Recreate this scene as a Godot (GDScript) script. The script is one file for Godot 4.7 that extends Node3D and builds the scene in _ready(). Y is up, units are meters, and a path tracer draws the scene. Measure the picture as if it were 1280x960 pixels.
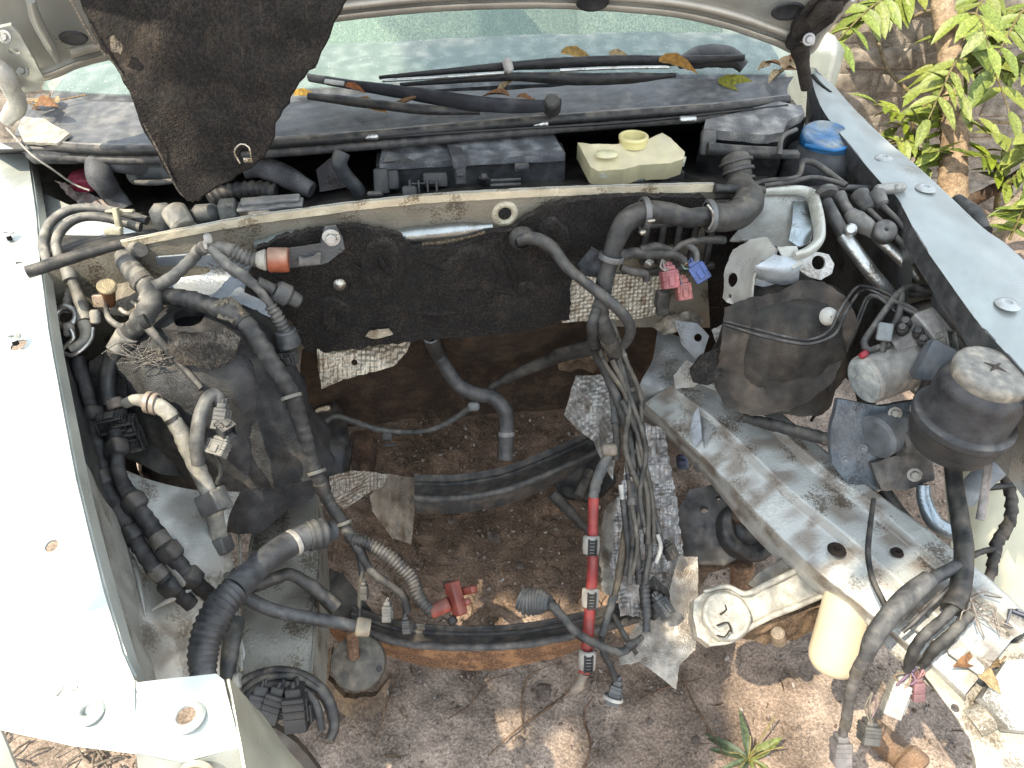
extends Node3D
# A stripped silver car with its bonnet up, seen from where its radiator used to be. y is up, metres.
const EYE := Vector3(0, 1.6, 0)
const PITCH := 40.0
const FOCAL := 967.0                        # in pixels of the 1280 x 960 photograph
var taken := {}
var org := {}                               # where each node stands in the world
var mats := {}
var tex := {}
var rng := RandomNumberGenerator.new()
var nz := FastNoiseLite.new()
var car: Node3D
const DUST := Color(0.36, 0.325, 0.28)
const SILVER := Color(0.50, 0.525, 0.49)
const BLACK := Color(0.022, 0.023, 0.025)
const RUBBER := Color(0.042, 0.043, 0.045)
const GREY := Color(0.15, 0.155, 0.16)
const FELT := Color(0.036, 0.032, 0.029)

# ---------------------------------------------------------------- places
func ray(px: float, py: float) -> Vector3:
	var s := sin(deg_to_rad(PITCH)); var c := cos(deg_to_rad(PITCH))
	var v := (480.0 - py) / FOCAL
	return Vector3((px - 640.0) / FOCAL, -s + v * c, -c - v * s)
func H(px: float, py: float, h: float) -> Vector3:          # the point at height h
	var d := ray(px, py)
	return EYE + d * ((h - EYE.y) / d.y)
func Z(px: float, py: float, z: float) -> Vector3:          # the point z metres along the car
	var d := ray(px, py)
	return EYE + d * (z / d.z)
func D(px: float, py: float, dist: float) -> Vector3:
	return EYE + ray(px, py) * dist
const BA := Vector3(-0.784, 0, -1.115)
const BN := Vector3(0.171, 0, 0.985)                         # the way the car points
const BX := Vector3(0.985, 0, -0.171)
func B(px: float, py: float, off := 0.0) -> Vector3:        # on the bulkhead, off metres in front of it
	var d := ray(px, py)
	return EYE + d * (((BA + BN * off - EYE).dot(BN)) / d.dot(BN))
func deep(p: Vector3) -> float:
	var s := sin(deg_to_rad(PITCH)); var c := cos(deg_to_rad(PITCH))
	return (p - EYE).dot(Vector3(0, -s, -c))
func hh(a: Array) -> Array:                                  # [px, py, height] triples
	var o := []
	for q in a: o.append(H(q[0], q[1], q[2]))
	return o
func bb(a: Array) -> Array:
	var o := []
	for q in a: o.append(B(q[0], q[1], q[2] if q.size() > 2 else 0.0))
	return o
func noise(p: Vector3, f: float) -> float:
	return nz.get_noise_3d(p.x * f, p.y * f, p.z * f)

# ---------------------------------------------------------------- mesh building
class MB:
	var v := PackedVector3Array()
	var t := PackedInt32Array()
	var tint := {}                                            # vertex -> colour
	func vert(p: Vector3) -> int:
		v.append(p); return v.size() - 1
	func tri(a: int, b: int, c: int):
		t.append(a); t.append(c); t.append(b)
	func quad(a: int, b: int, c: int, d: int):
		tri(a, b, c); tri(a, c, d)

func up_to(dir: Vector3) -> Basis:                           # a basis whose y is dir
	var y := dir.normalized()
	var x := y.cross(Vector3(0, 0, 1) if absf(y.z) < 0.9 else Vector3(1, 0, 0)).normalized()
	return Basis(x, y, x.cross(y))
func facing(z: Vector3, up := Vector3.UP) -> Basis:          # a basis whose z is z
	var zz := z.normalized()
	var xx := up.cross(zz).normalized()
	return Basis(xx, zz.cross(xx), zz)

func curve(p: Array, step: float) -> Array:
	if p.size() < 2: return p
	var o := []
	for i in p.size() - 1:
		var a: Vector3 = p[maxi(i - 1, 0)]; var b: Vector3 = p[i]; var c: Vector3 = p[i + 1]; var d: Vector3 = p[mini(i + 2, p.size() - 1)]
		if i == 0: a = b * 2 - c
		if i == p.size() - 2: d = c * 2 - b
		var n := maxi(1, int(b.distance_to(c) / step))
		for k in n: o.append(b.cubic_interpolate(c, a, d, float(k) / n))
	o.append(p[-1])
	return o

# kind: plain, rib (corrugated), tape (wrapped spirally), lump (soft lumps)
func tube(m: MB, p: Array, r, kind := "plain", sides := 12, open_end := false, pitch := 0.011, amp := 0.1, flat := 1.0):
	var step := 0.006
	if kind == "rib": step = pitch / 4.0
	if kind == "tape": step = pitch / 5.0
	var c := curve(p, step)
	var n := c.size()
	var radii := []
	for i in n:
		if r is Array:
			var f: float = float(i) / (n - 1) * (r.size() - 1)
			var k := mini(int(f), r.size() - 2)
			radii.append(lerpf(r[k], r[k + 1], smoothstep(0.0, 1.0, f - k)))
		else: radii.append(r)
	var tan0: Vector3 = (c[1] - c[0]).normalized()
	var nn := up_to(tan0).x
	var s := 0.0
	var first := m.v.size()
	for i in n:
		var tg: Vector3 = (c[mini(i + 1, n - 1)] - c[maxi(i - 1, 0)]).normalized()
		nn = (nn - tg * nn.dot(tg)).normalized()
		var bn := tg.cross(nn)
		if i > 0: s += c[i].distance_to(c[i - 1])
		for j in sides:
			var a := TAU * j / sides
			var q: float = radii[i]
			match kind:
				"rib": q *= 1.0 + amp * sin(TAU * s / pitch)
				"tape": q *= 1.0 + amp * (fposmod(s / pitch + a / TAU + 0.5 * noise(c[i], 14.0), 1.0) - 0.5) + 0.13 * noise(c[i] + Vector3(cos(a), sin(a), 0) * radii[i] * 1.6, 34.0)
				"lump": q *= 1.0 + amp * noise(c[i] + Vector3(cos(a), sin(a), 0) * radii[i] * 2.0, 28.0)
				_: q *= 1.0 + 0.05 * noise(c[i], 25.0)
			m.vert(c[i] + (nn * cos(a) + bn * sin(a) * flat) * q)
	for i in n - 1:
		for j in sides:
			var k := (j + 1) % sides
			m.quad(first + i * sides + j, first + i * sides + k, first + (i + 1) * sides + k, first + (i + 1) * sides + j)
	for e in 2:
		var at: int = first if e == 0 else first + (n - 1) * sides
		var cc: Vector3 = c[0] if e == 0 else c[-1]
		var rr: float = radii[0] if e == 0 else radii[-1]
		var inw: Vector3 = (c[1] - c[0]).normalized() if e == 0 else (c[-2] - c[-1]).normalized()
		var loops := [[0.99, 0.0]]
		if open_end: loops = [[0.99, 0.0], [0.74, 0.0], [0.7, 0.1], [0.68, 2.0]]
		var prev := []
		for l in loops:
			var ring := []
			for j in sides: ring.append(m.vert(cc + (m.v[at + j] - cc) * l[0] + inw * rr * l[1]))
			if prev:
				for j in sides:
					var k := (j + 1) % sides
					if e == 0: m.quad(prev[j], ring[j], ring[k], prev[k])
					else: m.quad(prev[j], prev[k], ring[k], ring[j])
			prev = ring
		var mid := m.vert(cc + inw * rr * loops[-1][1])
		for j in sides:
			var k := (j + 1) % sides
			if e == 0: m.tri(mid, prev[k], prev[j])
			else: m.tri(mid, prev[j], prev[k])

func lathe(m: MB, xf: Transform3D, prof: Array, sides := 32, squash := 1.0, lump := 0.0):
	var first := m.v.size()
	for q in prof:
		for j in sides:
			var a := TAU * j / sides
			var p := Vector3(cos(a) * q.x, q.y, -sin(a) * q.x * squash)
			var w := xf * p
			if lump > 0: w += (xf.basis * Vector3(cos(a), 0, -sin(a))) * lump * noise(w, 14.0)
			m.vert(w)
	for i in prof.size() - 1:
		for j in sides:
			var k := (j + 1) % sides
			m.quad(first + i * sides + j, first + i * sides + k, first + (i + 1) * sides + k, first + (i + 1) * sides + j)

func rod(m: MB, a: Vector3, b: Vector3, r0: float, r1: float, bev := 0.003, sides := 24):
	var l := a.distance_to(b)
	var y := (b - a).normalized()
	bev = minf(bev, minf(minf(r0, r1) * 0.5, l * 0.3))
	lathe(m, Transform3D(up_to(y), a), [Vector2(0, 0), Vector2(r0 - bev, 0), Vector2(r0 - bev, 0), Vector2(r0, bev), Vector2(r0, bev), Vector2(r1, l - bev), Vector2(r1, l - bev), Vector2(r1 - bev, l), Vector2(r1 - bev, l), Vector2(0, l)], sides)

func box(m: MB, xf: Transform3D, size: Vector3, bev := 0.002):
	bev = minf(bev, minf(size.x, minf(size.y, size.z)) * 0.4)
	var h := size * 0.5
	var id := {}
	for sx in [-1, 1]:
		for sy in [-1, 1]:
			for sz in [-1, 1]:
				for ax in 3:
					var p := Vector3(sx * h.x, sy * h.y, sz * h.z)
					var s := Vector3(sx, sy, sz) * bev
					s[ax] = 0
					id[[sx, sy, sz, ax]] = m.vert(xf * (p - s))
	for ax in 3:
		var u := (ax + 1) % 3; var w := (ax + 2) % 3
		for sg in [-1, 1]:
			var k := []
			for q in [[-1, -1], [1, -1], [1, 1], [-1, 1]]:
				var c := [0, 0, 0]; c[ax] = sg; c[u] = q[0]; c[w] = q[1]
				k.append(id[[c[0], c[1], c[2], ax]])
			if sg > 0: m.quad(k[0], k[1], k[2], k[3])
			else: m.quad(k[3], k[2], k[1], k[0])
			for s2 in [-1, 1]:                               # the bevel between this face and the next axis
				var e := []
				for q in [[-1, ax], [1, ax], [1, u], [-1, u]]:
					var c := [0, 0, 0]; c[ax] = sg; c[u] = s2; c[w] = q[0]
					e.append(id[[c[0], c[1], c[2], q[1]]])
				if sg * s2 > 0: m.quad(e[3], e[2], e[1], e[0])
				else: m.quad(e[0], e[1], e[2], e[3])
	for sx in [-1, 1]:
		for sy in [-1, 1]:
			for sz in [-1, 1]:
				var a: int = id[[sx, sy, sz, 0]]; var b: int = id[[sx, sy, sz, 1]]; var c: int = id[[sx, sy, sz, 2]]
				if sx * sy * sz > 0: m.tri(a, b, c)
				else: m.tri(a, c, b)

# rows of points -> a plate with thickness; the front is on the side given by (row direction) x (column direction)
func smooth_rows(rows: Array, nu: int, nv: int) -> Array:
	var wide := []
	for r in rows: wide.append(spread(r, nu))
	var o := []
	for k in nv + 1: o.append([])
	for j in nu + 1:
		var col := []
		for r in wide: col.append(r[j])
		var c := spread(col, nv)
		for k in nv + 1: o[k].append(c[k])
	return o
func spread(p: Array, n: int) -> Array:
	var o := []
	for i in n + 1:
		var f := float(i) / n * (p.size() - 1)
		var k := mini(int(f), p.size() - 2)
		var b: Vector3 = p[k]; var c: Vector3 = p[k + 1]
		var a: Vector3 = p[k - 1] if k > 0 else b * 2 - c
		var d: Vector3 = p[k + 2] if k + 2 < p.size() else c * 2 - b
		o.append(b.cubic_interpolate(c, a, d, f - k))
	return o
func shell(m: MB, rows: Array, thick: float, amp := 0.0, freq := 10.0, towards := Vector3(0, 0.7, 0.7)):
	var way := Vector3.ZERO
	for i in rows.size() - 1:
		for j in rows[0].size() - 1: way += (rows[i][j + 1] - rows[i][j]).cross(rows[i + 1][j] - rows[i][j])
	if way.dot(towards) < 0:
		rows = rows.duplicate(); rows.reverse()
	var nr := rows.size(); var nc: int = rows[0].size()
	var nrm := []
	for i in nr:
		for j in nc:
			var du: Vector3 = rows[i][mini(j + 1, nc - 1)] - rows[i][maxi(j - 1, 0)]
			var dv: Vector3 = rows[mini(i + 1, nr - 1)][j] - rows[maxi(i - 1, 0)][j]
			nrm.append(du.cross(dv).normalized())
	var f := m.v.size()
	for i in nr:
		for j in nc: m.vert(rows[i][j] + nrm[i * nc + j] * amp * noise(rows[i][j], freq))
	var b := m.v.size()
	for i in nr:
		for j in nc: m.vert(m.v[f + i * nc + j] - nrm[i * nc + j] * thick)
	for i in nr - 1:
		for j in nc - 1:
			m.quad(f + i * nc + j, f + i * nc + j + 1, f + (i + 1) * nc + j + 1, f + (i + 1) * nc + j)
			m.quad(b + (i + 1) * nc + j, b + (i + 1) * nc + j + 1, b + i * nc + j + 1, b + i * nc + j)
	var rim := []
	for j in nc: rim.append(j)
	for i in range(1, nr): rim.append(i * nc + nc - 1)
	for j in range(nc - 2, -1, -1): rim.append((nr - 1) * nc + j)
	for i in range(nr - 2, 0, -1): rim.append(i * nc)
	for k in rim.size():
		var x: int = rim[k]; var y: int = rim[(k + 1) % rim.size()]
		var q := [m.vert(m.v[f + x]), m.vert(m.v[f + y]), m.vert(m.v[b + y]), m.vert(m.v[b + x])]
		m.quad(q[3], q[2], q[1], q[0])

# an outline in space -> a sheet with thickness, dents, holes [[centre, radius], ...] and an edge that may be ragged
func sheet(m: MB, line: Array, thick: float, cell: float, amp := 0.0, freq := 12.0, holes := [], rag := 0.0, towards := Vector3(0, 0.6, 0.8)):
	var n := Vector3.ZERO; var c := Vector3.ZERO
	for i in line.size():
		var a: Vector3 = line[i]; var b: Vector3 = line[(i + 1) % line.size()]
		n += a.cross(b); c += a / line.size()
	n = Vector3.ZERO
	for i in line.size(): n += (line[i] - c).cross(line[(i + 1) % line.size()] - c)
	n = n.normalized()
	if n.dot(towards) < 0: n = -n
	var bs := facing(n, Vector3.UP if absf(n.y) < 0.95 else Vector3(0, 0, -1))
	var poly := PackedVector2Array(); var off := []
	for p in line:
		var q: Vector3 = bs.inverse() * (p - c)
		poly.append(Vector2(q.x, q.y)); off.append(q.z)
	if Geometry2D.is_polygon_clockwise(poly):
		poly.reverse(); off.reverse()
	var pts := PackedVector2Array()
	for i in poly.size():
		var a := poly[i]; var b := poly[(i + 1) % poly.size()]
		var k := maxi(1, int(a.distance_to(b) / cell))
		for s in k:
			var p := a.lerp(b, float(s) / k)
			if rag > 0: p += Vector2(nz.get_noise_2d(p.x * 90 + c.x * 70, p.y * 90), nz.get_noise_2d(p.y * 90 + 300, p.x * 90)) * rag
			pts.append(p)
	var rim := pts.size()
	var rings := []
	for hdef in holes:
		var q: Vector3 = bs.inverse() * (hdef[0] - c)
		var ring := []
		for s in 14:
			ring.append(pts.size())
			pts.append(Vector2(q.x, q.y) + Vector2.from_angle(TAU * s / 14.0) * hdef[1])
		rings.append([Vector2(q.x, q.y), hdef[1], ring])
	var edge := pts.slice(0, rim)
	var lo := edge[0]; var hi := edge[0]
	for p in edge:
		lo = lo.min(p); hi = hi.max(p)
	var y := lo.y + cell * 0.5; var row := 0
	while y < hi.y:
		var x := lo.x + cell * (0.5 if row % 2 == 0 else 0.0)
		while x < hi.x:
			var p := Vector2(x, y)
			var ok := Geometry2D.is_point_in_polygon(p, edge)
			if ok:
				for e in edge:
					if e.distance_squared_to(p) < cell * cell * 0.3:
						ok = false; break
			for g in rings:
				if g[0].distance_to(p) < g[1] + cell * 0.3: ok = false
			if ok: pts.append(p)
			x += cell
		y += cell * 0.866; row += 1
	var tris := Geometry2D.triangulate_delaunay(pts)
	var front := m.v.size()
	for p in pts:
		var z := mean_value(p, poly, off)
		var w := c + bs * Vector3(p.x, p.y, z)
		if amp > 0: w += n * amp * (noise(w, freq) + 0.45 * noise(w + Vector3(5, 3, 1), freq * 2.7))
		m.vert(w)
	var back := m.v.size()
	for i in pts.size(): m.vert(m.v[front + i] - n * thick)
	for i in range(0, tris.size(), 3):
		var a := tris[i]; var b := tris[i + 1]; var d := tris[i + 2]
		var mid := (pts[a] + pts[b] + pts[d]) / 3.0
		if not Geometry2D.is_point_in_polygon(mid, edge): continue
		var skip := false
		for g in rings:
			if g[0].distance_to(mid) < g[1] * 0.98: skip = true
		if skip: continue
		if (pts[b] - pts[a]).cross(pts[d] - pts[a]) < 0:
			var s := b; b = d; d = s
		m.tri(front + a, front + b, front + d)
		m.tri(back + a, back + d, back + b)
	for i in rim:
		var j := (i + 1) % rim
		m.quad(m.vert(m.v[back + i]), m.vert(m.v[back + j]), m.vert(m.v[front + j]), m.vert(m.v[front + i]))
	for g in rings:
		for i in 14:
			var a: int = g[2][i]; var b: int = g[2][(i + 1) % 14]
			m.quad(m.vert(m.v[back + b]), m.vert(m.v[back + a]), m.vert(m.v[front + a]), m.vert(m.v[front + b]))
func mean_value(p: Vector2, poly: PackedVector2Array, f: Array) -> float:
	var total := 0.0; var sum := 0.0
	var n := poly.size()
	var lo: float = f[0]; var hi: float = f[0]
	for q in f:
		lo = minf(lo, q); hi = maxf(hi, q)
	var th := []
	for i in n:
		var a := poly[i] - p; var b := poly[(i + 1) % n] - p
		var la := a.length(); var lb := b.length()
		if la < 1e-6: return f[i]
		var cr := a.cross(b); var dt := a.dot(b)
		if absf(cr) < 1e-9 and dt < 0: return lerpf(f[i], f[(i + 1) % n], la / (la + lb))
		th.append(tan(atan2(cr, dt) * 0.5))
	for i in n:
		var w: float = (th[(i + n - 1) % n] + th[i]) / (poly[i] - p).length()
		total += w; sum += w * f[i]
	return clampf(sum / total, lo, hi) if absf(total) > 1e-9 else f[0]

# ---------------------------------------------------------------- naming and committing
func numbered(called: String, parent: Node) -> String:
	var key := [parent.get_instance_id(), called]
	taken[key] = taken.get(key, -1) + 1
	return called if taken[key] == 0 else "%s_%03d" % [called, taken[key]]
func tag(o: Node, label: String, category: String, group := "", kind := ""):
	if label: o.set_meta("label", label)
	if category: o.set_meta("category", category)
	if group: o.set_meta("group", group)
	if kind: o.set_meta("kind", kind)
func thing(called: String, label: String, category: String, group := "") -> Node3D:
	var o := Node3D.new()
	o.name = numbered(called, self); add_child(o, true)
	tag(o, label, category, group)
	org[o] = Vector3.ZERO
	return o
# opt: dust (how much lies on top), stain [colour, amount, frequency], var (tone variation)
func put(m: MB, called: String, color: Color, look: String, parent: Node = self, opt := {}) -> MeshInstance3D:
	var nv := m.v.size()
	var nr := PackedVector3Array(); nr.resize(nv)
	for i in range(0, m.t.size(), 3):
		var a := m.t[i]; var b := m.t[i + 1]; var c := m.t[i + 2]
		var x := (m.v[c] - m.v[a]).cross(m.v[b] - m.v[a])
		nr[a] += x; nr[b] += x; nr[c] += x
	var box3 := AABB(m.v[0], Vector3.ZERO)
	for p in m.v: box3 = box3.expand(p)
	var at := box3.get_center()
	if parent == self: at.y = box3.position.y
	var col := PackedColorArray(); col.resize(nv)
	var dust: float = opt.get("dust", 0.35); var dc: Color = opt.get("dustcol", DUST)
	var vr: float = opt.get("var", 0.18)
	var st: Array = opt.get("stain", [])
	var vs := PackedVector3Array(); vs.resize(nv)
	for i in nv:
		nr[i] = nr[i].normalized()
		var p := m.v[i]
		var c: Color = m.tint.get(i, color)
		var k := 1.0 + vr * noise(p, 11.0) + vr * 0.6 * noise(p, 40.0)
		c = Color(c.r * k, c.g * k, c.b * k)
		if st: c = c.lerp(st[0], st[1] * smoothstep(-0.05, 0.3, noise(p + Vector3(3, 9, 1), st[2])))
		if dust > 0: c = c.lerp(dc, dust * smoothstep(0.12, 0.95, nr[i].y) * clampf(0.52 + 1.1 * noise(p, 24.0) + 0.5 * noise(p, 70.0), 0.0, 1.0))
		col[i] = Color(clampf(c.r, 0, 1), clampf(c.g, 0, 1), clampf(c.b, 0, 1))
		vs[i] = p - at
	var arr := []; arr.resize(Mesh.ARRAY_MAX)
	arr[Mesh.ARRAY_VERTEX] = vs; arr[Mesh.ARRAY_NORMAL] = nr; arr[Mesh.ARRAY_COLOR] = col; arr[Mesh.ARRAY_INDEX] = m.t
	var am := ArrayMesh.new()
	am.add_surface_from_arrays(Mesh.PRIMITIVE_TRIANGLES, arr)
	am.surface_set_material(0, mats[look])
	var o := MeshInstance3D.new()
	o.mesh = am
	o.name = numbered(called, parent)
	parent.add_child(o, true)
	org[o] = at
	o.position = at - (org[parent] if org.has(parent) else Vector3.ZERO)
	return o
func one(m: MB, called: String, label: String, category: String, color: Color, look: String, opt := {}, group := "") -> MeshInstance3D:
	var o := put(m, called, color, look, self, opt)
	tag(o, label, category, group)
	return o
func settle(t: Node3D):                                      # moves a thing's own origin to its base, its parts stay where they are
	var box3 := AABB(); var any := false
	for c in t.get_children():
		if c is MeshInstance3D:
			var b: AABB = c.mesh.get_aabb(); b.position += org[c]
			box3 = b if not any else box3.merge(b); any = true
	var base := box3.get_center(); base.y = box3.position.y
	t.position = base
	for c in t.get_children(): c.position -= base

# ---------------------------------------------------------------- materials: neutral detail textures; the colour itself is per vertex
func field(freq: float, seed_: int, oct := 4, size := 512, type := FastNoiseLite.TYPE_SIMPLEX_SMOOTH) -> PackedByteArray:
	var f := FastNoiseLite.new()
	f.seed = seed_; f.frequency = freq; f.fractal_octaves = oct; f.noise_type = type
	if type == FastNoiseLite.TYPE_CELLULAR: f.fractal_type = FastNoiseLite.FRACTAL_NONE
	return f.get_seamless_image(size, size).get_data()
func paint(key: String, a: PackedByteArray, b: PackedByteArray, c: PackedByteArray, how: Callable, size := 512):
	var d := PackedByteArray(); d.resize(size * size * 3)
	for i in size * size:
		var q: Color = how.call(a[i] / 255.0, b[i] / 255.0, c[i] / 255.0)
		d[i * 3] = int(clampf(q.r, 0, 1) * 255); d[i * 3 + 1] = int(clampf(q.g, 0, 1) * 255); d[i * 3 + 2] = int(clampf(q.b, 0, 1) * 255)
	var im := Image.create_from_data(size, size, false, Image.FORMAT_RGB8, d)
	tex[key] = ImageTexture.create_from_image(im)
func bumps(key: String, a: PackedByteArray, strength: float, size := 512):
	var im := Image.create_from_data(size, size, false, Image.FORMAT_L8, a)
	im.convert(Image.FORMAT_RGBA8)
	im.bump_map_to_normal_map(strength)
	tex[key] = ImageTexture.create_from_image(im)
func look(key: String, albedo: String, normal: String, rough: float, metal := 0.0, scale := 2.6, depth := 0.6) -> StandardMaterial3D:
	var s := StandardMaterial3D.new()
	s.vertex_color_use_as_albedo = true
	s.albedo_texture = tex[albedo]
	s.roughness = rough; s.metallic = metal; s.metallic_specular = 0.4
	s.uv1_triplanar = true; s.uv1_world_triplanar = true
	s.uv1_scale = Vector3.ONE * scale
	if key in ["rubber", "plastic", "tape", "worn", "paint"]:
		s.roughness_texture = tex["sheen"]; s.roughness = minf(1.0, rough * 1.5)
	if normal:
		s.normal_enabled = true; s.normal_texture = tex[normal]; s.normal_scale = depth
	mats[key] = s
	return s
func make_materials():
	var low := field(0.006, 1); var mid := field(0.02, 2); var fine := field(0.09, 3, 3); var grit := field(0.22, 4, 2)
	var cells := field(0.05, 5, 1, 512, FastNoiseLite.TYPE_CELLULAR)
	paint("grime", low, mid, grit, func(a, b, c):
		var v = 0.74 + 0.2 * (a - 0.5) + 0.34 * (b - 0.5)
		if c > 0.80: v -= (c - 0.80) * 1.6
		if c < 0.2: v += (0.2 - c) * 0.8
		return Color(v, v * 0.985, v * 0.955).lerp(Color(1.0, 0.95, 0.87), smoothstep(0.56, 0.74, a * 0.5 + b * 0.3 + c * 0.22) * 0.55))
	paint("dusty", low, fine, grit, func(a, b, c):
		var d = smoothstep(0.52, 0.78, c * 0.6 + a * 0.45 + b * 0.12)
		return Color(0.5, 0.5, 0.51).lerp(Color(0.95, 0.94, 0.92), d))
	paint("sheen", low, mid, grit, func(a, b, c):
		var v = 0.66 + 0.5 * (a - 0.5) + 0.5 * (b - 0.5) + 0.2 * (c - 0.5)
		return Color(v, v, v))
	paint("felt", mid, fine, grit, func(a, b, c):
		var v = 0.5 + 0.55 * (c - 0.5) + 0.5 * (b - 0.5)
		return Color(v, v * 0.97, v * 0.94).lerp(Color(0.95, 0.86, 0.77), smoothstep(0.55, 0.85, a * 0.55 + c * 0.5) * 0.75))
	paint("scuffed", low, fine, grit, func(a, b, c):
		var v = 0.90 + 0.12 * (a - 0.5) + 0.06 * (b - 0.5)
		var s = smoothstep(0.60, 0.74, a * 0.55 + b * 0.25 + c * 0.25)
		return Color(v, v, v * 0.985).lerp(Color(0.42, 0.37, 0.31), s * 0.75))
	paint("paint", low, mid, grit, func(a, b, c):
		var v = 0.93 + 0.07 * (a - 0.5) + 0.05 * (b - 0.5)
		if c > 0.86: v -= (c - 0.86) * 1.5
		return Color(v, v, v * 0.985))
	paint("rust", low, fine, mid, func(a, b, c):
		var v = 0.6 + 0.5 * (b - 0.5)
		return Color(v, v * 0.93, v * 0.88).lerp(Color(1, 0.93, 0.82), smoothstep(0.4, 0.7, a * 0.5 + c * 0.5) * 0.6))
	paint("earth", low, fine, grit, func(a, b, c):
		var v = 0.66 + 0.36 * (a - 0.5) + 0.34 * (b - 0.5) + 0.3 * (c - 0.5)
		if c > 0.82: v += (c - 0.82) * 1.2
		return Color(v, v * 0.975, v * 0.95))
	paint("bark", low, mid, fine, func(a, b, c):
		var v = 0.72 + 0.5 * (b - 0.5) + 0.4 * (c - 0.5)
		return Color(v, v * 0.96, v * 0.9))
	bumps("soft", mid, 3.0); bumps("fine_bump", fine, 4.0); bumps("grit_bump", grit, 5.0)
	var quilt := PackedByteArray(); quilt.resize(256 * 256)
	for y in 256:
		for x in 256:
			var u := TAU * (x + y) * 8.0 / 256.0; var v := TAU * (x - y) * 8.0 / 256.0
			quilt[y * 256 + x] = int(127 + 60 * sin(u) * sin(v) + 60 * absf(sin(u * 0.5)))
	bumps("quilt", quilt, 9.0, 256)
	paint("crease", low, mid, grit, func(a, b, c):
		var v = 0.74 + 0.3 * (b - 0.5) + 0.16 * (c - 0.5)
		return Color(v, v * 0.98, v * 0.95).lerp(Color(0.40, 0.33, 0.26), smoothstep(0.58, 0.8, a * 0.7 + c * 0.3) * 0.8))
	look("plastic", "grime", "fine_bump", 0.55, 0.0, 3.0, 0.25)
	look("dusty_plastic", "dusty", "fine_bump", 0.72, 0.0, 5.0, 0.2)
	look("rubber", "grime", "fine_bump", 0.55, 0.0, 6.0, 0.4)
	look("tape", "grime", "grit_bump", 0.75, 0.0, 5.0, 0.6)
	look("felt", "felt", "grit_bump", 0.95, 0.0, 2.4, 1.0)
	look("paint", "paint", "", 0.36, 0.35, 1.7)
	look("worn", "scuffed", "fine_bump", 0.45, 0.22, 2.9, 0.25)
	look("metal", "scuffed", "fine_bump", 0.34, 0.85, 3.6, 0.3)
	look("cast", "grime", "grit_bump", 0.62, 0.3, 4.0, 0.8)
	look("rust", "rust", "grit_bump", 0.85, 0.1, 3.0, 0.9)
	look("foil", "crease", "quilt", 0.36, 0.35, 7.5, 1.4)
	look("foil_plain", "crease", "fine_bump", 0.45, 0.3, 5.0, 1.0)
	look("earth", "earth", "fine_bump", 0.97, 0.0, 2.3, 0.45)
	look("earth_fine", "earth", "grit_bump", 0.95, 0.0, 4.0, 0.6)
	look("bark", "bark", "fine_bump", 0.9, 0.0, 3.0, 0.8)
	look("milky", "paint", "soft", 0.4, 0.0, 3.0, 0.1).metallic_specular = 0.5
	var lf := look("leaf", "bark", "soft", 0.48, 0.0, 9.0, 0.35)
	lf.backlight_enabled = true; lf.backlight = Color(0.34, 0.42, 0.05)
	look("dry_leaf", "bark", "fine_bump", 0.8, 0.0, 9.0, 0.5)
	var g := StandardMaterial3D.new()
	g.transparency = BaseMaterial3D.TRANSPARENCY_ALPHA
	g.albedo_color = Color(0.72, 0.86, 0.77, 0.09); g.roughness = 0.06; g.metallic_specular = 0.35
	mats["glass"] = g

# ---------------------------------------------------------------- small hardware
func width(px: float, p: Array) -> float:                   # half of a width in the photograph, in metres at the depth of these points
	var d := 0.0
	for q in p: d += deep(q) / p.size()
	return px * 0.46 * d / FOCAL
func pipe(parent: Node, called: String, pts: Array, px, color: Color, kind := "plain", lookn := "rubber", open_end := false, opt := {}) -> MeshInstance3D:
	if lookn in ["rubber", "tape"] and color.r < 0.3:
		color = Color(color.r * .62, color.g * .62, color.b * .62)
		opt = opt.duplicate(); opt["var"] = 0.4; opt["dust"] = opt.get("dust", 0.35) * 0.85
	var m := MB.new()
	var r
	if px is Array:
		r = []
		for q in px: r.append(width(q, pts))
	else: r = width(px, pts)
	var pitch: float = opt.get("pitch", 0.011 if kind == "rib" else 0.02)
	tube(m, pts, r, kind, 14 if kind != "plain" else 12, open_end, pitch, opt.get("amp", 0.12 if kind == "rib" else (0.15 if kind == "tape" else 0.10)), opt.get("flat", 1.0))
	var o := put(m, called, color, lookn, parent, opt)
	var long := 0.0
	for i in pts.size() - 1: long += pts[i].distance_to(pts[i + 1])
	if kind == "tape" and long > 0.16:
		var c := curve(pts, 0.006)
		var f := 0.1 + 0.15 * rng.randf()
		while f < 0.95:
			var k := mini(int(f * c.size()), c.size() - 4)
			var rr: float = r if not (r is Array) else lerpf(r[int(f * (r.size() - 1))], r[mini(int(f * (r.size() - 1)) + 1, r.size() - 1)], fposmod(f * (r.size() - 1), 1.0))
			var w := rng.randi_range(1, 3)
			m = MB.new(); tube(m, c.slice(k, k + w + 1), rr * rng.randf_range(1.05, 1.16), "lump", 12, false, .01, .12)
			put(m, "tape_band", [Color(.03, .03, .032), Color(.05, .048, .045), Color(.16, .15, .135)][rng.randi() % 3], "rubber", o, {"dust": rng.randf_range(.2, .7), "dustcol": Color(.42, .39, .35)})
			f += rng.randf_range(0.07, 0.2) / long
	return o
func hose(called: String, label: String, category: String, pts: Array, px, color: Color, kind := "plain", lookn := "rubber", open_end := false, opt := {}, group := "") -> MeshInstance3D:
	var o := pipe(self, called, pts, px, color, kind, lookn, open_end, opt)
	tag(o, label, category, group)
	return o
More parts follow.
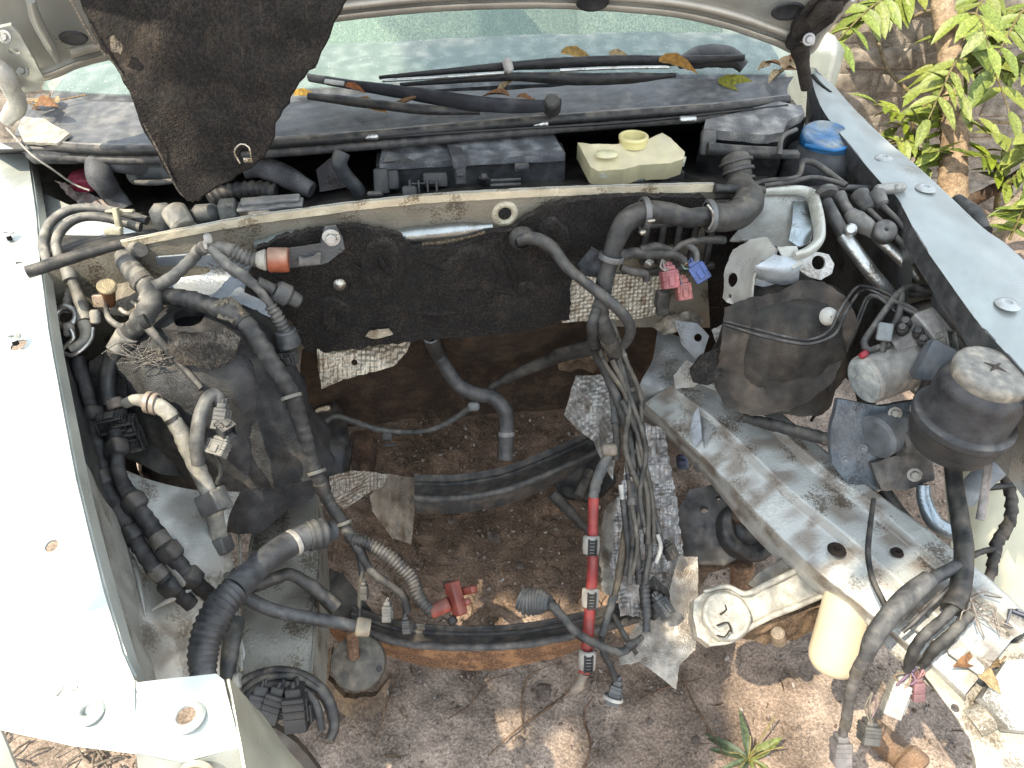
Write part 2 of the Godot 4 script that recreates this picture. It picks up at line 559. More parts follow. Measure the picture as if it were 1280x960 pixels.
func bolt(parent: Node, at: Vector3, n: Vector3, r: float, color := Color(0.5, 0.48, 0.44), called := "bolt") -> MeshInstance3D:
	var m := MB.new()
	var xf := Transform3D(up_to(n), at)
	lathe(m, xf, [Vector2(r * 1.7, -0.001), Vector2(r * 1.7, r * 0.2), Vector2(r * 1.6, r * 0.3), Vector2(r, r * 0.3)], 18)
	lathe(m, xf, [Vector2(r, r * 0.3), Vector2(r, r * 0.9), Vector2(r, r * 0.9), Vector2(r * 0.85, r * 1.05), Vector2(r * 0.85, r * 1.05), Vector2(0, r * 1.05)], 6)
	return put(m, called, color, "worn", parent, {"dust": 0.3})
func band(parent: Node, p: Vector3, dir: Vector3, r: float, wide: float, color: Color, called := "clip", lookn := "plastic") -> MeshInstance3D:
	var m := MB.new()
	var d := dir.normalized()
	lathe(m, Transform3D(up_to(d), p - d * wide * 0.5), [Vector2(r * 0.9, 0), Vector2(r * 1.08, 0), Vector2(r * 1.08, 0), Vector2(r * 1.12, wide * 0.15), Vector2(r * 1.12, wide * 0.85), Vector2(r * 1.08, wide), Vector2(r * 1.08, wide), Vector2(r * 0.9, wide)], 16)
	return put(m, called, color, lookn, parent, {"dust": 0.3})
func plug(parent: Node, p: Vector3, dir: Vector3, size: Vector3, color: Color, called := "connector", up := Vector3.UP) -> MeshInstance3D:
	# a moulded plug: a shroud with an open mouth, ribs, a latch and a collar for the wires; dir is the way the mouth points
	var m := MB.new()
	var bs := facing(dir, up if absf(dir.normalized().dot(up)) < 0.95 else Vector3(1, 0, 0))
	var xf := Transform3D(bs, p)
	size *= 0.85
	var w := size.x; var h := size.y; var l := size.z
	var t := minf(w, h) * 0.13
	box(m, xf * Transform3D(Basis(), Vector3(0, 0, -l * 0.2)), Vector3(w, h, l * 0.6), 0.0015)
	for s in [-1, 1]:
		box(m, xf * Transform3D(Basis(), Vector3(s * (w - t) * 0.5, 0, l * 0.3)), Vector3(t, h * 0.98, l * 0.42), 0.001)
		box(m, xf * Transform3D(Basis(), Vector3(0, s * (h - t) * 0.5, l * 0.3)), Vector3(w - 2 * t, t, l * 0.42), 0.001)
		box(m, xf * Transform3D(Basis(), Vector3(s * w * 0.28, h * 0.53, -l * 0.1)), Vector3(t, h * 0.1, l * 0.7), 0.001)
	box(m, xf * Transform3D(Basis(), Vector3(0, h * 0.6, l * 0.1)), Vector3(w * 0.34, h * 0.16, l * 0.55), 0.001)
	box(m, xf * Transform3D(Basis(), Vector3(0, 0, -l * 0.62)), Vector3(w * 0.75, h * 0.72, l * 0.3), 0.002)
	for s in [-1, 1]:
		for k in 2:
			box(m, xf * Transform3D(Basis(), Vector3(0, s * h * 0.51, -l * (0.12 + 0.22 * k))), Vector3(w * 1.04, h * 0.07, l * 0.05), 0.0006)
			box(m, xf * Transform3D(Basis(), Vector3(s * w * 0.51, 0, -l * (0.12 + 0.22 * k))), Vector3(w * 0.07, h * 0.96, l * 0.05), 0.0006)
		rod(m, xf * Vector3(s * w * 0.2, 0, -l * 0.7), xf * Vector3(s * w * 0.2, 0, -l * 0.95), w * 0.12, w * 0.09, 0.0008, 8)
	rod(m, xf * Vector3(0, h * 0.1, -l * 0.7), xf * Vector3(0, h * 0.1, -l * 1.0), w * 0.12, w * 0.09, 0.0008, 8)
	for k in 3: box(m, xf * Transform3D(Basis(), Vector3((k - 1) * w * 0.22, 0, l * 0.14)), Vector3(w * 0.07, h * 0.5, l * 0.12), 0.0005)
	return put(m, called, color, "plastic", parent, {"dust": 0.3})
func wires(parent: Node, a: Vector3, b: Vector3, n: int, color: Color, loose := 0.012, called := "wire"):
	for k in n:
		var m := MB.new()
		var mid := (a + b) * 0.5 + Vector3(rng.randf_range(-1, 1), rng.randf_range(-1, 1), rng.randf_range(-1, 1)) * loose
		var e := Vector3(rng.randf_range(-1, 1), rng.randf_range(-1, 1), rng.randf_range(-1, 1)) * loose * 0.3
		tube(m, [a + e, mid, b - e], 0.0016, "plain", 6)
		put(m, called, color if k % 2 == 0 else Color(color.g, color.b * 0.9, color.r * 0.8), "rubber", parent, {"dust": 0.2})

# ---------------------------------------------------------------- the scene
const SUN := Vector3(-0.42, 0.86, 0.32)                      # towards the sun
func _ready():
	rng.seed = 11
	nz.seed = 5; nz.frequency = 1.0; nz.noise_type = FastNoiseLite.TYPE_SIMPLEX_SMOOTH; nz.fractal_octaves = 2
	var cam := Camera3D.new()
	cam.name = "camera"; cam.position = EYE; cam.rotation_degrees = Vector3(-PITCH, 0, 0)
	cam.fov = rad_to_deg(2 * atan(480.0 / FOCAL)); cam.near = 0.05; cam.far = 200
	add_child(cam)
	var we := WorldEnvironment.new(); we.name = "world"
	var env := Environment.new()
	var sky := Sky.new(); var sm := ProceduralSkyMaterial.new()
	sm.sky_top_color = Color(0.76, 0.81, 0.87); sm.sky_horizon_color = Color(0.95, 0.94, 0.92); sm.sky_curve = 0.14
	sm.ground_bottom_color = Color(0.42, 0.37, 0.31); sm.ground_horizon_color = Color(0.70, 0.66, 0.60)
	sm.sun_angle_max = 1.0
	sky.sky_material = sm
	env.background_mode = Environment.BG_SKY; env.sky = sky; env.background_energy_multiplier = 1.7
	env.tonemap_mode = Environment.TONE_MAPPER_LINEAR; env.tonemap_exposure = 2.4
	env.sdfgi_enabled = true; env.ssao_enabled = true; env.ssil_enabled = true
	we.environment = env; add_child(we)
	var sun := DirectionalLight3D.new(); sun.name = "sun"
	sun.light_energy = 1.15; sun.light_color = Color(1.0, 0.955, 0.87); sun.light_angular_distance = 0.5; sun.shadow_enabled = true
	sun.look_at_from_position(SUN * 5, Vector3.ZERO, Vector3.UP)
	add_child(sun)
	make_materials()
	build_ground()
	build_wall()
	car = thing("stripped_car", "silver car stripped of its engine, bonnet up, front open to the ground", "car")
	build_left_body()
	build_bulkhead()
	build_cowl()
	build_hood()
	build_right_body()
	build_subframe()
	settle(car)
	build_plenum()
	build_heat_shields()
	build_left_hoses()
	build_middle()
	build_right_units()
	build_front_right()
	build_greenery()
	build_litter()
	build_added_shade_tree()

func fender_at(px: float, py: float) -> Vector3:            # on the left wing's top, by its height along the edge
	return H(px, py, lerpf(.93, .815, smoothstep(200, 900, py)) + .004)
func build_left_body():
	# the wing's flat top edge, far brighter than the rest because it lies in the sun
	var m := MB.new()
	sheet(m, hh([[-160, 160, .94], [0, 178, .94], [35, 195, .93], [44, 260, .93], [50, 330, .925], [60, 410, .915], [78, 510, .90], [95, 600, .89], [112, 670, .875], [130, 740, .86], [152, 815, .83], [168, 850, .82], [170, 942, .80], [90, 932, .80], [0, 912, .81], [-160, 880, .83]]), .003, .02, .0015, 7.0,
		[[H(16, 422, .92), .012], [H(58, 676, .878), .008]], 0, Vector3.UP)
	var wing := put(m, "fender", SILVER, "paint", car, {"dust": .12})
	m = MB.new()
	var o0 := hh([[-160, 160, .94], [-165, 520, .905], [-160, 880, .83], [-120, 888, .825], [0, 912, .81]]); var o1 := []; var o2 := []
	for p in o0:
		o1.append(p + Vector3(-.05, -.10, .0)); o2.append(p + Vector3(-.06, -.48, .0))
	o1[3] += Vector3(.03, 0, .03); o1[4] += Vector3(.05, 0, .02); o2[3] += Vector3(.03, 0, .03); o2[4] += Vector3(.05, .2, .0); o2[3] += Vector3(0, .1, 0)
	shell(m, smooth_rows([o0, o1, o2], 40, 14), .003, .002, 5.0, Vector3(-1, .3, .2))
	put(m, "fender_side", SILVER, "paint", wing, {"dust": .2})
	for q in [[9, 292, .932], [16, 422, .92], [110, 889, .81]]:
		var c := H(q[0], q[1], q[2] + .003)
		m = MB.new()
		var r: float = .009 if q[1] < 800 else .013
		lathe(m, Transform3D(Basis(), c), [Vector2(r * .45, -.004), Vector2(r * .45, .003), Vector2(r * .75, .004), Vector2(r * .85, .001), Vector2(r * 1.15, .004), Vector2(r * 1.3, .0)], 24)
		put(m, "screw_seat", SILVER, "paint", wing, {"dust": .15})
		m = MB.new(); lathe(m, Transform3D(Basis(), c), [Vector2(0, -.012), Vector2(r * .5, -.012), Vector2(r * .46, .0005)], 16)
		put(m, "hole", Color(.03, .028, .025), "rust", wing, {"dust": 0.0})
	for q in [[51, 735, 60, 800, .005], [14, 700, 66, 694, .004], [68, 868, 78, 858, .0025], [88, 862, 96, 858, .002]]:
		m = MB.new()
		var a := fender_at(q[0], q[1]) - Vector3(0, q[4] * .72, 0); var b := fender_at(q[2], q[3]) - Vector3(0, q[4] * .72, 0)
		tube(m, [a, (a + b) * .5, b], q[4], "plain", 10)
		put(m, "stamped_groove" if q[4] > .003 else "scratch", Color(.42, .41, .36), "paint", wing, {"dust": 0.0})
	# the lip that turns down along the inner edge, and the wall of the bay under it
	var edge := hh([[36, 196, .925], [45, 260, .925], [51, 330, .92], [61, 410, .91], [79, 510, .895], [96, 600, .885], [113, 670, .87], [131, 740, .855], [153, 815, .826], [168, 848, .815]])
	var r0 := []; var r1 := []
	for p in edge:
		r0.append(p); r1.append(p + Vector3(.006, -.03, 0))
	m = MB.new(); shell(m, smooth_rows([r0, r1], 60, 3), .003)
	put(m, "fender_lip", SILVER, "paint", wing, {"dust": 0.0})
	var rows := [[], [], [], []]
	for i in edge.size():
		var p: Vector3 = edge[i]
		rows[0].append(p + Vector3(-.015, -.028, .0)); rows[1].append(p + Vector3(-.01, -.13, 0)); rows[2].append(p + Vector3(.01, -.26, 0)); rows[3].append(p + Vector3(.03, -.36, 0))
	for part in 2:
		var rr := []
		for r in rows: rr.append(r.slice(0, 5) if part == 0 else r.slice(4, 10))
		if part == 1:
			for i in rr[3].size():
				rr[2][i] += Vector3(-.012, .07 * smoothstep(0.0, 2.0, i), 0); rr[3][i] += Vector3(-.05, .19 * smoothstep(0.0, 2.0, i), 0)
		m = MB.new(); shell(m, smooth_rows(rr, 40, 24), .002, .006, 9.0)
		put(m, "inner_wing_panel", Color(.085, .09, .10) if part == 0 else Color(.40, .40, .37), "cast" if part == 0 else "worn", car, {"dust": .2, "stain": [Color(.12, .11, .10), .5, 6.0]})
	# pressed wheel arch below it: broad folds in bare silver paint
	m = MB.new()
	var arch := smooth_rows([hh([[95, 585, .70], [150, 585, .66], [215, 610, .62], [300, 615, .60]]), hh([[100, 640, .66], [170, 650, .62], [235, 660, .60], [285, 650, .57]]), hh([[115, 700, .63], [180, 700, .57], [235, 712, .585], [285, 700, .53]]), hh([[140, 740, .60], [190, 765, .55], [250, 750, .56], [300, 752, .48]]), hh([[160, 790, .57], [215, 800, .50], [265, 800, .50], [305, 800, .44]]), hh([[165, 850, .52], [220, 850, .44], [270, 850, .44], [310, 850, .40]])], 48, 56)
	shell(m, arch, .003, .012, 7.0)
	var aw := put(m, "wheel_arch", Color(.54, .54, .51), "worn", car, {"dust": .35, "stain": [Color(.14, .125, .105), .55, 7.0]})
	for q in [[[130, 668, .66], [165, 700, .615], [182, 770, .58]], [[190, 762, .575], [220, 745, .585], [252, 730, .585]], [[150, 690, .645], [158, 720, .62], [170, 764, .60]]]:
		m = MB.new(); tube(m, hh(q), [.002, .006, .002], "plain", 10)
		put(m, "pressed_rib", Color(.44, .44, .41), "worn", aw, {"dust": .35})
	# suspension tower, a dome in black sealer
	var c := H(240, 398, .845)
	m = MB.new()
	lathe(m, Transform3D(Basis(), c), [Vector2(.027, -.02), Vector2(.028, .004), Vector2(.034, .010), Vector2(.05, .006), Vector2(.075, -.006), Vector2(.10, -.018), Vector2(.125, -.04), Vector2(.138, -.08), Vector2(.146, -.14), Vector2(.15, -.2), Vector2(.156, -.26), Vector2(.168, -.31), Vector2(.185, -.35)], 72, 1.0, .02)
	var tw := put(m, "strut_tower", Color(.09, .093, .10), "cast", car, {"dust": .75, "dustcol": Color(.27, .26, .24), "stain": [Color(.13, .12, .108), .6, 9.0]})
	m = MB.new(); lathe(m, Transform3D(Basis(), c + Vector3(0, -.012, 0)), [Vector2(0, 0), Vector2(.034, 0)], 24)
	put(m, "strut_hole", Color(.008, .008, .008), "felt", tw, {"dust": 0.0})
	m = MB.new()
	sheet(m, hh([[140, 432, .81], [188, 408, .85], [222, 414, .862], [262, 416, .862], [300, 412, .855], [335, 432, .83], [366, 480, .76], [385, 560, .66], [390, 600, .60], [330, 612, .57], [270, 606, .59], [200, 592, .63], [140, 562, .67], [108, 500, .73], [112, 452, .78]]), .006, .009, .0055, 10.0, [], .002, Vector3(0, .7, .7))
	put(m, "sealed_skirt", Color(.062, .065, .070), "cast", tw, {"dust": .65, "dustcol": Color(.25, .24, .225), "stain": [Color(.13, .12, .11), .6, 11.0]})
	m = MB.new(); sheet(m, hh([[208, 414, .878], [240, 418, .874], [282, 410, .878], [300, 424, .868], [292, 448, .845], [262, 462, .83], [228, 456, .835], [210, 440, .852]]), .006, .006, .009, 34.0, [], .004, Vector3(0, .8, .6))
	put(m, "torn_sealer", Color(.15, .135, .115), "felt", tw, {"dust": .9, "dustcol": Color(.46, .42, .36)})
	# painted sheet between tower and bulkhead, and the lit floor of the corner behind it
	m = MB.new()
	shell(m, smooth_rows([bb([[195, 322, .01], [250, 318, .01], [300, 325, .01], [370, 345, .01]]), hh([[200, 345, .88], [255, 342, .88], [305, 348, .87], [362, 372, .82]]), hh([[205, 372, .86], [255, 372, .86], [300, 380, .845], [345, 400, .80]])], 30, 20), .003, .003, 9.0)
	put(m, "tower_brace_panel", Color(.30, .33, .37), "worn", car, {"dust": .25})
	m = MB.new()
	sheet(m, hh([[42, 236, .86], [100, 262, .89], [150, 282, .90], [196, 300, .90], [196, 318, .90], [130, 332, .89], [60, 345, .87], [48, 300, .86]]), .004, .02, .003, 8.0, [], 0, Vector3.UP)
	put(m, "corner_panel", Color(.62, .63, .60), "paint", car, {"dust": .1})
	# long member at the bottom of the left side
	m = MB.new()
	var p0 := H(350, 600, .45); var p1 := H(345, 850, .42)
	sheet(m, hh([[325, 610, .45], [392, 600, .45], [397, 700, .44], [388, 840, .42], [300, 850, .42], [303, 740, .44], [312, 680, .44]]), .004, .02, .003, 9.0, [], 0, Vector3.UP)
	var fr := put(m, "frame_rail", Color(.34, .33, .29), "worn", car, {"dust": .4, "stain": [Color(.10, .09, .075), .7, 7.0]})
	for q in [[[325, 610], [312, 680], [303, 740], [300, 850]], [[392, 600], [397, 700], [388, 840]]]:
		var a := []; var b := []
		for k in q:
			var w := H(k[0], k[1], .448 if k[1] < 700 else .43); a.append(w + Vector3(0, -.002, 0)); b.append(w + Vector3(0, -.13, 0))
		m = MB.new(); shell(m, smooth_rows([a, b], 20, 4), .003)
		put(m, "side", Color(.27, .265, .235), "worn", fr, {"dust": .1})
	m = MB.new(); tube(m, hh([[362, 690, .458], [361, 760, .452], [363, 842, .44]]), .0022, "plain", 8)
	m = MB.new(); tube(m, hh([[297, 640, .47], [300, 700, .465], [298, 760, .46], [302, 838, .44]]), .003, "plain", 8)
	put(m, "seam", Color(.5, .49, .44), "worn", fr, {"dust": .2})
	# bracket at the front corner: folded, its top white in the sun, its side in shade
	var top := hh([[168, 848, .818], [172, 853, .822], [270, 842, .80], [280, 850, .80], [284, 868, .80], [292, 900, .79], [300, 934, .775], [262, 944, .775], [230, 953, .775], [170, 941, .80]])
	m = MB.new(); sheet(m, top, .003, .012, .002, 14.0, [[H(233, 895, .795), .010]], 0, Vector3.UP)
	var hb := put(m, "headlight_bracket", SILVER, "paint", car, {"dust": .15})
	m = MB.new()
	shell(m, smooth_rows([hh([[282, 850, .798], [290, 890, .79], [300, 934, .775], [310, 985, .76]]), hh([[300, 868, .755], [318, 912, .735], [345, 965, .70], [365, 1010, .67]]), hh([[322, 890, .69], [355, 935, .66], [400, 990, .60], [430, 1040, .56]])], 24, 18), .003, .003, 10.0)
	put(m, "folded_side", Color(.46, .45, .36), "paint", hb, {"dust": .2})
	m = MB.new()
	shell(m, smooth_rows([hh([[170, 941, .80], [230, 953, .775], [300, 934, .775]]), hh([[175, 985, .74], [235, 1000, .72], [318, 990, .71]])], 20, 8), .003)
	put(m, "front_flange", SILVER, "paint", hb, {"dust": .15})
	m = MB.new(); lathe(m, Transform3D(Basis(), H(233, 895, .797)), [Vector2(.010, .0), Vector2(.011, .003), Vector2(.017, .003), Vector2(.02, .0)], 20)
	put(m, "screw_seat", SILVER, "paint", hb, {"dust": .2})
	m = MB.new(); lathe(m, Transform3D(up_to(Vector3(.1, .3, .9)), H(246, 966, .765)), [Vector2(0, -.01), Vector2(.009, -.01), Vector2(.009, .003), Vector2(.014, .004), Vector2(.018, .0)], 20)
	put(m, "screw_seat", Color(.4, .36, .28), "paint", hb, {"dust": .2})
	# black rail behind the left wing: bracket holding the pipes
	m = MB.new()
	box(m, Transform3D(facing(Vector3(.3, .2, .9)), H(85, 330, .90)), Vector3(.14, .014, .018), .003)
	box(m, Transform3D(facing(Vector3(.3, .2, .9)), H(120, 322, .91)), Vector3(.05, .02, .012), .003)
	put(m, "pipe_clamp_rail", GREY, "plastic", car, {"dust": .9, "dustcol": Color(.6, .58, .54)})

func build_bulkhead():
	var topline := [[34, 340], [90, 322], [150, 306], [240, 288], [320, 274], [400, 263], [500, 251], [600, 244], [700, 239], [800, 236], [893, 234]]
	var line := bb(topline)
	line.append_array(bb([[893, 262], [880, 275], [888, 410], [760, 408], [720, 400], [590, 414], [460, 424], [380, 436], [330, 470], [60, 500]]))
	var m := MB.new()
	sheet(m, line, .004, .02, .003, 9.0, [[B(631, 267), .014]], 0, Vector3(.17, 0, 1))
	var bk := put(m, "bulkhead", Color(.25, .225, .18), "worn", car, {"dust": .15, "stain": [Color(.12, .10, .08), .35, 8.0]})
	for k in 2:                                              # two sheets welded together along the top
		var a := []; var b := []
		for q in topline:
			if q[0] < 150: continue
			a.append(B(q[0], q[1] - 3 - k * 2, .004 - k * .009)); b.append(B(q[0], q[1] + 6, .004 - k * .009))
		m = MB.new(); shell(m, smooth_rows([b, a], 90, 3), .004, .0025, 30.0)
		put(m, "weld_flange", Color(.62, .54, .40) if k == 0 else Color(.55, .52, .46), "worn", bk, {"dust": .5, "dustcol": Color(.62, .58, .5)})
	m = MB.new(); tube(m, bb([[152, 305, .03], [118, 314, .045], [80, 325, .06], [44, 337, .075], [34, 340, .078]]), [.008, .009, .010, .010], "lump", 10)
	put(m, "rubber_seal", RUBBER, "rubber", bk, {"dust": .5})
	m = MB.new(); tube(m, bb([[893, 236, .01], [925, 237, .012], [955, 238, .012]]), .009, "plain", 8)
	put(m, "rubber_seal", RUBBER, "rubber", bk, {"dust": .5})
	m = MB.new()
	tube(m, bb([[1012, 238, .012], [1060, 236, .012], [1110, 238, .012], [1121, 240, .01]]), .008, "plain", 8)
	put(m, "rubber_seal", RUBBER, "rubber", bk, {"dust": .5})
	m = MB.new(); tube(m, bb([[468, 297, .004], [520, 293, .010], [570, 288, .010], [615, 283, .004]]), [.006, .013, .013, .006], "plain", 12)
	put(m, "pressed_rib", Color(.40, .42, .42), "metal", bk, {"dust": .1})
	m = MB.new(); tube(m, bb([[320, 306, .0], [360, 300, .010], [430, 297, .008], [470, 300, .002]]), [.008, .016, .016, .006], "plain", 12)
	put(m, "pressed_rib", Color(.17, .19, .18), "worn", bk, {"dust": .1})
	m = MB.new(); lathe(m, Transform3D(up_to(BN), B(631, 267, -.002)), [Vector2(.012, .0), Vector2(.015, .006), Vector2(.022, .006), Vector2(.026, .0)], 20)
	put(m, "stud_hole_rim", Color(.5, .45, .34), "worn", bk, {"dust": .2})
	# stamped number along the flange, too worn to read
	for k in 11:
		m = MB.new(); var c := B(512 + k * 7.5 + rng.randf_range(-1, 1), 264 - k * .5, .003)
		box(m, Transform3D(facing(BN), c), Vector3(rng.randf_range(.002, .006), rng.randf_range(.003, .007), .002), .0004)
		put(m, "stamped_mark", Color(.25, .22, .17), "worn", bk, {"dust": 0.0})
	# felt pad over its front, sagging and torn along the top
	m = MB.new()
	var pad := bb([[296, 392, .03], [310, 350, .03], [322, 312, .03], [350, 298, .028], [384, 290, .027], [441, 283, .026], [472, 288, .028], [497, 294, .03], [516, 308, .03], [560, 312, .03], [592, 303, .03], [607, 292, .03], [641, 288, .03], [656, 272, .028], [690, 258, .027], [752, 247, .025], [800, 245, .02], [882, 247, .02], [884, 272, .02], [868, 300, .02], [800, 314, .02], [742, 324, .025], [714, 346, .03], [712, 398, .035], [660, 414, .04], [590, 422, .04], [520, 427, .04], [462, 433, .04], [400, 442, .035], [383, 440, .03], [366, 402, .03]])
	sheet(m, pad, .016, .008, .007, 9.0, [], .004, Vector3(.17, 0, 1))
	var pd := put(m, "insulation_pad", Color(.046, .042, .038), "felt", car, {"dust": .5, "stain": [Color(.075, .066, .058), .6, 10.0], "dustcol": Color(.24, .215, .19)})
	m = MB.new(); tube(m, bb([[528, 305, .05], [560, 302, .055], [590, 295, .055], [606, 290, .05]]), .0025, "lump", 8)
	put(m, "torn_edge", Color(.30, .25, .17), "felt", pd)
	for q in [[425, 356], [414, 297], [812, 330]]:           # push nuts through the pad
		m = MB.new(); lathe(m, Transform3D(up_to(BN), B(q[0], q[1], .046)), [Vector2(0, .006), Vector2(.004, .006), Vector2(.005, .003), Vector2(.010, .002), Vector2(.011, -.002)], 14, 1.0, .002)
		put(m, "push_nut", Color(.62, .60, .55), "metal", pd, {"dust": .1})
	m = MB.new(); sheet(m, bb([[456, 421, .05], [462, 413, .05], [486, 411, .05], [492, 418, .052], [470, 424, .055]]), .002, .006, .003, 40.0, [], .002, Vector3(.17, 0, 1))
	put(m, "torn_foil", Color(.5, .44, .34), "foil_plain", pd)
	for q in [[478, 335, .060, .009], [585, 352, .075, .010], [690, 300, .045, .008], [420, 395, .045, .008], [660, 372, .04, .007]]:
		m = MB.new(); lathe(m, Transform3D(up_to(BN), B(q[0], q[1], .029)), [Vector2(q[2], -.002), Vector2(q[2] * .93, q[3] * .6), Vector2(q[2] * .8, q[3]), Vector2(q[2] * .5, q[3] * .8), Vector2(q[2] * .3, q[3] * .3), Vector2(0, q[3] * .2)], 36, .7, .010)
		put(m, "moulded_boss", Color(.048, .043, .039), "felt", pd, {"dust": .5, "stain": [Color(.085, .075, .065), .6, 12.0], "dustcol": Color(.24, .215, .19)})
	# folds and raised seams in the pad
	for q in [[[470, 300], [478, 330], [500, 350], [506, 372]], [[520, 322], [560, 335], [600, 330]], [[440, 330], [470, 352], [478, 390]], [[620, 305], [640, 340], [650, 380]], [[545, 365], [600, 360], [655, 372]], [[480, 385], [540, 392], [600, 388]]]:
		m = MB.new()
		var pts := []
		for k in q: pts.append(B(k[0], k[1], .033))
		tube(m, pts, [.002, .006, .002], "lump", 10, false, .01, .3)
		put(m, "fold", Color(.04, .036, .032), "felt", pd, {"dust": .5, "dustcol": Color(.16, .14, .12)})
	# ribbed vent panel behind the big rubber pipe
	m = MB.new()
	for k in 5: box(m, Transform3D(facing(BN), B(806 + k * 20, 306, .03)), Vector3(.012, .085, .012), .003)
	box(m, Transform3D(facing(BN), B(846, 278, .028)), Vector3(.15, .012, .014), .003)
	box(m, Transform3D(facing(BN), B(846, 336, .028)), Vector3(.15, .012, .014), .003)
	put(m, "vent_grille", Color(.075, .075, .078), "plastic", bk, {"dust": .5})
	m = MB.new()
	sheet(m, bb([[868, 262, -.01], [905, 262, -.01], [960, 262, -.01], [1010, 268, -.02], [1010, 420, -.03], [940, 470, -.05], [870, 440, -.04], [864, 330, -.01]]), .006, .015, .008, 9.0, [], .002, Vector3(.17, 0, 1))
	put(m, "dark_side_panel", Color(.05, .045, .04), "felt", bk, {"dust": .4, "stain": [Color(.13, .085, .05), .6, 9.0]})
	# bulkhead below the pad: the dark lower lip of the cabin front
	m = MB.new()
	shell(m, smooth_rows([bb([[380, 420, -.02], [560, 405, -.02], [720, 390, -.02], [900, 385, -.02]]), bb([[375, 470, -.12], [560, 455, -.14], [740, 450, -.14], [900, 440, -.1]]), hh([[375, 540, .30], [560, 520, .30], [740, 510, .30], [900, 500, .32]])], 40, 20), .003, .01, 6.0)
	put(m, "floor_lip", Color(.10, .08, .065), "rust", car, {"dust": .4, "dustcol": Color(.2, .16, .12)})

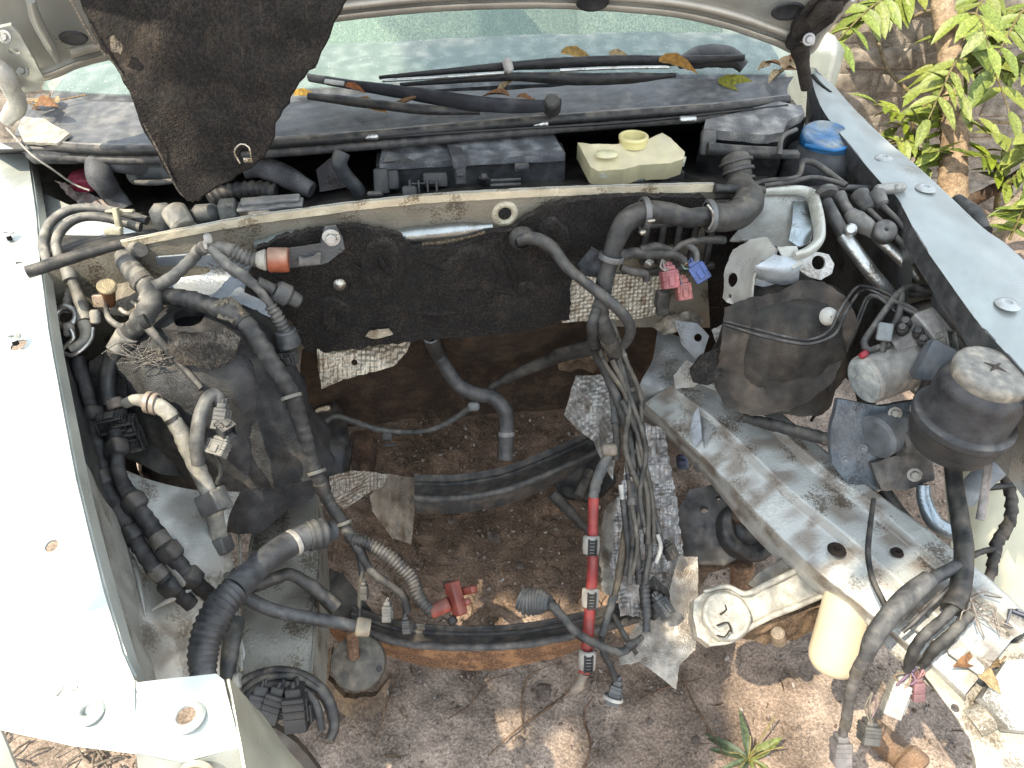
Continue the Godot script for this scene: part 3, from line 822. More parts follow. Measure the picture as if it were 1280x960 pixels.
func build_cowl():
	var off := Vector3(0, 0, 0)
	# floor and back wall of the trough behind the bulkhead
	var m := MB.new()
	shell(m, smooth_rows([bb([[20, 330, -.02], [300, 290, -.02], [600, 255, -.02], [960, 245, -.02]]), hh([[-10, 240, .74], [300, 225, .76], [600, 190, .76], [960, 175, .78]]), hh([[-10, 180, .80], [300, 165, .80], [600, 140, .80], [1000, 125, .82]])], 40, 16), .003, .006, 6.0)
	put(m, "trough_floor", Color(.035, .036, .038), "plastic", car, {"dust": .3})
	m = MB.new()
	shell(m, smooth_rows([hh([[-10, 186, .98], [20, 186, .985], [300, 180, 1.0], [640, 160, 1.0], [800, 150, 1.0], [985, 130, 1.0]]), hh([[-10, 205, .72], [20, 205, .72], [300, 205, .72], [640, 190, .74], [800, 180, .75], [1010, 170, .75]])], 40, 10), .003)
	put(m, "trough_wall", Color(.03, .031, .033), "plastic", car, {"dust": .2})
	# scuttle cover: grey weathered plastic up to the foot of the windscreen
	m = MB.new()
	var rows := smooth_rows([hh([[18, 168, .985], [60, 178, .99], [190, 182, 1.0], [420, 168, 1.005], [640, 149, 1.01], [800, 137, 1.01], [900, 130, 1.01], [985, 120, 1.0]]), hh([[30, 140, 1.0], [80, 150, 1.005], [190, 158, 1.012], [420, 148, 1.015], [640, 128, 1.02], [800, 118, 1.02], [900, 114, 1.02], [985, 108, 1.01]]), hh([[45, 118, 1.01], [90, 124, 1.02], [190, 128, 1.025], [420, 118, 1.02], [640, 112, 1.02], [790, 100, 1.03], [900, 99, 1.03], [992, 96, 1.02]])], 90, 18)
	shell(m, rows, .004, .002, 16.0)
	var cw := put(m, "scuttle_cover", Color(.125, .13, .14), "plastic", car, {"dust": .55, "dustcol": Color(.27, .275, .285), "stain": [Color(.22, .22, .22), .6, 60.0]})
	var f := []; var f2 := []
	for p in rows[0]:
		f.append(p + Vector3(0, -.006, .006)); f2.append(p + Vector3(0, .001, .001))
	m = MB.new(); tube(m, f.slice(6), .0095, "plain", 12)
	put(m, "rubber_seal", RUBBER, "rubber", cw, {"dust": .5})
	m = MB.new(); tube(m, f2.slice(12), .004, "plain", 8)
	put(m, "lip", Color(.3, .3, .3), "plastic", cw, {"dust": .6})
	f = []
	for p in rows[0].slice(3): f.append(p + Vector3(0, -.026, .004))
	m = MB.new(); tube(m, f, .009, "plain", 10)
	put(m, "lower_seal", Color(.10, .10, .105), "rubber", cw, {"dust": .5})
	m = MB.new(); sheet(m, hh([[22, 160, 1.0], [30, 146, 1.01], [55, 148, 1.012], [88, 168, 1.004], [70, 178, 1.0], [30, 178, .995]]), .006, .01, .004, 20.0, [], 0, Vector3.UP)
	put(m, "corner_trim", Color(.58, .55, .47), "plastic", cw, {"dust": .6, "dustcol": Color(.62, .58, .5)})
	m = MB.new(); box(m, Transform3D(facing(Vector3(0, .4, 1)), H(68, 190, .97)), Vector3(.11, .045, .04), .014)
	put(m, "drain_tray", Color(.16, .16, .17), "plastic", cw, {"dust": .6})
	for q in [[462, 170], [675, 154], [860, 148]]:
		m = MB.new(); box(m, Transform3D(facing(Vector3(0, .5, 1)), H(q[0], q[1] + 1, 1.0)), Vector3(.035, .012, .012), .003)
		put(m, "spring_clip", Color(.55, .55, .55), "metal", cw)
	# windscreen
	m = MB.new()
	var sill := hh([[52, 112, 1.012], [190, 118, 1.018], [420, 108, 1.018], [640, 96, 1.022], [800, 92, 1.03], [900, 92, 1.03], [992, 92, 1.02]])
	var g := [[], [], []]
	for i in sill.size():
		for k in 3: g[k].append(sill[i] + (Vector3(0, .47, -.75) * k * .5 + Vector3(0, 0.05, 0) * (k % 2)) + Vector3((i - 3) * -.02 * k, 0, 0))
	shell(m, smooth_rows(g, 24, 8), .005)
	put(m, "windscreen", Color.WHITE, "glass", car, {"dust": 0.0, "var": 0.0})
	var dots := MB.new()                                      # dust that has dried on the glass
	var gr := smooth_rows(g, 40, 14)
	for k in 5200:
		var i := rng.randi_range(0, 12); var j := rng.randi_range(1, 39)
		if rng.randf() < i / 13.0: continue
		var a: Vector3 = gr[i][j]; var u: Vector3 = gr[i][j + 1] - a if j < 40 else gr[i][j - 1] - a; var w: Vector3 = gr[i + 1][j] - a
		var p := a + u * rng.randf() + w * rng.randf() + Vector3(0, .003, .002)
		var s := rng.randf_range(.0008, .0024)
		var q := [dots.vert(p), dots.vert(p + u.normalized() * s), dots.vert(p + u.normalized() * s + w.normalized() * s * .8), dots.vert(p + w.normalized() * s)]
		var top := dots.vert(p + (u.normalized() + w.normalized()) * s * .4 + Vector3(0, .0006, .0004))
		for e in 4: dots.tri(q[e], q[(e + 1) % 4], top)
	var dd := put(dots, "dried_dust", Color(.42, .42, .40), "milky", car, {"dust": 0.0})
	dd.set_meta("kind", "stuff")
	# what shows through the glass: the top of the dashboard, the pale seats behind it
	m = MB.new()
	var d0 := []; var d1 := []; var d2 := []; var d3 := []
	for p in sill:
		d0.append(p + Vector3(0, -.025, -.02)); d1.append(p + Vector3(0, .0, -.16)); d2.append(p + Vector3(0, -.015, -.33)); d3.append(p + Vector3(0, -.25, -.42))
	shell(m, smooth_rows([d3, d2, d1, d0], 40, 16), .01, .004, 8.0)
	put(m, "dashboard", Color(.17, .175, .175), "dusty_plastic", car, {"dust": .4, "dustcol": Color(.36, .36, .35)})
	m = MB.new()
	box(m, Transform3D(facing(Vector3(.17, .35, 1)), Vector3(-.05, .86, -3.0)), Vector3(1.35, .7, .16), .05)
	box(m, Transform3D(facing(Vector3(.17, .35, 1)), Vector3(-.35, 1.0, -2.62)), Vector3(.5, .62, .14), .05)
	box(m, Transform3D(facing(Vector3(.17, .35, 1)), Vector3(.45, 1.0, -2.75)), Vector3(.5, .62, .14), .05)
	put(m, "seat", Color(.54, .74, .60), "felt", car, {"dust": .2})
	m = MB.new()
	box(m, Transform3D(facing(BN), Vector3(-.1, .42, -2.7)), Vector3(1.5, .2, 1.5), .05)
	put(m, "cabin_floor", Color(.2, .2, .2), "felt", car)
	for s in [-1, 1]:                                         # doors, so the cabin is closed at the sides
		m = MB.new()
		box(m, Transform3D(facing(BN), Vector3(-.1, .62, -2.75) + BX * s * .82), Vector3(.1, .75, 1.6), .04)
		put(m, "door", SILVER, "paint", car)
	# wipers
	var w1 := hh([[386, 97, 1.05], [440, 106, 1.06], [520, 118, 1.06], [590, 129, 1.06], [660, 133, 1.05], [700, 130, 1.045]])
	m = MB.new(); tube(m, w1, [.009, .010, .013, .016, .015, .012], "plain", 10, false, .01, .1, .5)
	var wp := put(m, "wiper_arm", Color(.05, .055, .065), "dusty_plastic", car, {"dust": .2})
	m = MB.new(); rod(m, H(690, 136, 1.03), H(690, 126, 1.06), .018, .015, .004)
	put(m, "pivot_cap", Color(.06, .06, .06), "plastic", wp, {"dust": .3})
	m = MB.new(); tube(m, hh([[386, 120, 1.05], [450, 128, 1.05], [530, 137, 1.045], [600, 140, 1.04]]), [.008, .010, .010, .006], "lump", 8)
	put(m, "wiper_blade", Color(.04, .04, .042), "rubber", wp, {"dust": .4})
	m = MB.new(); box(m, Transform3D(facing(Vector3(0, .8, .6), Vector3(.2, 1, -1)), H(418, 103, 1.07)), Vector3(.04, .01, .004), .001)
	put(m, "label", Color(.55, .56, .56), "plastic", wp, {"dust": .1})
	m = MB.new(); tube(m, hh([[474, 97, 1.07], [540, 91, 1.08], [620, 84, 1.085], [700, 79, 1.085], [790, 76, 1.085], [850, 76, 1.085], [930, 72, 1.08]]), [.004, .006, .009, .012, .012, .010, .007], "plain", 10, false, .01, .1, .6)
	var wq := put(m, "wiper_arm", Color(.028, .028, .03), "plastic", car, {"dust": .2})
	m = MB.new(); tube(m, hh([[500, 106, 1.06], [580, 100, 1.065], [640, 96, 1.07], [730, 99, 1.07], [800, 97, 1.07], [845, 94, 1.07]]), [.004, .006, .009, .013, .012, .005], "plain", 10, false, .01, .1, .7)
	put(m, "wiper_blade", Color(.03, .03, .032), "rubber", wq, {"dust": .25})
	m = MB.new(); tube(m, hh([[700, 88, 1.085], [770, 85, 1.085], [836, 84, 1.085]]), .0035, "plain", 8)
	tube(m, hh([[478, 101, 1.07], [560, 96, 1.075], [630, 91, 1.08]]), .0035, "plain", 8)
	put(m, "blade_spring", Color(.62, .62, .60), "metal", wq, {"dust": .1})
	m = MB.new(); box(m, Transform3D(facing(Vector3(.3, .6, .7)), H(635, 82, 1.095)), Vector3(.018, .03, .02), .006)
	put(m, "arm_clip", Color(.6, .6, .6), "plastic", wq)
	m = MB.new(); tube(m, hh([[850, 78, 1.07], [885, 70, 1.075], [915, 73, 1.07], [930, 84, 1.055]]), [.014, .024, .024, .014], "plain", 12)
	put(m, "pivot_cap", Color(.05, .052, .056), "plastic", wq, {"dust": .25})

func build_hood():
	# the bonnet stands open on hinges at the back; only its underside near the hinges is in view
	var lo := [Z(20, 92, -1.37), Z(58, 96, -1.38), Z(100, 80, -1.41), Z(150, 68, -1.45), Z(300, 40, -1.53), Z(430, 22, -1.60), Z(540, 11, -1.64), Z(640, 7, -1.66), Z(720, 8, -1.66), Z(830, 16, -1.66), Z(900, 30, -1.65), Z(960, 50, -1.63), Z(1004, 66, -1.62), Z(1025, 40, -1.60), Z(1060, 0, -1.57)]
	var out := BN * .42 + Vector3(0, .9, 0)
	var rows := [lo]
	var m := MB.new()
	var r := [lo, [], [], []]
	for i in lo.size():
		r[1].append(lo[i] + out * .05 + BN * .012); r[2].append(lo[i] + out * .5 + BN * .02); r[3].append(Vector3(lerpf(lo[i].x, 0, .1), 0, 0) * Vector3(1, 0, 0) + Vector3(0, lo[i].y, lo[i].z) + out * 1.02)
	shell(m, smooth_rows([r[3], r[2], r[1], r[0]], 80, 30), .02, .002, 7.0)
	var hd := put(m, "hood", Color(.42, .41, .375), "paint", car, {"dust": 0.0, "stain": [Color(.28, .25, .2), .4, 4.0]})
	m = MB.new(); var e := []
	for p in lo: e.append(p + BN * .006 + Vector3(0, .006, 0))
	tube(m, e, .011, "plain", 10)
	put(m, "hem", Color(.40, .37, .32), "paint", hd, {"dust": .1})
	m = MB.new(); e = []
	for i in lo.size(): e.append(lo[i] + out * .03 + BN * .016)
	tube(m, e.slice(2, 13), .008, "plain", 10)
	put(m, "inner_rib", Color(.46, .42, .36), "paint", hd, {"dust": .1})
	m = MB.new(); tube(m, [Z(38, 0, -1.28), Z(46, 26, -1.30), Z(62, 56, -1.33), Z(72, 76, -1.36)], [.007, .009, .009, .005], "plain", 10)
	put(m, "stiffening_rib", Color(.36, .35, .32), "paint", hd, {"dust": .1})
	for q in [[92, 47, -1.345, .021], [741, 3, -1.62, .03], [985, 14, -1.575, .03]]:
		m = MB.new()
		var xf := Transform3D(facing(Vector3(.1, -.42, .9)) * Basis(Vector3(1, 0, 0), PI / 2), Z(q[0], q[1], q[2]))
		lathe(m, xf, [Vector2(0, .001), Vector2(q[3] * .85, .001), Vector2(q[3], .004), Vector2(q[3] * 1.1, .0)], 24, .6)
		put(m, "hole", Color(.05, .05, .055), "plastic", hd, {"dust": 0.0})
	# hinge on the left, bolted to the bonnet
	m = MB.new()
	sheet(m, [Z(-30, 40, -1.27), Z(14, 33, -1.28), Z(26, 45, -1.285), Z(40, 70, -1.30), Z(55, 98, -1.33), Z(50, 112, -1.34), Z(20, 118, -1.33), Z(8, 96, -1.31), Z(-30, 80, -1.28)], .006, .01, .003, 22.0, [[Z(18, 65, -1.292), .008]], 0, Vector3(.1, .1, 1))
	var hg := put(m, "hinge", Color(.42, .42, .39), "paint", hd, {"dust": .3})
	bolt(hg, Z(28, 88, -1.312), Vector3(.1, .3, 1), .006, Color(.42, .42, .4))
	bolt(hg, Z(6, 46, -1.27), Vector3(.1, .3, 1), .006, Color(.42, .42, .4))
	m = MB.new(); tube(m, [Z(-20, 70, -1.26), Z(4, 90, -1.27), Z(12, 108, -1.28), Z(22, 130, -1.30), Z(8, 150, -1.31)], [.012, .016, .014, .016, .012], "lump", 10)
	put(m, "hinge_arm", Color(.5, .48, .44), "worn", hg, {"dust": .3})
	# hinge on the right, coloured far darker than the left one
	m = MB.new()
	sheet(m, [Z(982, 58, -1.58), Z(1000, 66, -1.60), Z(1016, 52, -1.58), Z(1048, 20, -1.56), Z(1066, 2, -1.55), Z(1040, -10, -1.53), Z(1012, 8, -1.545), Z(995, 30, -1.56)], .012, .012, .012, 18.0, [], .003, Vector3(0, 0, 1))
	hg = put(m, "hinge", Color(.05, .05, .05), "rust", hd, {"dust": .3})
	bolt(hg, Z(1011, 49, -1.56), Vector3(0, .2, 1), .007, Color(.5, .5, .5))
	m = MB.new(); tube(m, [Z(1000, 60, -1.58), Z(1004, 85, -1.585), Z(1008, 110, -1.59)], [.018, .013, .012], "lump", 10)
	tube(m, [Z(1050, 8, -1.54), Z(1030, 12, -1.535), Z(1012, 30, -1.54)], [.012, .016, .01], "lump", 10)
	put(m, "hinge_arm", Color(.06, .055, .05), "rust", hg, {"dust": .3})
	m = MB.new()
	sheet(m, [Z(88, -14, -1.27), Z(95, 0, -1.255), Z(110, 30, -1.24), Z(127, 60, -1.225), Z(150, 92, -1.21), Z(168, 128, -1.20), Z(182, 165, -1.195), Z(200, 197, -1.19), Z(217, 228, -1.185), Z(234, 252, -1.18), Z(248, 252, -1.18), Z(262, 240, -1.182), Z(300, 214, -1.188), Z(330, 196, -1.19), Z(345, 152, -1.20), Z(372, 102, -1.215), Z(392, 82, -1.22), Z(413, 34, -1.24), Z(428, 2, -1.255), Z(436, -14, -1.27),
		Z(500, -90, -1.33), Z(50, -80, -1.33)], .009, .011, .016, 6.0, [[Z(303, 193, -1.188), .011]], .004, Vector3(0, 0, 1))
	var fl := one(m, "torn_insulation_mat", "torn brown-black felt mat hanging down from the open bonnet to a point", "insulation mat", Color(.046, .041, .036), "felt", {"dust": .4, "stain": [Color(.085, .072, .06), .7, 12.0], "dustcol": Color(.2, .17, .14)})
	for q in [[[[86, 0], [118, 55], [150, 92], [178, 155]], -1.21], [[[178, 155], [205, 206], [222, 240], [240, 252]], -1.18]]:
		m = MB.new(); var pts := []
		for k in q[0]: pts.append(Z(k[0] + 2, k[1], q[1] + (.03 if k[1] < 20 else .0) * -1))
		tube(m, pts, .0018, "lump", 6)
		put(m, "frayed_edge", Color(.32, .29, .25), "felt", fl)
	m = MB.new(); sheet(m, [Z(136, 46, -1.215), Z(142, 44, -1.213), Z(154, 60, -1.208), Z(150, 68, -1.207), Z(138, 64, -1.21)], .003, .005, .004, 40.0, [], .002, Vector3(0, 0, 1))
	put(m, "torn_flap", Color(.42, .38, .31), "felt", fl)
	m = MB.new(); tube(m, [Z(300, 204, -1.172), Z(293, 190, -1.172), Z(301, 180, -1.172), Z(311, 184, -1.172), Z(314, 196, -1.172)], .0016, "plain", 6)
	box(m, Transform3D(facing(Vector3(0, 0, 1)), Z(310, 200, -1.172)), Vector3(.014, .008, .004), .001)
	put(m, "wire_clip", Color(.62, .56, .45), "metal", fl, {"dust": 0.0})

func build_right_body():
	var m := MB.new()
	var inner := hh([[1013, 84, .975], [1018, 112, .975], [1030, 140, .972], [1062, 182, .97], [1108, 236, .965], [1122, 248, .965], [1150, 300, .96], [1190, 358, .952], [1222, 402, .945], [1262, 446, .935], [1300, 490, .93]])
	var outer := hh([[1022, 92, .985], [1040, 105, .98], [1062, 130, .98], [1100, 168, .975], [1142, 204, .972], [1156, 216, .97], [1190, 248, .965], [1228, 284, .96], [1256, 304, .955], [1290, 334, .945], [1340, 372, .935]])
	var mid := []
	for i in inner.size(): mid.append((inner[i] + outer[i]) * .5 + Vector3(0, .006, 0))
	shell(m, smooth_rows([inner, mid, outer], 70, 12), .003, .0015, 10.0)
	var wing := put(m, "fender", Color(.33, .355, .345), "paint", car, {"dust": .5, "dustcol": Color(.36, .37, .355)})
	var lip := []; var wall := []; var out2 := []; var out3 := []
	for p in inner:
		lip.append(p + Vector3(-.002, -.035, 0)); wall.append(p + Vector3(.01, -.36, .03))
	m = MB.new(); shell(m, smooth_rows([lip, inner], 50, 3), .003)
	put(m, "fender_lip", Color(.10, .105, .11), "plastic", wing, {"dust": .3})
	for p in outer:
		out2.append(p + Vector3(.05, -.12, -.02)); out3.append(p + Vector3(.06, -.4, -.02))
	m = MB.new(); shell(m, smooth_rows([outer, out2, out3], 40, 12), .003)
	put(m, "fender_side", SILVER, "paint", wing, {"dust": .2})
	for q in [[1105, 199], [1036, 125], [1157, 237], [1259, 382]]:
		m = MB.new(); var c := H(q[0], q[1], .972 if q[0] < 1200 else .95)
		lathe(m, Transform3D(Basis(), c), [Vector2(0, .004), Vector2(.005, .004), Vector2(.006, .007), Vector2(.012, .007), Vector2(.018, .002)], 18)
		put(m, "screw_seat", Color(.42, .43, .42), "paint", wing, {"dust": .3})
	m = MB.new(); tube(m, hh([[1016, 94, .98], [1026, 106, .982], [1038, 116, .982]]), .004, "lump", 8)
	put(m, "torn_sealer", Color(.05, .05, .05), "felt", wing)
	var w0 := []; var w1 := []; var w2 := []
	for p in inner:
		w0.append(p + Vector3(.004, -.03, 0)); w1.append(p + Vector3(.03, -.2, .0)); w2.append(p + Vector3(.03, -.42, .02))
	m = MB.new(); shell(m, smooth_rows([w2.slice(0, 7), w1.slice(0, 7), w0.slice(0, 7)], 40, 16), .003, .006, 8.0)
	put(m, "inner_wing_panel", Color(.12, .125, .125), "worn", car, {"dust": .3, "stain": [Color(.04, .04, .04), .6, 6.0]})
	m = MB.new(); for i in range(6, 11):
		w1[i] += Vector3(.035, .08, 0); w2[i] += Vector3(.05, .20, 0)
	shell(m, smooth_rows([w2.slice(6, 11), w1.slice(6, 11), w0.slice(6, 11)], 30, 16), .003, .004, 8.0)
	put(m, "inner_wing_panel", Color(.24, .27, .30), "worn", car, {"dust": .2, "stain": [Color(.4, .33, .25), .5, 5.0]})
	# black corner filler outside the wing
	m = MB.new(); tube(m, hh([[1196, 250, .93], [1215, 270, .93], [1232, 290, .93]]), [.012, .02, .012], "lump", 10)
	put(m, "wing_trim", BLACK, "plastic", car, {"dust": .3})
	# right suspension tower
	var c := H(998, 362, .85)
	m = MB.new()
	lathe(m, Transform3D(Basis(), c), [Vector2(.02, -.02), Vector2(.022, .0), Vector2(.05, -.004), Vector2(.08, -.014), Vector2(.098, -.034), Vector2(.108, -.07), Vector2(.116, -.12), Vector2(.118, -.16), Vector2(.12, -.19)], 72, 1.0, .02)
	var tw := put(m, "strut_tower", Color(.07, .066, .062), "cast", car, {"dust": .7, "dustcol": Color(.21, .185, .16), "stain": [Color(.14, .12, .10), .6, 9.0]})
	m = MB.new()
	sheet(m, hh([[905, 385, .83], [938, 372, .85], [975, 366, .86], [1000, 350, .875], [1030, 352, .875], [1058, 372, .86], [1074, 405, .825], [1056, 445, .775], [1040, 478, .735], [1012, 502, .70], [985, 514, .68], [940, 520, .665], [908, 510, .665], [893, 484, .69], [900, 440, .76]]), .006, .009, .006, 10.0, [], .003, Vector3(0, .7, .7))
	put(m, "sealed_skirt", Color(.055, .050, .046), "cast", tw, {"dust": .4, "dustcol": Color(.22, .19, .165), "stain": [Color(.17, .14, .115), .65, 8.0]})
	m = MB.new(); lathe(m, Transform3D(up_to(Vector3(.1, .5, .8)), H(1037, 396, .858)), [Vector2(0, .006), Vector2(.008, .006), Vector2(.013, .003), Vector2(.015, -.004)], 18, 1.0, .003)
	put(m, "grommet", Color(.66, .66, .63), "plastic", tw, {"dust": .2})
	m = MB.new(); sheet(m, hh([[862, 462, .72], [876, 444, .745], [905, 432, .76], [906, 470, .72], [884, 482, .70], [866, 478, .70]]), .03, .01, .006, 18.0, [], .002, Vector3(-.3, .6, 1))
	put(m, "tower_foot", Color(.042, .042, .042), "felt", tw, {"dust": .4})
	# pressed bracket over the tower: white paint, one big hole, one oval
	m = MB.new()
	sheet(m, hh([[903, 372, .80], [906, 335, .85], [916, 312, .88], [938, 299, .905], [958, 296, .915], [970, 312, .91], [968, 322, .905], [950, 326, .90], [942, 342, .885], [938, 372, .845], [934, 380, .83], [918, 381, .80], [908, 378, .80]]), .005, .006, .003, 18.0, [[H(916, 350, .838), .013], [H(919, 372, .806), .004]], .001, Vector3(-.2, .6, 1))
	var br := put(m, "tower_bracket", Color(.60, .58, .53), "paint", car, {"dust": .35, "dustcol": Color(.55, .52, .46), "stain": [Color(.42, .38, .33), .4, 14.0]})
	m = MB.new()
	shell(m, smooth_rows([hh([[941, 346, .865], [975, 356, .85], [998, 352, .86]]), hh([[944, 334, .905], [978, 340, .895], [1000, 334, .90]]), hh([[968, 318, .915], [985, 322, .915], [1004, 322, .912]])], 20, 14), .004, .003, 18.0)
	put(m, "saddle", Color(.52, .56, .60), "worn", br, {"dust": .2})
	m = MB.new(); sheet(m, hh([[943, 344, .865], [972, 350, .85], [1000, 340, .875], [990, 358, .845], [976, 366, .835], [958, 360, .84], [942, 356, .845], [936, 390, .79], [930, 392, .79], [934, 366, .83]]), .004, .008, .003, 20.0, [], .001, Vector3(-.1, .6, 1))
	put(m, "apron", Color(.56, .57, .58), "worn", br, {"dust": .2})
	m = MB.new(); sheet(m, hh([[998, 332, .905], [1004, 322, .91], [1018, 314, .915], [1036, 318, .91], [1043, 330, .90], [1040, 342, .885], [1026, 350, .875], [1012, 346, .88], [1000, 338, .89]]), .005, .006, .001, 18.0, [[H(1025, 328, .903), .0125]], 0, Vector3(0, 1, .5))
	put(m, "eye_plate", Color(.58, .57, .54), "worn", br, {"dust": .3})
	m = MB.new(); sheet(m, hh([[972, 309, .922], [996, 307, .926], [1003, 330, .906], [992, 336, .902], [980, 326, .908]]), .004, .008, .002, 20.0, [], .001, Vector3(0, 1, .6))
	put(m, "tab", Color(.52, .51, .46), "worn", br, {"dust": .3})
	# upright panel over the tower: a grey sheet with a rounded, rolled white rim
	m = MB.new()
	shell(m, smooth_rows([hh([[912, 300, .885], [945, 300, .895], [985, 312, .905], [1014, 300, .905]]), bb([[935, 270, .02], [958, 268, .03], [988, 272, .05], [1018, 280, .05]]), bb([[952, 242, .0], [975, 241, .004], [996, 241, .006], [1014, 243, .006]])], 30, 24), .004, .004, 16.0)
	var up := put(m, "upright_panel", Color(.46, .46, .43), "worn", car, {"dust": .2})
	m = MB.new(); tube(m, [B(950, 239, .008), B(975, 238, .01), B(1000, 238, .016), B(1014, 244, .03), H(1020, 262, .955), H(1024, 285, .94), H(1022, 303, .93), H(1008, 315, .922), H(992, 320, .918)], [.008, .009, .010, .014, .015, .015, .015, .014, .011], "plain", 12, false, .01, .1, .6)
	put(m, "rolled_rim", Color(.60, .60, .54), "worn", up, {"dust": .25})
	m = MB.new(); shell(m, smooth_rows([hh([[986, 300, .93], [1000, 308, .925], [1012, 300, .925]]), hh([[990, 280, .94], [1003, 284, .938], [1014, 280, .94]]), bb([[992, 250, .02], [1003, 250, .022], [1012, 252, .022]])], 14, 20), .003)
	put(m, "bright_recess", Color(.38, .43, .46), "metal", up, {"dust": 0.0})
	# the long member on the right, chipped silver with two pressed ridges
	var l0 := hh([[800, 520, .46], [872, 586, .46], [940, 668, .46], [1005, 728, .46], [1060, 768, .46], [1140, 830, .47], [1204, 892, .47]])
	var l1 := hh([[806, 504, .555], [874, 566, .555], [945, 640, .555], [1010, 704, .555], [1066, 750, .555], [1136, 806, .555], [1206, 868, .555]])
	var l2 := hh([[828, 488, .58], [896, 540, .58], [972, 615, .58], [1040, 672, .58], [1096, 720, .58], [1160, 778, .58], [1228, 842, .58]])
	var l2b := hh([[838, 482, .60], [904, 533, .60], [982, 607, .60], [1050, 662, .60], [1106, 710, .60], [1170, 769, .60], [1238, 832, .60]])
	var l3 := hh([[860, 474, .60], [940, 520, .60], [1015, 588, .60], [1086, 642, .60], [1140, 686, .60], [1206, 742, .60], [1266, 798, .60]])
	var l3b := hh([[868, 468, .618], [948, 514, .618], [1024, 580, .618], [1096, 634, .618], [1150, 680, .618], [1220, 738, .618], [1278, 792, .618]])
	var l4 := hh([[880, 462, .615], [962, 506, .615], [1040, 570, .615], [1110, 626, .615], [1168, 668, .615], [1238, 724, .615], [1294, 776, .615]])
	var l5 := []
	for p in l4: l5.append(p + Vector3(.01, -.2, 0))
	m = MB.new()
	var rows := []
	var lines := [l0, l1, l2, l2b, l3, l3b, l4, l5]
	for k in lines.size() - 1:
		var a := spread(lines[k], 90); var b := spread(lines[k + 1], 90)
		for s in ([.0, .05, .35, .7, .95] if k in [0, 1, 3, 6] else [.0, .16, .84]):
			var row := []
			for j in 91: row.append(a[j].lerp(b[j], s))
			rows.append(row)
	rows.append(spread(l5, 90))
	rows.reverse()
	var flip := []
	for row in rows:
		var q: Array = row.duplicate(); q.reverse(); flip.append(q)
	shell(m, flip, .003, .0012, 22.0)
	var fr := put(m, "frame_rail", Color(.58, .585, .56), "worn", car, {"dust": .15, "stain": [Color(.24, .19, .15), .8, 15.0]})
	for q in [[1046, 686, .585, .013], [1122, 690, .606, .009], [1012, 560, .61, .012]]:
		m = MB.new(); lathe(m, Transform3D(Basis(), H(q[0], q[1], q[2])), [Vector2(0, -.004), Vector2(q[3] * .5, -.004), Vector2(q[3] * .55, .003), Vector2(q[3], .002), Vector2(q[3] * 1.2, -.002)], 18, 1, .002)
		put(m, "hole", Color(.05, .04, .035), "rust", fr, {"dust": .0})
	m = MB.new(); sheet(m, hh([[868, 516, .60], [874, 508, .61], [877, 548, .575], [868, 560, .56], [862, 540, .57]]), .004, .007, .002, 30.0, [], 0, Vector3(-.4, .5, 1))
	put(m, "label_tab", Color(.36, .38, .42), "worn", fr)
	# the swept end of the member where it meets the cabin
	m = MB.new()
	shell(m, smooth_rows([hh([[800, 530, .42], [840, 545, .44], [872, 590, .45]]), hh([[795, 505, .52], [845, 520, .535], [878, 566, .55]]), hh([[800, 482, .575], [850, 495, .585], [890, 540, .585]]), hh([[815, 450, .60], [872, 476, .605], [930, 516, .605]]), hh([[822, 410, .63], [870, 430, .64], [910, 470, .66]])], 26, 26), .003, .006, 14.0)
	put(m, "rail_end", Color(.36, .37, .37), "worn", car, {"dust": .3, "stain": [Color(.16, .13, .11), .5, 12.0]})
	m = MB.new(); sheet(m, hh([[843, 400, .70], [872, 404, .70], [886, 420, .69], [880, 440, .66], [872, 452, .64], [852, 430, .66]]), .004, .007, .003, 20.0, [[H(873, 422, .677), .008]], .001, Vector3(-.2, .5, 1))
	put(m, "gusset", Color(.32, .33, .34), "worn", car, {"dust": .2})
	m = MB.new(); sheet(m, hh([[842, 470, .665], [858, 450, .69], [876, 460, .68], [880, 476, .66], [866, 484, .64], [844, 486, .64]]), .004, .006, .004, 24.0, [[H(867, 473, .66), .005], [H(862, 465, .67), .003]], .001, Vector3(-.3, .6, 1))
	put(m, "gusset", Color(.34, .33, .31), "worn", car, {"dust": .2})
	# front end: crumpled sheets with paler patches at the corner nearest the lens
	m = MB.new(); sheet(m, hh([[1096, 700, .550], [1130, 680, .560], [1178, 715, .560], [1240, 765, .550], [1290, 790, .540], [1310, 860, .520], [1250, 866, .510], [1190, 880, .495], [1150, 848, .505], [1112, 812, .515], [1082, 776, .525], [1100, 740, .540]]), .003, .012, .008, 18.0, [[H(1162, 804, .568), .008], [H(1242, 797, .58), .006]], .001, Vector3.UP)
	var fe := put(m, "front_plate", Color(.36, .34, .31), "worn", car, {"dust": .3, "stain": [Color(.72, .72, .70), .7, 16.0]})
	for k in 5:
		var a := H(1126 + k * 24, 762 + k * 17, .586); m = MB.new()
		box(m, Transform3D(Basis(Vector3.UP, .7), a), Vector3(.03, .012, .022), .004)
		put(m, "weld_patch", Color(.6, .6, .58), "worn", fe, {"dust": .5})
	m = MB.new(); sheet(m, hh([[1150, 836, .535], [1184, 812, .55], [1240, 806, .555], [1300, 800, .56], [1340, 900, .53], [1310, 990, .50], [1226, 985, .49], [1212, 925, .50], [1180, 876, .52]]), .003, .012, .007, 12.0, [[H(1196, 884, .525), .006]], .001, Vector3.UP)
	put(m, "front_shelf", Color(.44, .41, .36), "worn", car, {"dust": .4, "dustcol": Color(.62, .58, .5), "stain": [Color(.40, .35, .28), .5, 12.0]})
	m = MB.new(); sheet(m, hh([[1228, 872, .56], [1258, 826, .58], [1320, 820, .58], [1340, 880, .56], [1300, 916, .545], [1262, 912, .55]]), .022, .012, .002, 14.0, [], 0, Vector3.UP)
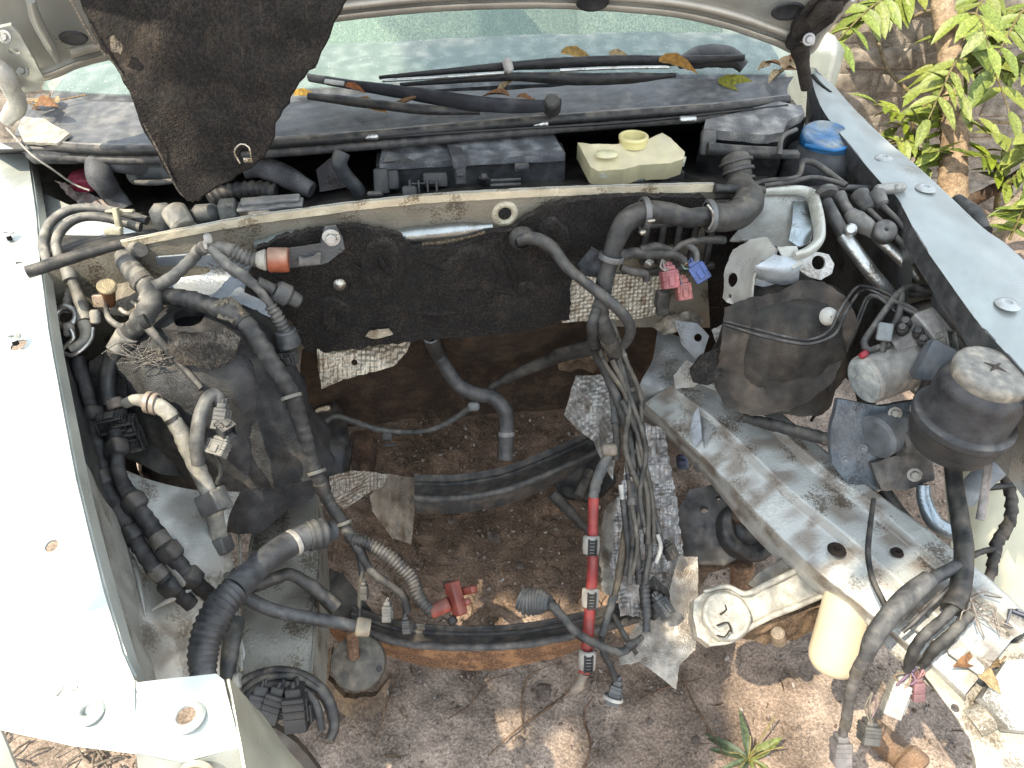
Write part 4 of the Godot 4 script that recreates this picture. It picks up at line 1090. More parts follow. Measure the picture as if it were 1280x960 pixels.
	put(m, "front_bracket", Color(.44, .44, .42), "worn", car, {"dust": .3, "dustcol": Color(.6, .58, .54)})
	m = MB.new(); tube(m, hh([[1216, 905, .515], [1232, 896, .525], [1246, 888, .53]]), .02, "lump", 12)
	put(m, "moulded_lug", Color(.55, .53, .48), "worn", car, {"dust": .4})
	m = MB.new(); shell(m, smooth_rows([hh([[1214, 925, .50], [1250, 905, .52], [1300, 880, .54]]), hh([[1222, 985, .40], [1262, 960, .42], [1310, 930, .44]])], 16, 10), .003, .004, 14.0)
	put(m, "folded_side", Color(.52, .5, .44), "worn", fe, {"dust": .3})
	m = MB.new(); lathe(m, Transform3D(up_to(Vector3(-.3, .2, .9)), H(1272, 925, .475)), [Vector2(0, .002), Vector2(.012, .002), Vector2(.02, .003), Vector2(.026, 0)], 18, .6)
	put(m, "hole", Color(.05, .045, .04), "rust", fe, {"dust": 0.0})
	# pale yellow panel beyond, low behind the canister: the inside of the right wing
	m = MB.new(); shell(m, smooth_rows([hh([[1180, 600, .50], [1240, 560, .55], [1330, 520, .60]]), hh([[1190, 690, .46], [1250, 680, .48], [1340, 640, .5]]), hh([[1200, 790, .40], [1260, 770, .42], [1350, 760, .44]])], 20, 20), .003, .006, 8.0)
	put(m, "wing_liner", Color(.52, .47, .33), "paint", car, {"dust": .2})

func build_subframe():
	# the crossmember: an arc at the back, an arc at the front, arms at the sides
	var sub := MB.new()
	var t := [[.30, [[518, 608], [570, 608], [630, 598], [690, 575], [745, 550]], 30.0], [.23, [[440, 770], [500, 790], [580, 796], [660, 792], [730, 778], [800, 760]], 26.0]]
	var holder: MeshInstance3D
	for k in 2:
		var a := []; var b := []; var c := []; var d := []
		for q in t[k][1]:
			var hgt: float = t[k][0]; var w: float = t[k][2]
			a.append(H(q[0], q[1] - w * .5, hgt)); b.append(H(q[0], q[1] - w * .1, hgt - .012)); c.append(H(q[0], q[1] + w * .5, hgt + .004)); d.append(H(q[0], q[1] + w * .5, hgt + .004) + Vector3(0, -.05 if k == 0 else -.012, .0))
		var m := MB.new()
		shell(m, smooth_rows([d, c, b, a], 50, 18), .004, .003, 18.0)
		var o := put(m, "crossmember", Color(.12, .12, .125), "cast", car, {"dust": .6, "dustcol": Color(.30, .27, .24), "stain": [Color(.24, .20, .17), .6, 12.0]})
		m = MB.new(); tube(m, spread(c, 30), .008, "lump", 10)
		put(m, "folded_edge", Color(.16, .16, .165), "cast", o, {"dust": .5})
		m = MB.new(); tube(m, spread(b, 30), .006, "lump", 10)
		put(m, "middle_ridge", Color(.10, .10, .105), "cast", o, {"dust": .4})
		if k == 1: holder = o
	var m := MB.new()
	shell(m, smooth_rows([hh([[400, 772, .17], [450, 805, .14], [520, 830, .115], [600, 838, .11], [680, 826, .12], [740, 806, .13]]), hh([[410, 750, .21], [450, 782, .20], [520, 806, .19], [600, 812, .19], [680, 804, .19], [740, 792, .19]])], 50, 12), .004, .003, 14.0)
	put(m, "rusty_plate", Color(.46, .29, .18), "rust", holder, {"dust": .2})
	m = MB.new(); sheet(m, hh([[405, 780, .19], [420, 765, .20], [452, 778, .19], [470, 800, .16], [450, 815, .14], [420, 800, .16]]), .004, .01, .004, 14.0, [], 0, Vector3.UP)
	put(m, "rusty_corner", Color(.42, .22, .11), "rust", holder, {"dust": .3})
	m = MB.new(); sheet(m, hh([[735, 552, .31], [758, 556, .31], [770, 600, .28], [742, 628, .25], [700, 618, .25], [690, 600, .26], [720, 585, .28]]), .02, .012, .012, 12.0, [], .002, Vector3.UP)
	put(m, "side_arm", Color(.045, .045, .048), "cast", car, {"dust": .3})
	m = MB.new(); tube(m, hh([[690, 617, .27], [705, 632, .25], [722, 650, .22], [740, 668, .2]]), [.014, .013, .01, .008], "lump", 10)
	tube(m, hh([[722, 622, .29], [730, 604, .30], [736, 590, .30]]), .012, "lump", 10)
	put(m, "link_arm", Color(.09, .09, .092), "cast", car, {"dust": .5})
	m = MB.new(); sheet(m, hh([[742, 655, .12], [775, 640, .14], [790, 680, .1], [770, 700, .08], [748, 720, .06]]), .02, .012, .01, 12.0, [], .002, Vector3.UP)
	put(m, "link_foot", Color(.20, .16, .14), "rust", car, {"dust": .3})
	# left side: round black rubber mount with a rusty plate under it
	m = MB.new()
	sheet(m, hh([[392, 700, .28], [430, 720, .27], [470, 770, .20], [450, 800, .18], [404, 770, .24], [385, 730, .27]]), .03, .012, .012, 12.0, [], .002, Vector3.UP)
	put(m, "side_arm", Color(.05, .048, .045), "cast", car, {"dust": .3})

func build_plenum():
	var m := MB.new()
	# fuse box: two dusty lids with a strap between, latches and a cable tray at the left end
	var t := thing("fuse_box", "black fuse box with two dust-covered lids behind the bulkhead", "fuse box")
	m = MB.new()
	var l0 := hh([[474, 205, .955], [570, 200, .955], [566, 168, .965], [480, 174, .965]])
	var l1 := hh([[582, 199, .96], [706, 193, .96], [688, 162, .97], [566, 167, .97]])
	for l in [l0, l1]:
		m = MB.new(); sheet(m, l, .014, .012, .0015, 16.0, [], 0, Vector3.UP)
		put(m, "lid", Color(.30, .31, .32), "dusty_plastic", t, {"dust": .8, "dustcol": Color(.46, .47, .47)})
	m = MB.new(); sheet(m, hh([[567, 204, .966], [583, 202, .966], [570, 166, .972], [556, 168, .972]]), .012, .01, 0, 1, [], 0, Vector3.UP)
	put(m, "strap", Color(.25, .25, .255), "dusty_plastic", t, {"dust": .5})
	m = MB.new()
	var fa := hh([[470, 205, .95], [570, 200, .95], [707, 192, .955]]); var fb := []
	var fc := hh([[470, 175, .96], [570, 168, .96], [690, 162, .965]])
	for p in fa: fb.append(p + Vector3(0, -.11, .004))
	shell(m, smooth_rows([fb, fa], 30, 6), .06)
	put(m, "case", Color(.075, .08, .088), "plastic", t, {"dust": .3})
	m = MB.new()
	var e := hh([[707, 192, .955], [690, 162, .965]]); var e2 := []
	for p in e: e2.append(p + Vector3(0, -.1, 0))
	shell(m, [e2, e], .006, 0, 1, Vector3(1, 0, 0))
	put(m, "end_wall", Color(.06, .062, .066), "plastic", t)
	for q in [[576, 214, .022, .04], [652, 206, .03, .018]]:
		m = MB.new(); box(m, Transform3D(facing(Vector3(.1, .3, 1)), H(q[0], q[1], .94) + Vector3(0, 0, .012)), Vector3(q[2], q[3], .014), .003)
		box(m, Transform3D(facing(Vector3(.1, .3, 1)), H(q[0], q[1] - 2, .945) + Vector3(0, 0, .022)), Vector3(q[2] * .6, .008, .006), .002)
		put(m, "latch", Color(.095, .10, .11), "plastic", t, {"dust": .4})
	m = MB.new()
	rod(m, H(605, 228, .90), H(605, 220, .93), .007, .007); rod(m, H(605, 224, .91), H(605, 221, .915), .011, .011)
	for k in 2: box(m, Transform3D(facing(Vector3(.1, .3, 1)), H(632, 222 + k * 6, .925) + Vector3(0, 0, .01)), Vector3(.06, .005, .008), .001)
	put(m, "stay", Color(.13, .135, .14), "plastic", t, {"dust": .4})
	for q in [[478, 224, .03, .05], [492, 222, .026, .04], [545, 222, .05, .03], [513, 238, .028, .026], [470, 240, .03, .012]]:
		m = MB.new(); box(m, Transform3D(facing(Vector3(.05, .5, 1)), H(q[0], q[1], .92) + Vector3(0, 0, .01)), Vector3(q[2], q[3], .03), .004)
		put(m, "terminal_cover", Color(.10, .105, .11), "plastic", t, {"dust": .5})
	m = MB.new()
	for k in 4: box(m, Transform3D(facing(Vector3(.05, .5, 1)), H(514 + k * 11, 231, .915) + Vector3(0, 0, .02)), Vector3(.004, .035, .02), .001)
	box(m, Transform3D(facing(Vector3(.05, .5, 1)), H(530, 224, .92) + Vector3(0, 0, .02)), Vector3(.05, .004, .02), .001)
	put(m, "cable_comb", Color(.12, .125, .13), "plastic", t, {"dust": .5})
	m = MB.new(); sheet(m, hh([[478, 203, .962], [484, 192, .975], [502, 200, .962]]), .006, .01, 0, 1, [], 0, Vector3(0, .5, 1))
	sheet(m, hh([[498, 205, .962], [504, 196, .975], [520, 203, .962]]), .006, .01, 0, 1, [], 0, Vector3(0, .5, 1))
	put(m, "guide_fin", Color(.12, .12, .125), "plastic", t, {"dust": .5})
	settle(t)
	# brake fluid reservoir
	t = thing("brake_fluid_reservoir", "cream translucent brake fluid reservoir with an open filler neck", "reservoir")
	m = MB.new()
	sheet(m, hh([[722, 178, .965], [738, 180, .972], [770, 180, .975], [806, 176, .975], [828, 166, .975], [838, 172, .972], [856, 190, .965], [855, 198, .955], [838, 204, .95], [800, 206, .95], [780, 212, .95], [748, 214, .945], [738, 208, .948]]), .044, .008, .002, 20.0, [], 0, Vector3(0, 1, .3))
	var tank := put(m, "tank", Color(.72, .64, .40), "milky", t, {"dust": .35, "dustcol": Color(.62, .5, .42)})
	m = MB.new()
	sheet(m, hh([[724, 184, .952], [740, 212, .94], [752, 217, .94], [786, 214, .94], [806, 208, .94], [856, 202, .945], [858, 196, .95], [800, 190, .955]]), .012, .02, 0, 1, [], 0, Vector3(0, 1, .3))
	put(m, "joint_flange", Color(.62, .60, .48), "milky", tank, {"dust": .2})
	m = MB.new(); lathe(m, Transform3D(Basis(), H(791, 181, .968)), [Vector2(.028, 0), Vector2(.028, .012), Vector2(.030, .013), Vector2(.030, .018), Vector2(.028, .02), Vector2(.024, .02), Vector2(.023, .018), Vector2(.023, -.005), Vector2(0, -.006)], 28)
	put(m, "filler_neck", Color(.78, .68, .32), "milky", t, {"dust": .1})
	m = MB.new(); lathe(m, Transform3D(Basis(), H(758, 194, .965)), [Vector2(.022, 0), Vector2(.021, .005), Vector2(.012, .007), Vector2(0, .007)], 24, .7)
	put(m, "moulded_boss", Color(.72, .66, .4), "milky", t)
	m = MB.new(); rod(m, H(800, 236, .87), H(798, 216, .92), .022, .02); rod(m, H(772, 230, .885), H(772, 218, .92), .012, .012); rod(m, H(826, 228, .89), H(826, 212, .92), .012, .012)
	put(m, "outlet", Color(.22, .23, .23), "metal", t, {"dust": .2})
	m = MB.new(); box(m, Transform3D(facing(BN), H(835, 224, .88)), Vector3(.05, .06, .06), .006)
	put(m, "mount", Color(.12, .12, .11), "plastic", t)
	settle(t)
	# black housing at the right with a sloping grey lid
	t = thing("air_filter_housing", "black box with a sloping dusty grey lid left of the blue cap", "filter housing")
	m = MB.new()
	sheet(m, hh([[880, 160, .985], [905, 164, .985], [962, 168, .985], [979, 166, .985], [984, 152, .99], [1006, 142, .99], [1002, 132, .995], [975, 126, 1.0], [920, 140, .995], [882, 150, .99]]), .02, .014, .003, 14.0, [], 0, Vector3.UP)
	put(m, "lid", Color(.36, .35, .33), "dusty_plastic", t, {"dust": .8, "dustcol": Color(.52, .50, .46)})
	m = MB.new()
	var a := hh([[878, 158, .975], [906, 166, .975], [978, 170, .975], [986, 156, .98], [1008, 146, .98]]); var b := []
	for p in a: b.append(p + Vector3(0, -.14, -.01))
	shell(m, smooth_rows([b, a], 30, 6), .01)
	put(m, "case", Color(.035, .036, .038), "plastic", t, {"dust": .3})
	m = MB.new(); tube(m, hh([[884, 186, .965], [930, 190, .96], [976, 192, .96]]), .013, "plain", 12)
	put(m, "front_tube", Color(.07, .07, .07), "plastic", t, {"dust": .6})
	m = MB.new(); tube(m, hh([[974, 194, .965], [978, 172, .985], [995, 162, .985]]), .005, "plain", 8)
	box(m, Transform3D(Basis(), H(980, 193, .955)), Vector3(.06, .014, .02), .003)
	put(m, "wire_clip", Color(.12, .12, .12), "plastic", t, {"dust": .5})
	m = MB.new(); box(m, Transform3D(facing(Vector3(0, .3, 1)), H(885, 178, .96)), Vector3(.03, .05, .02), .004)
	put(m, "latch", Color(.16, .16, .16), "plastic", t, {"dust": .6})
	settle(t)
	# washer bottle with the blue cap
	t = thing("washer_bottle", "dark washer bottle with a bright blue cap by the right wing", "washer bottle")
	m = MB.new(); var c := H(1032, 178, .955)
	lathe(m, Transform3D(Basis(), c), [Vector2(.075, -.16), Vector2(.078, -.05), Vector2(.07, -.02), Vector2(.05, -.004), Vector2(.03, .0)], 30)
	put(m, "bottle", Color(.075, .08, .09), "plastic", t, {"dust": .5, "dustcol": Color(.22, .22, .22)})
	m = MB.new(); lathe(m, Transform3D(up_to(Vector3(.05, 1, .25)), c + Vector3(.003, .004, -.003)), [Vector2(.051, -.012), Vector2(.055, -.008), Vector2(.055, .006), Vector2(.051, .011), Vector2(.044, .013), Vector2(.03, .010), Vector2(0, .009)], 36)
	put(m, "cap", Color(.035, .20, .48), "plastic", t, {"dust": .85, "dustcol": Color(.44, .46, .43), "var": .05})
	m = MB.new(); tube(m, [c + Vector3(-.05, .004, .024), c + Vector3(0, .006, .055), c + Vector3(.05, .004, .024)], .004, "plain", 8)
	put(m, "cap_rim", Color(.04, .25, .62), "plastic", t, {"dust": .1})
	settle(t)
	# foam sleeves and the odds and ends at the left of the trough
	var foam := Color(.15, .15, .155)
	hose("foam_sleeved_hose", "thick hose in speckled grey foam bending down at the left", "hose", hh([[196, 208, .94], [165, 203, .955], [138, 200, .96], [124, 206, .955], [126, 222, .94], [140, 242, .90], [156, 262, .87]]), [28, 32, 34, 34, 30, 26], foam, "lump", "dusty_plastic", false, {"dust": .5, "dustcol": Color(.45, .45, .44), "amp": .12})
	hose("foam_sleeved_hose", "short foam sleeve lying behind the bulkhead right of the hanging mat", "hose", hh([[306, 214, .93], [330, 210, .935], [360, 222, .92], [390, 238, .90]]), [22, 32, 30, 22], foam, "lump", "dusty_plastic", false, {"dust": .5, "dustcol": Color(.42, .42, .42), "amp": .12})
	hose("vacuum_pipe", "smooth dark pipe rising from the trough left of the fuse box", "pipe", hh([[428, 190, .98], [424, 205, .96], [434, 222, .93], [448, 238, .90], [452, 256, .86]]), [22, 20, 20, 24], Color(.10, .11, .125), "plain", "plastic", false, {"dust": .4})
	hose("ribbed_breather_hose", "dark ribbed hose running along the trough under the mat's tip", "hose", hh([[262, 250, .90], [285, 240, .905], [320, 236, .905], [345, 240, .90]]), 22, Color(.06, .062, .066), "rib", "plastic", false, {"dust": .5, "pitch": .014})
	t = thing("pump_cylinder", "dark cylinder with grey end collar beside the pink cap", "pump")
	m = MB.new(); rod(m, H(172, 212, .93), H(240, 210, .945), .026, .026, .005)
	put(m, "body", Color(.10, .115, .125), "plastic", t, {"dust": .4})
	m = MB.new(); rod(m, H(164, 212, .93), H(178, 212, .93), .030, .030, .003); rod(m, H(184, 212, .93), H(188, 212, .93), .029, .029, .001)
	put(m, "collar", Color(.2, .21, .21), "plastic", t, {"dust": .4})
	m = MB.new(); tube(m, hh([[170, 228, .92], [200, 228, .925], [240, 222, .93]]), .006, "plain", 8)
	put(m, "pipe", Color(.13, .13, .13), "plastic", t, {"dust": .5})
	settle(t)
	t = thing("pink_reservoir_cap", "pink round cap on a pale red-speckled bracket at the far left", "cap")
	m = MB.new(); lathe(m, Transform3D(Basis(), H(108, 224, .88)), [Vector2(.02, -.02), Vector2(.032, -.015), Vector2(.034, .008), Vector2(.028, .014), Vector2(0, .016)], 24)
	put(m, "cap", Color(.62, .08, .16), "plastic", t, {"dust": .25})
	m = MB.new(); sheet(m, hh([[68, 225, .84], [92, 232, .86], [120, 246, .86], [150, 256, .86], [138, 262, .85], [100, 256, .84], [84, 244, .84]]), .008, .008, .006, 30.0, [], .003, Vector3.UP)
	put(m, "bracket", Color(.5, .44, .42), "worn", t, {"dust": .4, "stain": [Color(.3, .10, .08), .6, 40.0]})
	settle(t)
	# throttle-like unit peeping over the bulkhead, with its stays
	t = thing("wiper_motor_unit", "dark motor unit with round cover peeping over the bulkhead", "motor unit")
	m = MB.new(); lathe(m, Transform3D(up_to(Vector3(0, .6, .8)), H(333, 268, .90)), [Vector2(.036, -.03), Vector2(.036, .0), Vector2(.03, .006), Vector2(0, .008)], 26)
	put(m, "round_cover", Color(.12, .125, .13), "dusty_plastic", t, {"dust": .5})
	m = MB.new(); box(m, Transform3D(facing(BN), B(338, 250, -.045)), Vector3(.10, .008, .02), .002)
	box(m, Transform3D(facing(BN), B(338, 256, -.04)), Vector3(.11, .005, .03), .001)
	put(m, "mount_bar", Color(.28, .29, .3), "plastic", t, {"dust": .5})
	m = MB.new(); box(m, Transform3D(facing(BN), B(286, 265, -.04)), Vector3(.03, .04, .03), .004); rod(m, B(286, 258, -.03), B(286, 254, -.03), .006, .006)
	box(m, Transform3D(facing(BN), B(258, 268, -.06)), Vector3(.05, .035, .03), .01)
	box(m, Transform3D(facing(BN), B(205, 272, -.05)), Vector3(.04, .05, .03), .01)
	put(m, "stay", Color(.12, .13, .135), "plastic", t, {"dust": .6})
	m = MB.new(); rod(m, B(216, 262, -.05), B(230, 284, -.02), .022, .02, .004)
	put(m, "pipe_stub", Color(.42, .41, .37), "rubber", t, {"dust": .6})
	settle(t)
	hose("loose_string", "thin pale cord slack across the left corner of the trough", "string", hh([[8, 160, 1.02], [38, 192, 1.0], [66, 212, .97], [92, 230, .93], [112, 238, .92]]), 2.6, Color(.5, .48, .44), "plain", "tape")
	m = MB.new(); sheet(m, hh([[395, 212, .90], [412, 198, .93], [424, 196, .93], [430, 220, .89], [440, 232, .87], [400, 240, .86]]), .006, .012, .004, 14.0, [], 0, Vector3(0, .5, 1))
	one(m, "gearshift_bracket", "small mauve-grey plate between the mat and the smooth pipe", "plate", Color(.30, .28, .29), "worn")

func build_heat_shields():
	var m := MB.new()
	var warm := Color(.92, .86, .73)
	sheet(m, bb([[700, 343, .01], [770, 342, .006], [838, 346, .006], [836, 374, .01], [824, 392, .014], [800, 398, .02], [760, 400, .02], [702, 403, .03]]), .0012, .007, .004, 16.0, [], .001, Vector3(.17, 0, 1))
	one(m, "heat_shield", "upper quilted foil heat shield under the pink and blue plugs", "heat shield", warm, "foil", {"dust": .1}, "crumpled heat shields")
	m = MB.new()
	sheet(m, [B(396, 436, .03), B(430, 430, .01), B(470, 424, .0), B(516, 422, .0), B(508, 440, .02), B(492, 458, .04), B(462, 466, .05), B(430, 474, .06), B(402, 487, .08), B(398, 462, .05)], .0015, .007, .006, 16.0, [[B(443, 453, .036), .006]], .002, Vector3(.17, .3, 1))
	one(m, "heat_shield", "rusty beige foil shield with one hole below the felt pad", "heat shield", Color(.80, .72, .58), "foil", {"dust": .3, "stain": [Color(.30, .23, .16), .5, 12.0]}, "crumpled heat shields")
	m = MB.new()
	sheet(m, hh([[605, 425, .5], [650, 408, .55], [700, 402, .6], [760, 410, .6], [770, 440, .54], [740, 470, .46], [700, 462, .44], [660, 448, .44], [625, 442, .46]]), .0015, .01, .02, 12.0, [], .003, Vector3(0, .6, 1))
	one(m, "heat_shield", "brown crumpled shield deep under the middle of the bulkhead", "heat shield", Color(.52, .42, .32), "foil_plain", {"dust": .4, "stain": [Color(.12, .09, .07), .6, 9.0]}, "crumpled heat shields")
	m = MB.new()
	sheet(m, hh([[720, 470, .50], [762, 468, .52], [776, 500, .5], [772, 560, .46], [765, 600, .43], [752, 575, .43], [742, 552, .43], [720, 536, .43], [704, 518, .43]]), .0014, .007, .009, 13.0, [], .001, Vector3(-.2, .5, 1))
	one(m, "heat_shield", "grey quilted shield with curved edge left of the hanging loom", "heat shield", Color(.78, .78, .76), "foil", {"dust": .2, "stain": [Color(.3, .27, .23), .5, 12.0]}, "crumpled heat shields")
	m = MB.new()
	sheet(m, hh([[790, 524, .50], [830, 536, .50], [840, 590, .46], [846, 630, .42], [854, 690, .37], [852, 740, .33], [828, 772, .29], [776, 770, .28], [764, 710, .33], [768, 650, .38], [780, 590, .43]]), .0014, .007, .016, 14.0, [], .004, Vector3(-.1, .5, 1))
	one(m, "heat_shield", "torn silver foil strip hanging behind the loom's lower half", "heat shield", Color(.86, .86, .87), "foil", {"dust": .1, "stain": [Color(.25, .24, .23), .5, 22.0]}, "crumpled heat shields")
	m = MB.new()
	sheet(m, hh([[755, 640, .36], [775, 620, .4], [786, 660, .36], [784, 720, .31], [770, 750, .28], [752, 740, .28], [748, 690, .31]]), .0014, .008, .01, 14.0, [], .004, Vector3(-.2, .4, 1))
	one(m, "heat_shield", "small dull foil scrap between red cable and loom", "heat shield", Color(.55, .54, .50), "foil_plain", {"dust": .2, "stain": [Color(.12, .1, .08), .6, 14.0]}, "crumpled heat shields")
	m = MB.new()
	sheet(m, hh([[848, 696, .38], [872, 696, .38], [873, 760, .32], [869, 812, .29], [850, 830, .28], [845, 862, .25], [820, 842, .26], [800, 828, .26], [772, 832, .25], [782, 800, .27], [800, 776, .29], [830, 760, .32]]), .0016, .006, .008, 15.0, [], .002, Vector3(-.1, .6, 1))
	one(m, "heat_shield", "pale dusty foil shield with pointed lower corner beside white mount", "heat shield", Color(.66, .62, .56), "foil_plain", {"dust": .7, "dustcol": Color(.55, .5, .43)}, "crumpled heat shields")
	m = MB.new()
	sheet(m, hh([[372, 600, .42], [386, 596, .42], [384, 640, .40], [382, 700, .38], [396, 716, .37], [394, 760, .35], [386, 830, .31], [372, 820, .31], [344, 802, .33], [356, 770, .35], [366, 735, .38], [378, 720, .385], [370, 690, .39], [366, 640, .41]]), .0016, .006, .007, 18.0, [], .003, Vector3(0, .5, 1))
	one(m, "heat_shield", "narrow yellowed shield strip standing along the left frame member", "heat shield", Color(.66, .56, .38), "foil", {"dust": .3, "stain": [Color(.22, .17, .10), .5, 14.0]}, "crumpled heat shields")
	m = MB.new()
	sheet(m, hh([[412, 596, .34], [440, 588, .34], [486, 592, .30], [478, 606, .29], [452, 622, .27], [430, 636, .26], [414, 622, .3]]), .0016, .008, .01, 14.0, [], .002, Vector3(0, .6, 1))
	one(m, "heat_shield", "dusty grey curled foil scrap on the rear crossmember's left end", "heat shield", Color(.58, .53, .46), "foil", {"dust": .4}, "crumpled heat shields")
	m = MB.new()
	sheet(m, hh([[486, 592, .26], [520, 598, .24], [518, 640, .2], [514, 680, .15], [490, 672, .16], [466, 640, .2], [462, 620, .23]]), .003, .009, .008, 12.0, [], .001, Vector3(0, .6, 1))
	one(m, "heat_shield", "brown folded shield plate standing left of the rear crossmember", "heat shield", Color(.46, .38, .29), "foil_plain", {"dust": .4, "stain": [Color(.17, .12, .08), .6, 10.0]}, "crumpled heat shields")
	m = MB.new()
	sheet(m, hh([[815, 408, .66], [836, 394, .7], [866, 388, .70], [880, 400, .69], [858, 412, .68], [830, 420, .66]]), .0014, .006, .008, 24.0, [], .003, Vector3(0, .6, 1))
	one(m, "heat_shield", "shiny creased foil scrap at the foot of the right tower bracket", "heat shield", Color(.6, .55, .45), "foil_plain", {"dust": .1, "stain": [Color(.1, .08, .06), .6, 30.0]}, "crumpled heat shields")
	m = MB.new()
	sheet(m, hh([[890, 412, .74], [908, 404, .76], [926, 416, .75], [916, 432, .72], [896, 434, .71]]), .0014, .005, .006, 30.0, [], .002, Vector3(0, .6, 1))
	one(m, "heat_shield", "little bright foil patch on the right tower's inner face", "heat shield", Color(.6, .6, .6), "foil_plain", {"dust": .1}, "crumpled heat shields")

func build_left_hoses():
	var pale := {"dust": .85, "dustcol": Color(.56, .53, .47)}
	var t: Node3D; var m: MB
	# heater hoses over the corner
	hose("grey_coolant_pipe", "outer of two grey pipes arching over the left corner", "pipe", hh([[60, 330, .92], [54, 305, .93], [62, 280, .945], [84, 264, .955], [112, 260, .955], [150, 266, .945], [184, 276, .935]]), 13, Color(.16, .165, .17), "plain", "rubber", false, pale, "pipes at the left corner")
	hose("grey_coolant_pipe", "inner of two grey pipes arching over the left corner", "pipe", hh([[74, 326, .92], [70, 302, .93], [80, 284, .94], [100, 272, .95], [130, 272, .945], [176, 284, .93]]), 13, Color(.18, .18, .18), "plain", "rubber", false, pale, "pipes at the left corner")
	m = MB.new(); box(m, Transform3D(facing(Vector3(0, .3, 1)), H(147, 274, .955)), Vector3(.010, .04, .012), .002)
	box(m, Transform3D(facing(Vector3(0, .3, 1)), H(142, 289, .945)), Vector3(.03, .014, .014), .003)
	box(m, Transform3D(facing(Vector3(0, .3, 1)), H(150, 264, .962)), Vector3(.05, .006, .012), .002)
	one(m, "pipe_clip", "cream plastic clip holding the two arching grey pipes", "clip", Color(.55, .53, .40), "plastic", pale)
	t = thing("short_fuel_pipe", "left short grey pipe below the black clamp rail", "pipe", "pipes at the left corner")
	pipe(t, "tube", hh([[57, 338, .90], [58, 365, .87], [54, 395, .84]]), 12, Color(.17, .175, .18), "plain", "rubber", false, pale)
	pipe(t, "collar", hh([[56, 334, .905], [57, 350, .885]]), 17, Color(.2, .2, .2), "plain", "plastic", false, pale)
	settle(t)
	t = thing("valve_pipe", "pale pipe with elbow and clamp hanging left of the loom", "pipe", "pipes at the left corner")
	pipe(t, "tube", hh([[86, 338, .905], [94, 360, .885], [102, 382, .865], [106, 402, .85]]), [14, 15, 18, 20], Color(.28, .27, .25), "plain", "rubber", false, pale)
	pipe(t, "collar", hh([[84, 334, .91], [89, 350, .895]]), 20, Color(.3, .3, .28), "plain", "plastic", false, pale)
	pipe(t, "elbow", hh([[104, 400, .85], [108, 415, .835], [104, 428, .825], [88, 438, .82]]), [18, 17, 16, 14], Color(.4, .38, .33), "plain", "rubber", true, pale)
	m = MB.new(); tube(m, hh([[76, 440, .82], [82, 432, .83], [92, 422, .84], [88, 412, .85]]), .0035, "plain", 8)
	tube(m, hh([[76, 440, .818], [90, 444, .82], [104, 436, .825], [114, 424, .83], [116, 410, .84]]), .0035, "plain", 8)
	put(m, "wire_clamp", Color(.62, .6, .56), "metal", t, {"dust": .3})
	m = MB.new(); lathe(m, Transform3D(up_to(Vector3(.1, .8, .6)), H(82, 396, .855)), [Vector2(.012, .004), Vector2(.014, .006), Vector2(.021, .006), Vector2(.022, .0), Vector2(.02, -.006), Vector2(.012, -.006)], 24)
	put(m, "ring_clamp", Color(.38, .37, .35), "metal", t, {"dust": .4})
	pipe(t, "spring", hh([[88, 362, .87], [84, 380, .86], [82, 392, .85]]), 13, Color(.3, .29, .27), "rib", "plastic", false, {"dust": .6})
	for q in [[119, 396, .855], [86, 412, .845]]:
		m = MB.new(); box(m, Transform3D(facing(Vector3(0, .6, 1)), H(q[0], q[1], q[2])), Vector3(.016, .024, .016), .004)
		put(m, "lug", Color(.42, .41, .38), "plastic", t, {"dust": .5})
	settle(t)
	t = thing("sensor", "brown brass sensor on a grey rough block by the left tower", "sensor")
	m = MB.new(); sheet(m, hh([[110, 358, .86], [126, 350, .88], [165, 352, .88], [178, 372, .86], [176, 392, .84], [150, 396, .835], [122, 386, .845]]), .02, .007, .008, 24.0, [], .003, Vector3(0, 1, .5))
	put(m, "block", Color(.3, .27, .22), "cast", t, {"dust": .8, "dustcol": Color(.45, .41, .35)})
	m = MB.new(); rod(m, H(136, 380, .862), H(134, 358, .905), .011, .012, .003)
	put(m, "brass_stem", Color(.32, .15, .07), "cast", t, {"dust": .3})
	m = MB.new(); rod(m, H(134, 360, .902), H(133, 356, .91), .0155, .0155, .003)
	put(m, "cap", Color(.6, .5, .32), "cast", t, {"dust": .4})
	m = MB.new(); box(m, Transform3D(facing(Vector3(0, .3, 1)), H(124, 376, .88)), Vector3(.02, .022, .01), .002)
	put(m, "bracket", Color(.4, .3, .22), "worn", t, {"dust": .4})
	m = MB.new(); tube(m, hh([[150, 386, .865], [160, 392, .86], [172, 384, .86], [164, 376, .87]]), .004, "plain", 8)
	put(m, "loop", Color(.5, .44, .36), "worn", t)
	settle(t)
	# the fat loom that comes through the bulkhead at the left
	t = thing("left_wiring_loom", "fat grey taped loom emerging at the bulkhead's left and bending down", "wiring loom")
	pipe(t, "trunk", [B(176, 312, .02), H(160, 314, .925), H(158, 326, .925), H(172, 346, .915), H(186, 362, .905), H(188, 380, .89), H(178, 398, .87), H(168, 412, .85)], [20, 28, 29, 28, 28, 30, 27], Color(.15, .15, .15), "tape", "tape", false, pale)
	pipe(t, "branch", hh([[168, 410, .852], [155, 428, .83], [143, 446, .81], [136, 466, .79], [135, 488, .77], [139, 506, .755]]), [28, 26, 24, 20, 18], Color(.075, .08, .085), "plain", "rubber", true, {"dust": .5})
	pipe(t, "pale_sleeve", hh([[160, 418, .846], [152, 430, .83], [146, 440, .82]]), 31, Color(.30, .30, .29), "plain", "rubber", false, pale)
	pipe(t, "branch", [H(188, 360, .908), H(206, 352, .915), H(228, 336, .93), H(248, 314, .945), B(258, 308, .06)], [18, 16, 17, 18], Color(.22, .22, .22), "tape", "tape", false, pale)
